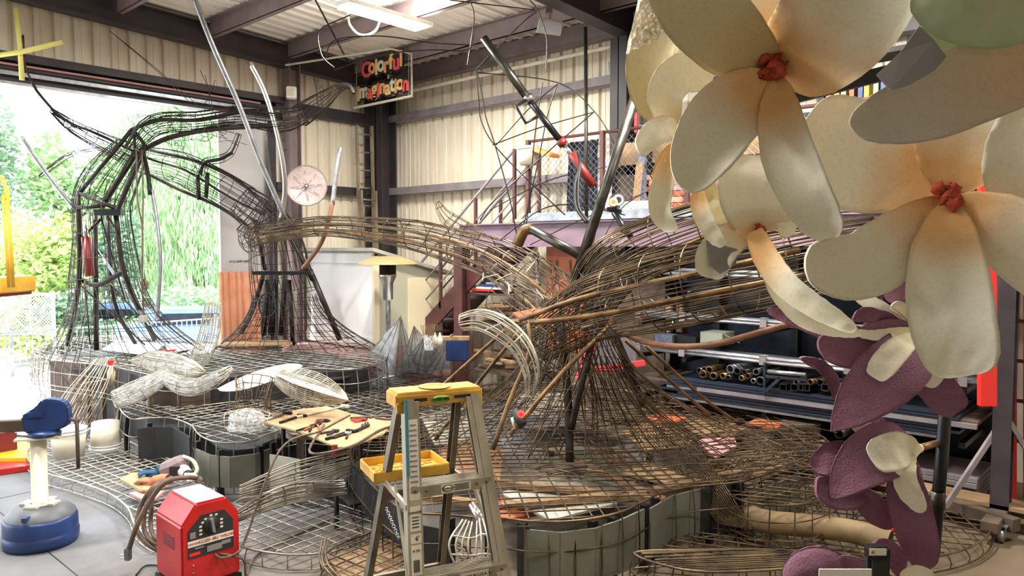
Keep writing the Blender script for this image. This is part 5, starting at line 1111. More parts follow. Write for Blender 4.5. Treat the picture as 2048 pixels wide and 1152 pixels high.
q.build('print', 'offwhite', lb); text('WERNER', 'print', 'blackboard', lb, c - Wd * .032 - Sd * .0024, Wd, Z, .008, .0002, .0002)
for k in range(5): MB().obox(c + Wd * .022 + Z * (.01 - k * .0048) - Sd * .0009, Wd * (.03 - .004 * (k % 2)), Sd * .0003, Z * .0014).build('print_line', 'blackboard', lb)
c = steps[3] - Sd * .0456 - Z * .018 + Wd * .05
lb = MB().obox(c, Wd * .055, Sd * .0006, Z * .014).build('label', 'offwhite', sl); text('MADE IN U.S.A.', 'print', 'blackboard', lb, c - Sd * .0009, Wd, Z, .015, .0003, .0004)
# yellow pail shelf
q = MB(); sc = Lp(-.035, .27, 1.335); hw, hd = .155, .11
q.obox(sc, Wd * hw, Sd * hd, Z * .004)
for (a, b) in ((1, 0), (-1, 0), (0, 1), (0, -1)): q.obox(sc + Wd * a * hw + Sd * b * hd + Z * .018, Wd * (.004 if a else hw), Sd * (.004 if b else hd), Z * .022)
psh = q.build('pail_shelf', 'ladyellow', sl, bevel=.003)
q = MB(); r = random.Random(3)
for i in range(120): a = sc + Wd * r.uniform(-hw, hw) * .9 + Sd * r.uniform(-hd, hd) * .9 + Z * .006; q.obox(a, Wd * r.uniform(.005, .02), Sd * .002, Z * .003)
stuff(q.build('plaster_splatter', 'ladyellow2', psh))
ts = MB(); ts.obox((frail(-1, TOP - .02) + frail(-1, TOP - .28)) / 2 - Wd * .006 - Sd * .041, (frail(-1, TOP - .28) - frail(-1, TOP - .02)) / 2, Wd * .006, Sd * .001); T(ts.build('teal_strap', mat('teal', (60, 130, 146), .6)), 'teal strap hanging down the left rail of the stepladder', 'strap')
# ---- red welder
wd_a = R(46); Ww = RT * math.cos(wd_a) + V((FW.x, FW.y, 0)).normalized() * math.sin(wd_a); Ws = V((-Ww.y, Ww.x, 0))
w0 = P(424, 1150, 4.95); zb0 = .06; w0.z = 0
we = E('arc_welder', w0, 'red arc welder box with black control plate standing on the floor', 'welder')
def wp(a, s_, z): return w0 + Ww * a + Ws * s_ + Z * z
hw, dp, ht_ = .195, .42, .60
prof = [(-hw, zb0), (hw, zb0), (hw, ht_ - .12), (hw - .09, ht_), (-hw + .10, ht_), (-hw, ht_ - .13)]
q = MB(); q.prism([wp(a, 0, z) for a, z in prof], Ws * dp); q.build('case', 'red', we, bevel=.012)
MB().prism([wp(-hw + .105, .02, ht_ + .001), wp(hw - .095, .02, ht_ + .001), wp(hw - .095, dp - .03, ht_ + .001), wp(-hw + .105, dp - .03, ht_ + .001)], Z * .002).build('top_sticker', 'white', we)
pl = [(-.155, .25), (.15, .25), (.15, .44), (.09, .52), (-.065, .52), (-.155, .43)]
fp_ = MB().prism([wp(a, -.003, z) for a, z in pl], Ws * .004).build('control_plate', 'blackboard', we)
q = MB().prism([wp(-.155, -.0045, .325), wp(.15, -.0045, .325), wp(.15, -.0045, .365), wp(-.155, -.0045, .365)], Ws * .001); q.build('title_band', 'offwhite', fp_)
text('AC-225 ARC WELDER', 'title', 'red', fp_, wp(.035, -.0055, .345), Ww, Z, .026, .0004, .0004); text('LINCOLN', 'title', 'red', fp_, wp(-.118, -.0055, .345), Ww, Z, .016, .0004, .0004)
q = MB(); q.lathe(wp(.0, -.004, .44), [(.0005, 0), (.055, 0), (.055, .004), (.0005, .004)], 24, -Ws); q.build('dial', 'rubber', fp_); q = MB(); q.beam(wp(.01, -.02, .395), wp(-.005, -.02, .485), .016, .03, Ws); q.build('dial_handle', 'greyprimer', fp_)
for (a, z) in [(-.07, .395), (-.07, .42), (-.07, .445), (-.055, .468), (-.035, .487), (.0, .503), (.035, .5), (.07, .46), (.07, .435), (.07, .41)]: MB().obox(wp(a, -.004, z), Ww * .009, Ws * .0008, Z * .006).build('dial_mark', 'offwhite', fp_)
MB().obox(wp(-.122, -.004, .4), Ww * .018, Ws * .002, Z * .02).build('power_switch', 'greyprimer', fp_)
for (a, z, ww, hh_) in ((.02, .285, .05, .02), (.1, .3, .03, .012), (-.08, .31, .03, .005)): MB().obox(wp(a, -.004, z), Ww * ww, Ws * .0008, Z * hh_).build('rating_print', 'greyprimer', fp_)
MB().obox(wp(-.11, -.004, .275), Ww * .035, Ws * .0008, Z * .01).build('warning_print', 'redpost', fp_)
for a in (0, 1, 2, 3, 4): MB().obox(wp(-hw - .001, .2, .3 + a * .018), Ww * .002, Ws * .09, Z * .005).build('louvre', 'darkred', we)
MB().obox(wp(0, dp / 2, .03), Ww * (hw + .01), Ws * dp * .52, Z * .03).build('base', 'blackmetal', we, bevel=.006)
for z in (.10, .15, .2): MB().lathe(wp(-.12, -.0, z), [(.0005, .004), (.006, .003), (.006, 0)], 10, -Ws).build('screw', 'galv', we)
for k, zz in enumerate((0,)):
    q = MB(); q.tube(smooth([wp(.02, -.005, .235), wp(.05, -.05, .215), wp(.14, -.07, .23), wp(.22, -.04, .3), P(560, 900, 5.3), P(640, 862, 5.6), P(700, 830, 5.8)], 6), .008, 6)
    T(q.build('welding_cable', 'cable'), 'thin welding cable running from welder plate up to the tool table', 'cable')
T(MB().tube(smooth([wp(.05, -.005, .23), wp(.1, -.06, .22), wp(.2, -.05, .15), wp(.23, -.02, .03), wp(.5, .3, .02), wp(1.2, .5, .02)], 6), .009, 6).build('ground_cable', 'cable'), 'second welding cable dropping from the welder to the floor', 'cable')
# power cord coil
q = MB(); pts = [wp(.1, dp - .02, ht_ + .02), P(400, 958, 5.4), P(372, 955, 5.3), P(330, 965, 5.2), P(295, 1010, 5.15), P(272, 1055, 5.1), P(258, 1098, 5.1)]; q.tube(smooth(pts, 6), .017, 8)
cc = P(305, 1040, 5.3)
for k in range(3):
    o = k * .02; q.tube(smooth([P(345, 955 + k * 4, 5.4), P(305 + k * 3, 975, 5.3), P(278 + k * 12, 1020 + k * 4, 5.25), P(275 + k * 14, 1062, 5.2), P(300 + k * 8, 1092 - k * 6, 5.15), P(325, 1104 - k * 16, 5.15)], 6), .015, 8)
co = T(q.build('power_cord', 'cable'), 'thick power cord coiled at the left side of the red welder', 'cord')
q = MB(); pc = P(256, 1108, 5.1); q.obox(pc, RT * .02, Z * .042, V((FW.x, FW.y, 0)) * .02); q.build('plug', 'bluegrey', co, bevel=.006)
q = MB(); q.obox(pc - RT * .035 - Z * .028, RT * .018, Z * .003, FW * .008); q.obox(pc - RT * .038 - Z * .008, RT * .016, Z * .003, FW * .008); q.build('plug_prong', 'chrome', co)
T(MB().tube(smooth([pz(272, 1150, .01), pz(285, 1135, .01), pz(300, 1130, .01), pz(330, 1132, .01)], 5), .006, 6).build('floor_cable', 'rubber'), 'thin black cord lying on the floor by the welder', 'cord')
# ---- vise on stand
vb = pz(83, 1085, 0); vs_ = E('vise_stand', vb, 'cream pedestal stand on a heavy round blue base', 'stand')
MB().lathe(vb, [(.005, .0), (.245, 0), (.255, .03), (.258, .09), (.252, .095), (.252, .105), (.25, .2), (.24, .22), (.005, .22)], 40).build('base', 'bluepaint', vs_)
MB().lathe(vb, [(.24, .222), (.235, .24), (.17, .3), (.005, .302)], 40).build('base_shoulder', 'bluegrey', vs_)
q = MB(); q.cyl(vb + Z * .302, .1, .015, 24); q.obox(vb + Z * .31, RT * .13, V((FW.x, FW.y, 0)) * .05, Z * .008); q.obox(vb + Z * .31, RT * .05, V((FW.x, FW.y, 0)) * .13, Z * .008); q.build('flange', 'cream', vs_, bevel=.002)
MB().obox(vb + RT * .03 - V((FW.x, FW.y, 0)) * .215 + Z * .26, RT * .018, V((FW.x, FW.y, 0)) * .03, Z * .016).build('clip', 'bluepaint', vs_)
pt_ = .815
MB().cyl(vb + Z * .31, .056, pt_ - .31, 24).build('column', 'cream', vs_)
fh = V((FW.x, FW.y, 0)).normalized()
MB().obox(vb + Z * (pt_ + .008) + RT * .01, (RT * .92 + fh * .35) * .15, (fh * .92 - RT * .35) * .1, Z * .008).build('top_plate', 'cream', vs_, bevel=.002)
vz = E('bench_vise', vb + Z * (pt_ + .017), 'blue bench vise with rusty square slide on the cream pedestal', 'vise')
ax = (RT * .97 + fh * .24).normalized(); ay = V((-ax.y, ax.x, 0)); b0 = vb + Z * (pt_ + .016)
def vp(a, s_, z): return b0 + ax * (a + .025) + ay * s_ + Z * z
MB().lathe(vp(.02, 0, 0), [(.005, 0), (.11, 0), (.115, .02), (.1, .035), (.06, .05), (.005, .05)], 32).build('swivel_base', 'bluepaint', vz)
q = MB(); poly = [(-.10, .03), (.1, .03), (.19, .07), (.205, .13), (.195, .22), (.16, .265), (.07, .285), (.02, .28), (-.02, .225), (-.08, .19), (-.12, .16)]
q.prism([vp(a, -.055, z) for a, z in poly], ay * .11); q.build('body', 'bluepaint', vz, bevel=.012)
q = MB(); q.obox(vp(-.02, 0, .17), ax * .06, ay * .075, Z * .022); q.build('jaw', 'bluepaint', vz, bevel=.008)
MB().beam(vp(-.6, 0, .085), vp(-.08, 0, .085), .07, .085).build('slide_bar', 'darkwood', vz, bevel=.003)
MB().tube([vp(.17, 0, .11), vp(.27, 0, .11)], .016, 12).build('screw', 'steelframe', vz)
MB().tube([vp(.245, 0, .13), vp(.245, 0, -.27)], .014, 10).build('handle', 'darkwood', vz)
MB().tube([vp(-.16, -.02, .012), vp(.0, -.1, .012), vp(.16, -.09, .014)], .006, 6).build('swivel_lever', 'blackmetal', vz)
# ---- buckets
def bucket(px, py, z, r_, h_, inv, lab):
    c = pz(px, py, z); e = E('bucket', c, lab, 'bucket')
    pr = [(.005, 0), (r_ * .86, 0), (r_, h_), (r_ * .97, h_), (r_ * .84, .01), (.005, .01)]
    rm = [(r_ * .99, h_ - .045), (r_ * 1.05, h_ - .045), (r_ * 1.05, h_ - .035), (r_ * 1.0, h_ - .033), (r_ * 1.0, h_ - .012), (r_ * 1.06, h_ - .01), (r_ * 1.06, h_), (r_ * .98, h_)]
    if inv: pr = [(a, h_ - b) for a, b in pr]; rm = [(a, h_ - b) for a, b in rm]
    MB().lathe(c, pr, 36).build('shell', 'offwhite', e); MB().lathe(c, rm, 36).build('rim', 'white', e)
    return e
bucket(138, 912, .125, .165, .29, False, 'white bucket standing upright on the wire ring behind the vise')
bucket(212, 895, .125, .155, .28, True, 'white bucket turned upside down on the wire ring')
# ---- boards, helmet, gloves at the left ring
onepl(.2, [(240, 962), (282, 985), (300, 985), (345, 965), (310, 945), (262, 950)], 'small_board', 'plywood', 'small pale board under the gloves and welding helmet')
onepl(.17, [(258, 990), (300, 1010), (330, 985), (280, 985)], 'pink_board', 'pinkboard', 'pinkish board corner sticking out beside the power cord')
hm = E('welding_helmet', pz(352, 952, .22), 'dark grey welding helmet lying beside the gloves', 'helmet'); c = pz(355, 950, .22)
q = MB(); q.lathe(c + Z * .0, [(.11, 0), (.135, .05), (.13, .11), (.1, .15), (.08, .155), (.005, .16)], 8, (RT * -.35 + Z * .9), sm=False); q.build('shell', 'steelframe', hm); MB().obox(c - fh * .13 + Z * .07 + RT * .04, RT * .05, fh * .012, Z * .045).build('window_frame', 'blackboard', hm, bevel=.005)
q = MB(); q.tube(smooth([c + RT * .05 + Z * .17, c + RT * .14 + Z * .13, c + RT * .2 + Z * .06 - fh * .05, c + RT * .16 + Z * .0 - fh * .1], 5), .018, 8); q.build('headband', 'offwhite', hm)
def crumple(c, rx, ry, rz, seed, nn=10, amp=.35):
    r = random.Random(seed); q = MB(); vs = []; m_ = 16
    for i in range(nn + 1):
        ph = math.pi * .5 * i / nn
        for k in range(m_):
            a = 2 * math.pi * k / m_; f = 1 + amp * (noise.noise(V((math.cos(a) * 2 + seed, math.sin(a) * 2, ph * 2))))
            vs.append(c + RT * math.cos(a) * rx * math.cos(ph) * f + fh * math.sin(a) * ry * math.cos(ph) * f + Z * rz * math.sin(ph) * f)
    fs = [(i * m_ + k, i * m_ + (k + 1) % m_, (i + 1) * m_ + (k + 1) % m_, (i + 1) * m_ + k) for i in range(nn) for k in range(m_)]
    q.add(vs, fs, True); return q
def glove(c, dirn, m_, lab):
    e = E('work_glove', c, lab, 'glove'); d = dirn.normalized(); sdv = V((-d.y, d.x, 0)); crumple(c, .07, .05, .05, int(c.x * 100) % 17).build('palm', m_, e)
    for k in range(4): q = MB(); q.tube(smooth([c + sdv * (k - 1.5) * .022 + Z * .025, c + d * .07 + sdv * (k - 1.5) * .026 + Z * .035, c + d * .12 + sdv * (k - 1.5) * .026 + Z * .012], 4), [.013] * 4 + [.012] * 4 + [.008], 8); q.build('finger', m_, e)
    q = MB(); q.tube(smooth([c - sdv * .03 + Z * .02, c - sdv * .07 + d * .03 + Z * .02, c - sdv * .09 + d * .06 + Z * .01], 4), [.014] * 8 + [.009], 8); q.build('thumb', m_, e)
    q = MB(); q.tube(smooth([c - d * .04 + Z * .03, c - d * .1 + Z * .04, c - d * .16 + Z * .035], 3), [.045, .045, .047, .05, .052, .055, .056], 12, False); q.build('cuff', m_, e)
mat('gloveorange', (196, 132, 100), .85, c2=(170, 104, 78), scale=14); mat('gloveblue', (40, 84, 120), .85)
glove(pz(300, 968, .22), -RT + fh * .1, 'gloveorange', 'worn orange leather work glove on the small pale board')
glove(pz(306, 950, .23), -RT * .7 - fh * .4, 'gloveblue', 'blue work glove behind the orange glove')
glove(pz(378, 958, .25), RT * .5 - fh * .6, 'offwhite', 'off-white work glove draped over the dark helmet')
# ---- plywood tool table
zt_ = .74
tb_ = E('tool_table', pz(640, 860, .4), 'rough plywood board on steel legs holding pliers and clamps', 'table')
cs = [pz(512, 840, zt_), pz(600, 862, zt_), pz(675, 894, zt_), pz(700, 893, zt_), pz(768, 866, zt_), pz(790, 842, zt_), pz(700, 826, zt_), pz(656, 812, zt_), pz(600, 818, zt_)]
MB().prism(cs, (0, 0, -.016)).build('top', 'plywood', tb_, bevel=.002)
for p in (cs[0], cs[2], cs[4], cs[7]): d = (sum(cs, V((0, 0, 0))) / len(cs) - p).normalized() * .12; MB().beam(p + d * 2.2 - Z * .02, V((p.x + d.x * 2.2, p.y + d.y * 2.2, 0)), .028, .028).build('leg', 'darkpipe', tb_)
MB().beam(pz(590, 880, .6), pz(545, 850, .45), .03, .04).build('brace', 'alu', tb_)
def T3(x, y): return pz(x, y, zt_ + .012)
def tool(kind, a, b, m_, lab, m2='blackmetal', group=None):
    e = E(kind, (a + b) / 2, lab, kind.split('_')[-1], group); d = (b - a).normalized(); s_ = V((-d.y, d.x, 0)); L = (b - a).length
    if kind in ('pliers', 'locking_pliers', 'spring_clamp'):
        for k in (-1, 1):
            q = MB(); q.tube(smooth([a + s_ * k * .045 * L / .2, a.lerp(b, .35) + s_ * k * .03, a.lerp(b, .62)], 4), .0095, 7); q.build('handle', m_, e)
            q = MB(); q.tube([a.lerp(b, .62) + s_ * k * .008, a.lerp(b, .8) + s_ * k * .018, b + s_ * k * .003], [.011, .011, .006], 7); q.build('jaw', m2, e)
        MB().cyl(a.lerp(b, .62) - Z * .005, .016, .02, 12).build('pivot', m2, e)
    elif kind == 'wire_brush':
        q = MB(); q.obox((a + b) / 2, d * L / 2, s_ * .016, Z * .01); q.build('handle', m_, e, bevel=.003); q = MB()
        r = random.Random(5)
        for i in range(60): p = a.lerp(b, .5 + r.random() * .48) + s_ * r.uniform(-.014, .014); q.wire([p, p + Z * .03], .0015)
        stuff(q.build('bristles', m2, e))
    else:
        q = MB(); q.tube([a, a.lerp(b, .72)], .013, 8); q.build('handle', m_, e); q = MB(); q.tube([a.lerp(b, .72), b], [.008, .006], 8); q.obox(b, d * .014, s_ * .045, Z * .012); q.build('head', m2, e)
    return e
tool('locking_pliers', T3(606, 862), T3(632, 848), 'blackmetal', 'black locking pliers at the near left of the plywood board')
tool('spring_clamp', T3(625, 860), T3(640, 843), 'orange', 'orange handled clamp beside the black locking pliers', 'blackmetal')
tool('pliers', T3(632, 842), T3(660, 841), 'darkred', 'dark red pliers at the middle of the plywood board')
tool('hammer', T3(652, 878), T3(702, 862), 'blackmetal', 'black hammer-like tool near the front of the plywood board')
tool('pliers', T3(648, 868), T3(678, 860), 'rubber', 'black pliers behind the black hammer-like tool', 'blackmetal')
tool('pliers', T3(680, 876), T3(702, 862), 'rubber', 'small black pliers right of the black hammer-like tool', 'galv')
tool('spring_clamp', T3(705, 842), T3(735, 838), 'redpost', 'bright red handled clamp on the right side of the board', 'darkred')
tool('wire_brush', T3(712, 862), T3(737, 850), 'blackmetal', 'dark wire brush below the bright red clamp', 'galv')
tool('chisel', T3(560, 845), T3(604, 831), 'blackmetal', 'long dark chisel at the left of the plywood board')
tool('chisel', T3(530, 840), T3(575, 826), 'galv', 'pale steel chisel at the far left of the plywood board')
tool('hammer', T3(590, 835), T3(690, 812), 'cream', 'pale wooden handled tool lying across the back of the board', 'cream')
q = MB(); q.tube(smooth([T3(648, 850) , T3(620, 905), T3(700, 893), T3(760, 860), T3(800, 845), T3(780, 832), T3(700, 836)], 6), .010, 7); T(q.build('electrode_cable', 'cable'), 'dark cable looping over the front edge of the plywood board', 'cable')
q = MB(); q.beam(P(668, 890, 5.6), P(670, 912, 5.6), .03, .04); T(q.build('clamp_block', 'darkred'), 'small reddish clamp gripping the front edge of the board', 'clamp')
ex = MB(); ex.tube(smooth([T3(740, 835), T3(770, 820), T3(790, 826), T3(780, 838), T3(750, 835)], 5), .01, 7); T(ex.build('cable_coil', 'cable'), 'small dark cable coil at the right end of the board', 'cable')
# ---- plastic-wrapped and white wire pieces
def leafshape(pa, pb, wv, th, m_, name, lab, mesh=True, bulge=.1, nw=14, wm='wirelight', cat='wire leaf'):
    pa, pb, wv = V(pa), V(pb), V(wv); e = E(name, (pa + pb) / 2, lab, cat); nu, nv = 18, nw
    nrm = (pb - pa).cross(wv).normalized(); nrm = nrm if nrm.z > 0 else -nrm
    def pt(i, j, o=0): u = i / nu; v = j / nv * 2 - 1; wd = math.sin(math.pi * min(max(u, .001), .999)) ** .7; return pa.lerp(pb, u) + wv * v * wd + nrm * (bulge * math.sin(math.pi * u) * (1 - v * v) + o)
    if mesh:
        q = MB()
        for j in range(nv + 1): q.wire([pt(i, j) for i in range(nu + 1)], .0045)
        for i in range(2, nu - 1, 2): q.wire([pt(i, j) for j in range(nv + 1)], .004)
        stuff(q.build('rods', wm, e))
    if m_:
        q = MB(); vs = [pt(i, j, .006) for i in range(nu + 1) for j in range(nv + 1)]; n1 = nv + 1; vs2 = [v - nrm * th for v in vs]; N = len(vs)
        fs = [(i * n1 + j, i * n1 + j + 1, (i + 1) * n1 + j + 1, (i + 1) * n1 + j) for i in range(nu) for j in range(nv)]
        q.add(vs + vs2, fs + [[k + N for k in f][::-1] for f in fs], True); q.build('skin', m_, e)
    return e
leafshape(P(436, 778, 7.0), P(605, 733, 7.2), (fh * .16 + RT * .04 + Z * .07), .006, 'offwhite', 'leaf_sheet', 'cream curved leaf-shaped sheet resting on the wire post', False, .04, cat='leaf sheet')
leafshape(P(540, 748, 6.9), P(696, 800, 6.7), (Z * .13 + fh * .03 + RT * .06), .004, None, 'wire_leaf', 'pointed white wire leaf beside the cream leaf sheet', True, .12, 18)
leafshape(P(545, 746, 6.9), P(696, 800, 6.7), (-Z * .02 + fh * .16), .004, 'plastic', 'wrapped_wire_leaf', 'clear wrapped wire leaf lying under the pointed wire leaf', True, .07, 12)
e = E('wire_flower_base', P(510, 790, 6.8), 'upright wire basket below the cream leaf sheet', 'wire basket'); q = MB(); cage(q, path([(505, 822, 6.8), (508, 790, 6.8), (512, 758, 6.85)]), [.17, .15, .18], 16, .09, .004, seed=51); stuff(q.build('rods', 'wire', e))
e = E('plastic_bundle', P(495, 835, 6.6), 'clumped clear plastic bundle sitting below the wire basket', 'plastic bundle'); crumple(P(495, 858, 6.6), .19, .13, .17, 3, 10, .2).build('wrap', 'plastic', e); q = MB(); cage(q, path([(455, 842, 6.6), (500, 838, 6.6), (540, 842, 6.6)]), [.08, .1, .07], 8, .08, .004, seed=52); stuff(q.build('rods', 'wirelight', e))
e = E('wire_pod', P(335, 730, 8.2), 'white wire pod shaped like a seed on the rear platform', 'wire pod'); q = MB(); cage(q, path([(264, 722, 8.2), (300, 722, 8.2), (345, 730, 8.2), (385, 740, 8.1), (410, 745, 8.1)]), [.02, .11, .13, .09, .02], 26, .12, .0045, seed=53); stuff(q.build('rods', 'wirelight', e)); q = MB(); q.tube(smooth(path([(268, 722, 8.2), (300, 722, 8.2), (345, 730, 8.2), (385, 740, 8.1), (408, 745, 8.1)]), 3), [.02, .05, .08, .1, .11, .115, .12, .115, .11, .095, .07, .045, .02], 14); q.build('wrap', 'plastic', e)
e = E('wrapped_tube', P(280, 785, 7.9), 'plastic wrapped wire tube with open round end pointing left', 'wire tube'); q = MB(); cage(q, path([(228, 800, 7.7), (262, 788, 7.8), (300, 770, 7.9), (340, 748, 8)]), [.085, .11, .1, .07], 22, .1, .0045, seed=54); stuff(q.build('rods', 'wirelight', e)); q = MB(); q.tube(smooth(path([(228, 800, 7.7), (262, 788, 7.8), (300, 770, 7.9), (340, 748, 8)]), 3), [.075] + [.1] * 6 + [.09, .08, .06], 16, False); q.build('wrap', 'plastic', e)
e = E('wrapped_frond', P(390, 770, 7.9), 'plastic wrapped wire frond curving right beside the wire pod', 'wire frond'); q = MB(); cage(q, path([(330, 755, 8), (365, 772, 7.8), (400, 772, 7.8), (440, 752, 7.8), (462, 735, 7.9)]), [.06, .09, .08, .06, .02], 16, .1, .0045, seed=55); stuff(q.build('rods', 'wirelight', e)); q = MB(); q.tube(smooth(path([(330, 755, 8), (365, 772, 7.8), (400, 772, 7.8), (440, 752, 7.8)]), 3), [.05] + [.08] * 5 + [.07, .06, .05, .04], 14, False); q.build('wrap', 'plastic', e)
e = E('wire_horn', P(415, 680, 8.8), 'tall curved white wire horn standing up from the rear platform', 'wire horn'); q = MB(); cage(q, path([(385, 735, 8.8), (405, 705, 8.8), (418, 670, 8.8), (424, 635, 8.8), (428, 605, 8.8)]), [.09, .11, .11, .1, .09], 24, .1, .0045, seed=56); stuff(q.build('rods', 'wirelight', e))
# plastic wrapped pyramids by the heater
def tent(base, apexes, lab, name, seed):
    e = E(name, (base[0] + base[2]) / 2, lab, 'plastic wrap'); q = MB(); r = random.Random(seed); n = len(base)
    for ap in apexes:
        vs = []; m_ = 24; k_ = 7
        for i in range(m_):
            f = i / m_ * n; b = base[int(f) % n].lerp(base[(int(f) + 1) % n], f % 1)
            for k in range(k_ + 1): g = k / k_; p = b.lerp(ap, g ** .8); vs.append(p + V((r.uniform(-1, 1), r.uniform(-1, 1), 0)) * .012 * (1 - g))
        q.add(vs, [(i * (k_ + 1) + k, ((i + 1) % m_) * (k_ + 1) + k, ((i + 1) % m_) * (k_ + 1) + k + 1, i * (k_ + 1) + k + 1) for i in range(m_) for k in range(k_)], True)
    q.build('wrap', 'plasticwhite', e); q = MB()
    for ap in apexes:
        for i in range(12): f = i / 12 * n; b = base[int(f) % n].lerp(base[(int(f) + 1) % n], f % 1); q.wire([b, ap], .005)
    stuff(q.build('rods', 'wirelight', e)); return e
tent([pz(725, 722, .6), pz(790, 752, .6), pz(838, 745, .6), pz(800, 705, .6)], [P(801, 632, 8.4)], 'clear plastic wrapped pointed wire pyramid in front of the heater', 'plastic_tent', 1)
tent([pz(800, 735, .6), pz(850, 748, .6), pz(900, 738, .6), pz(870, 700, .6)], [P(828, 652, 8.2), P(905, 668, 8.2), P(850, 672, 8.1)], 'low clear plastic wrapped wire bundle beside the wooden sticks', 'plastic_tent', 2)
q = E('stick_cup', P(858, 690, 8.1), 'clear cup of thin wooden sticks among the plastic wrap', 'cup'); MB().lathe(P(858, 700, 8.1), [(.05, 0), (.06, .16), (.058, .16), (.048, 0)], 16).build('cup', 'plastic', q); m = MB(); r = random.Random(2)
for i in range(22): a = P(858, 690, 8.1) + V((r.uniform(-.03, .03), r.uniform(-.03, .03), 0)); m.wire([a, a + V((r.uniform(-.07, .07), r.uniform(-.07, .07), .22))], .004)
stuff(m.build('sticks', 'wood', q))
for (x, m_) in ((870, 'beige'), (880, 'white')):
    T(MB().lathe(P(x, 690, 8.1), [(.005, 0), (.03, 0), (.03, .07), (.012, .11), (.005, .14)], 14).build('glue_bottle', m_), 'small %s nozzle bottle beside the wooden sticks' % ('yellowish' if m_ == 'beige' else 'white'), 'bottle')
T(MB().obox(P(908, 700, 8.3) + Z * .132, RT * .17, fh * .06, Z * .02).build('wood_plank', 'plywood', bevel=.003), 'short pale wood plank lying on the blue crate', 'plank')
T(MB().obox(P(915, 700, 8.3), RT * .12, fh * .1, Z * .11).build('blue_crate', 'bluepaint', bevel=.01), 'blue plastic crate beside the plastic wrapped bundle', 'crate')
# things lying on the rear platform
onepl(.88, [(205, 700), (300, 712), (330, 690), (235, 682)], 'white_sheet', 'white', 'white sheet lying at the left of the rear wire platform')
onepl(.88, [(340, 712), (420, 706), (440, 690), (330, 690)], 'white_sheet', 'white', 'white sheet lying right of the left trunk legs')
T(MB().tube([pz(285, 708, .92), pz(352, 700, .92)], .012, 8).build('red_bar', 'redpost'), 'short red bar lying on the rear white sheet', 'bar')
T(MB().tube([pz(300, 718, .92), pz(375, 702, .92)], .012, 8).build('black_bar', 'blackmetal'), 'dark steel bar lying in front of the red bar', 'bar')
onepl(.9, [(430, 694), (440, 688), (575, 684), (585, 690)], 'pale_board', 'plywood', 'long pale board lying at the foot of the middle trunk', th=.03)
for i in range(4): T(MB().tube(smooth([pz(640 + i * 5, 742 - i, .56), pz(690, 736 - i * 3, .58), pz(760 - i * 6, 728, .57)], 5), .012, 6).build('blue_cable', 'bluepaint'), 'blue cable lying across the middle wire platform', 'cable', 'blue cables on the middle platform')
T(MB().tube(smooth([pz(700, 728, .6), pz(715, 738, .6), pz(725, 748, .55)], 4), .012, 6).build('orange_cable', 'orange'), 'short orange cable beside the blue cables', 'cable')
# bottle hanging at platform side
e = E('spray_bottle', P(222, 750, 8.9), 'pale spray bottle hanging at the side of the rear platform', 'bottle'); MB().lathe(P(223, 768, 8.9), [(.005, 0), (.045, 0), (.045, .15), (.018, .2), (.018, .22), (.005, .22)], 18).build('body', 'beige', e); MB().obox(P(222, 726, 8.9), RT * .03, fh * .015, Z * .03).build('trigger', 'redpost', e, bevel=.004)
# red tool on the near trunk, clamps
e = E('angle_grinder', P(1042, 835, 5.9), 'black and pink-red grinder resting inside the wires of the near trunk', 'grinder'); MB().tube([P(1030, 822, 5.95), P(1045, 850, 5.85)], .035, 10).build('body', 'rubber', e); MB().cyl(P(1042, 828, 5.88), .03, .02, 14, -FW).build('head', 'redpost', e); MB().tube([P(1024, 835, 5.9), P(1030, 858, 5.9)], .012, 6).build('grip', 'offwhite', e)
e = E('red_jack', P(1180, 710, 8.2), 'red steel frame partly hidden behind the near trunk wires', 'jack'); MB().beam(P(1190, 660, 8.4), P(1160, 760, 8.3), .12, .06).beam(P(1190, 740, 8.4), P(1290, 725, 8.4), .06, .06).build('frame', mat('pinkred', (206, 60, 70), .5), e); MB().beam(P(1180, 700, 8.5), P(1270, 695, 8.5), .05, .3).build('panel', 'bluegrey', e)
for i, (x, y, lab) in enumerate(((1330, 838, 'orange topped stool behind the near platform'), (1535, 848, 'orange topped crate in front of the steel plates'))):
    p = pz(x, y, .5); MB_ = E('stool', p, lab, 'stool'); MB().obox(p, V((.16, 0, 0)), V((0, .16, 0)), V((0, 0, .015))).build('top', 'orange', MB_, bevel=.006)
    MB().obox(p - V((0, 0, .25)), V((.13, 0, 0)), V((0, .13, 0)), V((0, 0, .23))).build('base', 'girt', MB_)
onepl(.3, [(1560, 905), (1640, 900), (1650, 860), (1570, 855)], 'grey_box_lid', 'darkwood', 'dusty brown board in front of the steel plates at right', th=.25)
T(MB().lathe(pY(1678, 868, RY - .25), [(.035, 0), (.045, 0), (.045, .4), (.035, .4), (.035, 0)], 18, (0, 1, 0)).build('pipe_end', 'gunmetal'), 'open dark pipe end lying on the floor before the steel plates', 'pipe')
e = E('drill', pz(1788, 1060, .16), 'red and clear handheld tool lying among the wires below the purple petals', 'tool'); MB().tube([pz(1765, 1060, .16), pz(1790, 1056, .16)], .03, 10).build('body', 'redpost', e); MB().tube([pz(1790, 1056, .16), pz(1812, 1072, .15)], .014, 8).build('bit', 'galv', e)
q = MB(); a = pz(773, 1018, .5)
for k in range(14): c = a.lerp(P(797, 1075, 4.95), k / 13); q.lathe(c, [(.010, -.003), (.014, 0), (.010, .003), (.007, 0), (.010, -.003)], 8, (Wd if k % 2 else fh))
T(q.build('steel_chain', 'galv'), 'short steel chain hanging behind the left ladder leg', 'chain')
T(MB().beam(P(1000, 1018, 4.8), P(960, 975, 4.9), .06, .05).build('dark_red_tool', 'darkred', bevel=.01), 'dark red tool lying behind the ladder right leg', 'tool')
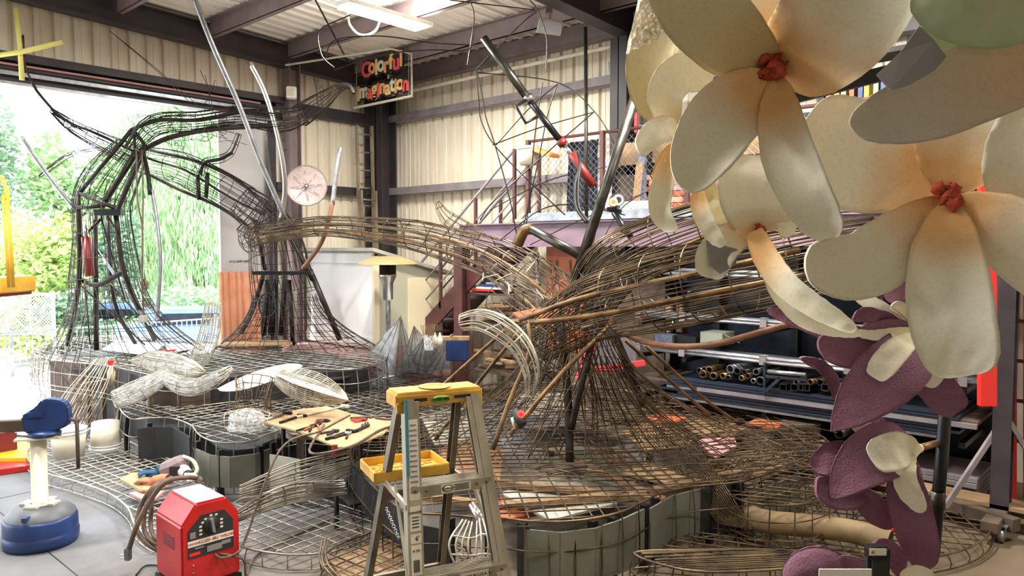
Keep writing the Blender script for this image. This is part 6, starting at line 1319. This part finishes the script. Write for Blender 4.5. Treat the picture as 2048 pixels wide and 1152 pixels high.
T(MB().tube([P(945, 1010, 4.7), P(965, 1045, 4.6)], .03, 12).build('chrome_canister', 'chrome'), 'shiny short canister lying behind the ladder steps', 'canister')
# ================================================================ FOREGROUND FLOWERS
def petal(parent, pts, wl, wr, m='petal', th=.011, cup=.25, fold=0.0, name='petal', wave=.0, e0=.55, e1=.5, seed=0, u0=0.0, tilt=0.0, back=None):
    """pts: (px, py, depth) centre line from throat to tip; wl/wr widths in px left/right of the travel direction"""
    D = smooth([P(*p) for p in pts], 24); cd = [0]; nv = 14; r = random.Random(seed)
    for i in range(1, len(D)): cd.append(cd[-1] + (D[i] - D[i - 1]).length)
    L = []; n = 34; k = 0
    for i in range(n):
        w_ = (.5 - .5 * math.cos(math.pi * i / (n - 1))) * cd[-1]
        while k < len(D) - 2 and cd[k + 1] < w_: k += 1
        L.append(D[k].lerp(D[k + 1], min(1, max(0, (w_ - cd[k]) / max(cd[k + 1] - cd[k], 1e-6)))))
    dist = [0]
    for i in range(1, n): dist.append(dist[-1] + (L[i] - L[i - 1]).length)
    tot = dist[-1]; up = []; vs = []; uv = []
    for i, p in enumerate(L):
        u = dist[i] / tot; t = (L[min(i + 1, n - 1)] - L[max(i - 1, 0)]).normalized(); vw = (p - CP).normalized()
        s_ = vw.cross(t).normalized(); s_ = (s_ + vw * tilt).normalized(); nr = t.cross(s_).normalized()
        if nr.dot(vw) > 0: nr = -nr
        d = (p - CP).dot(FW) / F
        g = (max(u, 0) ** e0) * (max(1 - u, 0) ** e1); gm = ((e0 / (e0 + e1)) ** e0) * ((e1 / (e0 + e1)) ** e1); g = g / gm
        if u < .02: g = max(g, .05)
        for j in range(nv + 1):
            v = j / nv * 2 - 1; wd = (wl if v < 0 else wr) * d * g
            q = p + s_ * v * wd + nr * (cup * wd * v * v - fold * wd * (1 - abs(v)) + wave * math.sin(u * 9 + seed) * wd * v * abs(v))
            q += nr * .0025 * noise.noise(q * 30) * 2
            if abs(v) == 1: q += s_ * v * noise.noise(q * 60) * .003
            vs.append((q, nr)); uv.append((u0 + u * (1 - u0), .5 + v / 2))
    mb = MB(); n1 = nv + 1; N = len(vs)
    mb.add([q + nr * th / 2 for q, nr in vs] + [q - nr * th / 2 for q, nr in vs], [], False)
    f = lambda q, sm: (mb.f.append(q), mb.sm.append(sm))
    for i in range(n - 1):
        for j in range(nv):
            a, b, c, d = i * n1 + j, i * n1 + j + 1, (i + 1) * n1 + j + 1, (i + 1) * n1 + j
            f([a, b, c, d], True); f([d + N, c + N, b + N, a + N], True)
        for j in (0, nv):
            a, d = i * n1 + j, (i + 1) * n1 + j; f([a, d, d + N, a + N], False)
    for i in (0, n - 1):
        for j in range(nv): a, b = i * n1 + j, i * n1 + j + 1; f([a, b, b + N, a + N], False)
    mb.uv = uv + uv
    return mb.build(name, m, parent)
def throat(parent, x, y, d, s_, seed):
    r = random.Random(seed)
    for k in range(7):
        q = MB(); a = P(x + r.uniform(-s_, s_), y + r.uniform(-s_, s_), d + r.uniform(-.02, .03)); rr = s_ * d / F * r.uniform(.6, .95)
        q.lathe(a, [(.0008, -rr), (rr * .8, -rr * .6), (rr, 0), (rr * .7, rr * .7), (.0008, rr)], 10, V((r.uniform(-1, 1), r.uniform(-1, 1), r.uniform(-1, 1))))
        for i, v in enumerate(q.v): q.v[i] = v + V((1, 1, 1)) * noise.noise(v * 60) * rr * 1.1
        q.build('throat_foam', 'foamred', parent)
# --- black steel stand
stn = E('flower_stand', P(1880, 1000, 2.6), 'black steel pipe stand carrying the cream and purple flowers', 'stand')
MB().tube(path([(1898, 700, 2.62), (1885, 900, 2.6), (1866, 1112, 2.55)]), .021, 16).build('pole', 'blackmetal', stn)
MB().tube(path([(1868, 1108, 2.55), (1852, 1124, 2.53), (1826, 1145, 2.5), (1790, 1220, 2.5)]), .019, 14).build('elbow', 'blackmetal', stn)
MB().lathe(P(1876, 1000, 2.575), [(.0215, -.03), (.0235, -.03), (.0235, .03), (.0215, .03)], 16).build('coupling', 'gunmetal', stn)
MB().tube(path([(1878, 886, 2.6), (1850, 893, 2.58), (1822, 900, 2.56)]), .012, 10).build('branch', 'rustpipe', stn)
MB().tube(path([(1898, 700, 2.62), (1890, 690, 2.62), (1842, 668, 2.6)]), .014, 10).build('branch', 'gunmetal', stn)
MB().tube(path([(1895, 720, 2.62), (1900, 560, 2.62), (1905, 395, 2.6), (1912, 100, 2.65), (1915, -300, 2.8)]), .021, 12).build('upper_pole', 'blackmetal', stn)
MB().beam(P(1490, 218, 2.75), P(1895, 115, 2.7), .04, .05).build('cross_bar', 'blackmetal', stn)
MB().tube(path([(1340, 60, 2.8), (1352, 150, 2.8), (1450, 210, 2.75), (1500, 218, 2.75)]), .012, 10).build('side_bar', 'gunmetal', stn)
MB().tube(path([(1545, 135, 2.35), (1560, 205, 2.74)]), .012, 10).build('branch', 'blackmetal', stn); MB().tube(path([(1522, 455, 2.5), (1560, 330, 2.7), (1560, 205, 2.74)]), .012, 10).build('branch', 'blackmetal', stn)
b0_ = P(1866, 1130, 2.55)
MB().tube([P(1790, 1220, 2.5), V((P(1790, 1220, 2.5).x, P(1790, 1220, 2.5).y, .04))], .021, 12).build('lower_pole', 'blackmetal', stn); pb_ = P(1790, 1220, 2.5); MB().cyl((pb_.x, pb_.y, 0), .3, .03, 30).build('base', 'blackmetal', stn)
# --- flower 1 : top, centre (1545,135)
def flower(x, y, d, lab, cat='flower'): return E('foam_flower', P(x, y, d), lab, cat)
f1 = flower(1545, 135, 2.2, 'large cream foam flower at the top with reddish throat')
petal(f1, [(1548, 145, 2.24), (1448, 66, 2.1), (1385, -20, 2.06), (1340, -150, 2.1)], 84, 80, 'petalback', cup=.25, e0=.55, e1=.3, seed=1)
petal(f1, [(1546, 128, 2.3), (1520, 30, 2.3), (1500, -80, 2.3), (1495, -180, 2.32)], 78, 70, cup=.1, e0=.5, e1=.35, seed=2)
petal(f1, [(1552, 134, 2.22), (1635, 72, 2.08), (1700, -20, 2.04), (1745, -150, 2.05)], 112, 128, cup=.22, e0=.42, e1=.3, seed=3)
petal(f1, [(1542, 150, 2.2), (1455, 232, 2.14), (1405, 310, 2.08), (1374, 384, 2.06)], 70, 74, cup=.3, e0=.6, e1=.48, seed=4, wave=.05)
petal(f1, [(1556, 152, 2.2), (1567, 265, 2.1), (1605, 375, 2.02), (1668, 478, 2.0)], 50, 54, cup=.3, e0=.6, e1=.36, seed=5)
throat(f1, 1545, 132, 2.18, 20, 4)
# --- flower 2 : left back, centre (1352,252)
f2 = flower(1352, 258, 2.5, 'shaded cream foam flower at the upper left, partly wrapped in plastic')
petal(f2, [(1352, 262, 2.55), (1298, 190, 2.5), (1298, 90, 2.5), (1340, 0, 2.55)], 42, 50, 'petalback', cup=.2, e0=.5, e1=.3, seed=6)
petal(f2, [(1350, 255, 2.5), (1330, 195, 2.45), (1365, 145, 2.42), (1425, 160, 2.42)], 40, 40, 'petalwhite', cup=.15, e0=.5, e1=.3, seed=7)
petal(f2, [(1356, 262, 2.5), (1325, 270, 2.45), (1298, 290, 2.42), (1284, 312, 2.4)], 16, 38, 'petalwhite', cup=.3, seed=8)
petal(f2, [(1352, 285, 2.5), (1335, 350, 2.48), (1325, 420, 2.47), (1352, 462, 2.45)], 17, 28, 'petal', cup=.4, e0=.5, e1=.35, seed=9)
petal(f2, [(1345, 290, 2.52), (1325, 330, 2.5), (1320, 370, 2.5), (1322, 400, 2.5)], 16, 16, 'petalback', cup=.3, seed=10)
petal(f2, [(1395, 90, 2.7), (1365, 100, 2.7), (1345, 90, 2.72), (1335, 65, 2.72)], 14, 14, 'petalback', cup=.3, seed=11)
petal(f2, [(1420, 150, 2.6), (1410, 110, 2.6), (1390, 80, 2.62), (1380, 60, 2.62)], 35, 30, 'petalback', cup=.3, seed=12)
pw = MB(); r = random.Random(5); vs = []; nx, ny = 16, 14
ol = lambda u, v: ((1282 - 30 * v) + (1352 - 1282 + 30 * v) * u, -25 + 132 * v - 46 * u * v)
for i in range(nx + 1):
    for j in range(ny + 1):
        u, v = i / nx, j / ny; x, y = ol(u, v); vs.append(P(x, y + 3 * math.sin(i * 2), 2.36 + .02 * math.sin(i * 1.9 + j * .7) + .02 * math.sin(j * 2.3 - i)))
n1 = ny + 1; fs = [(i * n1 + j, (i + 1) * n1 + j, (i + 1) * n1 + j + 1, i * n1 + j + 1) for i in range(nx) for j in range(ny)]
pw.add(vs + [v + FW * .003 for v in vs], fs + [[k + len(vs) for k in f][::-1] for f in fs], False); facing('wrapfilm', (240, 232, 216), .3, .15, .95)
T(pw.build('plastic_wrap', 'wrapfilm'), 'crinkled clear plastic wrap over the upper left petal', 'plastic wrap')
# --- flower 3 : centre low (1522,455)
f3 = flower(1522, 455, 2.35, 'cream foam flower in the middle with long narrow lower petals')
petal(f3, [(1524, 458, 2.42), (1515, 415, 2.35), (1500, 360, 2.32), (1502, 312, 2.34)], 66, 74, 'petalwhite', cup=.25, e0=.42, e1=.32, seed=13)
petal(f3, [(1524, 455, 2.42), (1555, 440, 2.38), (1572, 452, 2.36), (1568, 476, 2.35)], 22, 22, 'petalwhite', cup=.2, seed=14)
petal(f3, [(1522, 460, 2.42), (1475, 470, 2.4), (1435, 505, 2.4), (1420, 556, 2.42)], 36, 38, 'petal', cup=.2, e0=.6, e1=.3, seed=15)
petal(f3, [(1520, 452, 2.44), (1480, 430, 2.44), (1440, 420, 2.44), (1425, 400, 2.45)], 30, 22, 'petalback', cup=.2, seed=16)
petal(f3, [(1398, 375, 2.42), (1405, 420, 2.38), (1425, 460, 2.36), (1448, 492, 2.35)], 15, 22, 'petal', cup=.4, e0=.4, e1=.35, seed=17)
petal(f3, [(1408, 350, 2.5), (1425, 400, 2.48), (1435, 430, 2.47), (1440, 470, 2.46)], 18, 24, 'petalback', cup=.3, seed=18)
petal(f3, [(1512, 462, 2.36), (1540, 520, 2.28), (1590, 580, 2.2), (1712, 660, 2.12)], 22, 30, 'petal', cup=.35, e0=.25, e1=.35, seed=19)
petal(f3, [(1530, 500, 2.4), (1560, 580, 2.32), (1620, 640, 2.28), (1722, 668, 2.25)], 20, 22, 'petalwhite', cup=.3, e0=.35, e1=.4, seed=20)
sc_ = MB(); sc_.prism(path([(1412, 478, 2.395), (1450, 492, 2.385), (1480, 500, 2.385), (1470, 530, 2.385), (1440, 548, 2.39), (1418, 530, 2.395)]), -FW * .004); sc_.build('bare_patch', 'greyprimer', f3)
throat(f3, 1521, 455, 2.4, 8, 5)
# --- flower 4 : right, centre (1897,392)
f4 = flower(1897, 392, 2.1, 'very large cream foam flower at the right with red throat')
petal(f4, [(1893, 390, 2.2), (1800, 340, 2.25), (1700, 310, 2.28), (1600, 255, 2.3)], 108, 105, cup=.12, e0=.4, e1=.22, seed=21)
petal(f4, [(1890, 398, 2.16), (1800, 480, 2.08), (1710, 530, 2.04), (1610, 515, 2.02)], 72, 66, cup=.25, e0=.65, e1=.35, seed=22)
petal(f4, [(1898, 402, 2.12), (1892, 520, 2.0), (1902, 640, 1.92), (1932, 752, 1.9)], 78, 76, cup=.18, e0=.6, e1=.24, seed=23)
petal(f4, [(1902, 398, 2.12), (1990, 455, 2.02), (2080, 520, 1.95), (2180, 600, 1.9)], 88, 70, cup=.2, e0=.7, e1=.35, seed=24)
petal(f4, [(1898, 386, 2.16), (1925, 300, 2.12), (1960, 210, 2.08), (2010, 90, 2.05)], 105, 105, cup=.2, e0=.5, e1=.3, seed=25)
petal(f4, [(2060, 420, 2.1), (2050, 330, 2.03), (2080, 250, 2.0), (2140, 160, 2.0)], 75, 75, 'petalwhite', cup=.2, e0=.35, e1=.35, seed=26)
petal(f4, [(1900, 395, 2.1), (1960, 408, 2.1), (2020, 422, 2.1), (2080, 440, 2.1)], 10, 10, 'petalback', cup=.5, e0=.3, e1=.3, seed=27)
throat(f4, 1895, 390, 2.1, 20, 6)
# --- flower 5 : upper right underside
f5 = flower(1900, 120, 2.0, 'cream foam flower at the upper right seen from below with torn grey patches')
petal(f5, [(2200, 60, 1.85), (2010, 120, 1.88), (1860, 190, 1.9), (1700, 252, 1.92)], 100, 66, 'petalgrey', cup=.3, e0=.3, e1=.42, seed=28)
petal(f5, [(2200, -40, 1.95), (2060, 20, 1.95), (1930, 60, 1.97), (1840, 70, 2.0)], 70, 90, 'greenleaf', cup=.2, e0=.3, e1=.35, seed=29)
q = MB(); q.prism(path([(1752, 150, 1.85), (1800, 105, 1.84), (1838, 52, 1.83), (1868, 82, 1.82), (1892, 114, 1.81), (1868, 142, 1.81), (1820, 170, 1.82), (1780, 182, 1.83)]), -FW * .003)
q.build('torn_patch', 'greyprimer', f5)
# green leaf film at top right
lf = E('green_leaf', P(1980, 20, 1.9), 'pale green foam leaf at the top right corner', 'leaf')
petal(lf, [(1830, -10, 1.86), (1900, 40, 1.84), (2000, 55, 1.82), (2120, 30, 1.8)], 60, 40, 'greenleaf', cup=.2, e0=.3, e1=.3, name='blade', seed=30)
# --- purple flowers
def inlay(parent, pts, wl, wr, seed, **k): return petal(parent, pts, wl, wr, 'inlay', th=.008, cup=k.get('cup', .3), name='pale_inlay', seed=seed, e0=k.get('e0', .6), e1=k.get('e1', .35), wave=k.get('wave', 0))
o1 = E('purple_flower', P(1842, 665, 2.5), 'upper purple fuzzy foam flower with cream inlays, below the big cream flower', 'flower')
petal(o1, [(1760, 680, 2.52), (1690, 668, 2.52), (1610, 640, 2.55), (1534, 620, 2.58)], 26, 22, 'orchid', th=.016, cup=.3, seed=31, e0=.3)
petal(o1, [(1842, 665, 2.5), (1780, 668, 2.47), (1710, 690, 2.46), (1635, 685, 2.46)], 48, 32, 'orchid', th=.016, cup=.35, seed=32, e0=.5, e1=.35)
inlay(o1, [(1842, 660, 2.47), (1800, 662, 2.445), (1755, 668, 2.44), (1712, 665, 2.44)], 13, 9, 33)
petal(o1, [(1845, 668, 2.48), (1790, 720, 2.4), (1725, 785, 2.37), (1662, 862, 2.36)], 72, 50, 'orchid', th=.018, cup=.12, seed=34, e0=.7, e1=.85)
petal(o1, [(1780, 730, 2.4), (1790, 765, 2.4), (1790, 795, 2.4), (1780, 815, 2.4)], 25, 26, 'orchid', th=.016, cup=.2, seed=35)
inlay(o1, [(1845, 668, 2.45), (1805, 690, 2.37), (1775, 720, 2.35), (1748, 756, 2.35)], 26, 26, 36, e0=.8, e1=.25, cup=.1)
petal(o1, [(1835, 685, 2.5), (1845, 735, 2.46), (1875, 780, 2.44), (1915, 824, 2.44)], 38, 34, 'orchid', th=.016, cup=.2, seed=37, e0=.5, e1=.3)
inlay(o1, [(1832, 690, 2.47), (1838, 725, 2.42), (1855, 748, 2.42), (1880, 766, 2.42)], 24, 24, 38, e0=.5, e1=.35, cup=.1)
petal(o1, [(1845, 655, 2.52), (1822, 622, 2.52), (1800, 595, 2.52), (1768, 590, 2.54)], 22, 32, 'orchid', th=.016, cup=.2, seed=39)
inlay(o1, [(1832, 650, 2.5), (1815, 632, 2.49), (1800, 618, 2.49), (1780, 614, 2.49)], 12, 16, 40)
petal(o1, [(1820, 655, 2.5), (1780, 630, 2.5), (1740, 605, 2.52), (1700, 580, 2.55)], 16, 16, 'petalwhite', cup=.3, seed=41)
petal(o1, [(1800, 655, 2.5), (1760, 640, 2.49), (1730, 632, 2.5), (1705, 640, 2.5)], 14, 20, 'orchid', th=.016, cup=.6, seed=42)
petal(o1, [(1678, 805, 2.56), (1668, 770, 2.55), (1645, 735, 2.55), (1600, 716, 2.55)], 12, 14, 'orchid', th=.02, cup=.4, seed=43, e0=.4)
o2 = E('purple_flower', P(1835, 895, 2.45), 'middle purple fuzzy foam flower with cream throat beside the black pole', 'flower')
petal(o2, [(1815, 880, 2.47), (1755, 900, 2.4), (1705, 940, 2.37), (1664, 996, 2.36)], 62, 50, 'orchid', th=.018, cup=.15, seed=44, e0=.5, e1=.75)
inlay(o2, [(1840, 898, 2.45), (1805, 896, 2.37), (1775, 903, 2.35), (1742, 918, 2.34)], 40, 34, 45, e0=.7, e1=.25, cup=.1)
petal(o2, [(1705, 905, 2.46), (1675, 905, 2.45), (1645, 922, 2.44), (1627, 938, 2.44)], 34, 24, 'orchid', th=.018, cup=.2, seed=46, e0=.3, e1=.3)
petal(o2, [(1730, 965, 2.45), (1690, 975, 2.43), (1655, 968, 2.42), (1632, 962, 2.42)], 44, 18, 'orchid', th=.018, cup=.2, seed=47, e0=.4, e1=.3)
petal(o2, [(1715, 975, 2.43), (1740, 1000, 2.42), (1765, 1025, 2.42), (1782, 1055, 2.42)], 20, 34, 'orchid', th=.018, cup=.3, seed=48, e0=.4, e1=.5)
petal(o2, [(1815, 915, 2.44), (1808, 970, 2.38), (1826, 1050, 2.36), (1850, 1135, 2.36)], 42, 36, 'orchid', th=.018, cup=.15, seed=49, e0=.45, e1=.35)
inlay(o2, [(1822, 905, 2.41), (1803, 940, 2.35), (1815, 985, 2.33), (1846, 1024, 2.33)], 26, 18, 50, e0=.5, e1=.4, cup=.1)
petal(o2, [(1770, 885, 2.5), (1735, 865, 2.5), (1710, 845, 2.5), (1700, 825, 2.5)], 14, 20, 'petalwhite', cup=.3, seed=51)
petal(o2, [(1782, 880, 2.52), (1765, 855, 2.52), (1750, 838, 2.52), (1738, 820, 2.53)], 12, 14, 'orchid', th=.016, cup=.3, seed=52)
q = MB(); q.tube(path([(1812, 895, 2.46), (1840, 897, 2.5)]), [.03, .014], 12); q.build('stem_joint', 'petalwhite', o2)
o3 = E('purple_flower', P(1700, 1140, 2.3), 'lowest purple fuzzy foam flower cut by the bottom edge', 'flower')
petal(o3, [(1720, 1175, 2.3), (1660, 1135, 2.26), (1610, 1135, 2.24), (1572, 1165, 2.24)], 22, 36, 'orchid', th=.02, cup=-.5, seed=53, e0=.5, e1=.4)
petal(o3, [(1790, 1165, 2.32), (1740, 1150, 2.3), (1700, 1130, 2.28), (1672, 1118, 2.28)], 16, 22, 'orchid', th=.02, cup=-.2, seed=54)
petal(o3, [(1795, 1150, 2.36), (1790, 1120, 2.36), (1770, 1098, 2.36), (1745, 1092, 2.36)], 16, 22, 'orchid', th=.02, cup=.2, seed=55)
petal(o3, [(1800, 1150, 2.34), (1830, 1145, 2.33), (1850, 1150, 2.33), (1870, 1165, 2.33)], 14, 18, 'petalwhite', cup=.2, seed=56)
# black handheld device standing in front
dv = E('battery_tool', P(1752, 1130, 2.15), 'black handheld tool with white warning label at the bottom edge', 'tool')
a = P(1754, 1128, 2.15); MB().obox(a - Z * .02, RT * .032, fh * .02, Z * .075).build('grip', 'rubber', dv, bevel=.01); MB().obox(P(1754, 1104, 2.14), RT * .03, fh * .022, Z * .02).build('battery', 'blackmetal', dv, bevel=.008)
lb = MB().obox(P(1756, 1104, 2.116), RT * .024, fh * .0006, Z * .01).build('label', 'offwhite', dv); q = MB(); c = P(1746, 1104, 2.1145); q.prism([c - RT * .007 - Z * .006, c + RT * .007 - Z * .006, c + Z * .008], -fh * .0006); q.build('warning_triangle', 'yellow', lb)
c = P(1746, 1105, 2.113); MB().obox(c, RT * .0012, fh * .0003, Z * .0035).build('warning_mark', 'blackboard', lb)
T(MB().obox(P(1690, 1160, 2.0), RT * .07, fh * .0015, Z * .03).build('paper_sheet', 'white'), 'white paper edge at the bottom below the lowest purple flower', 'paper')
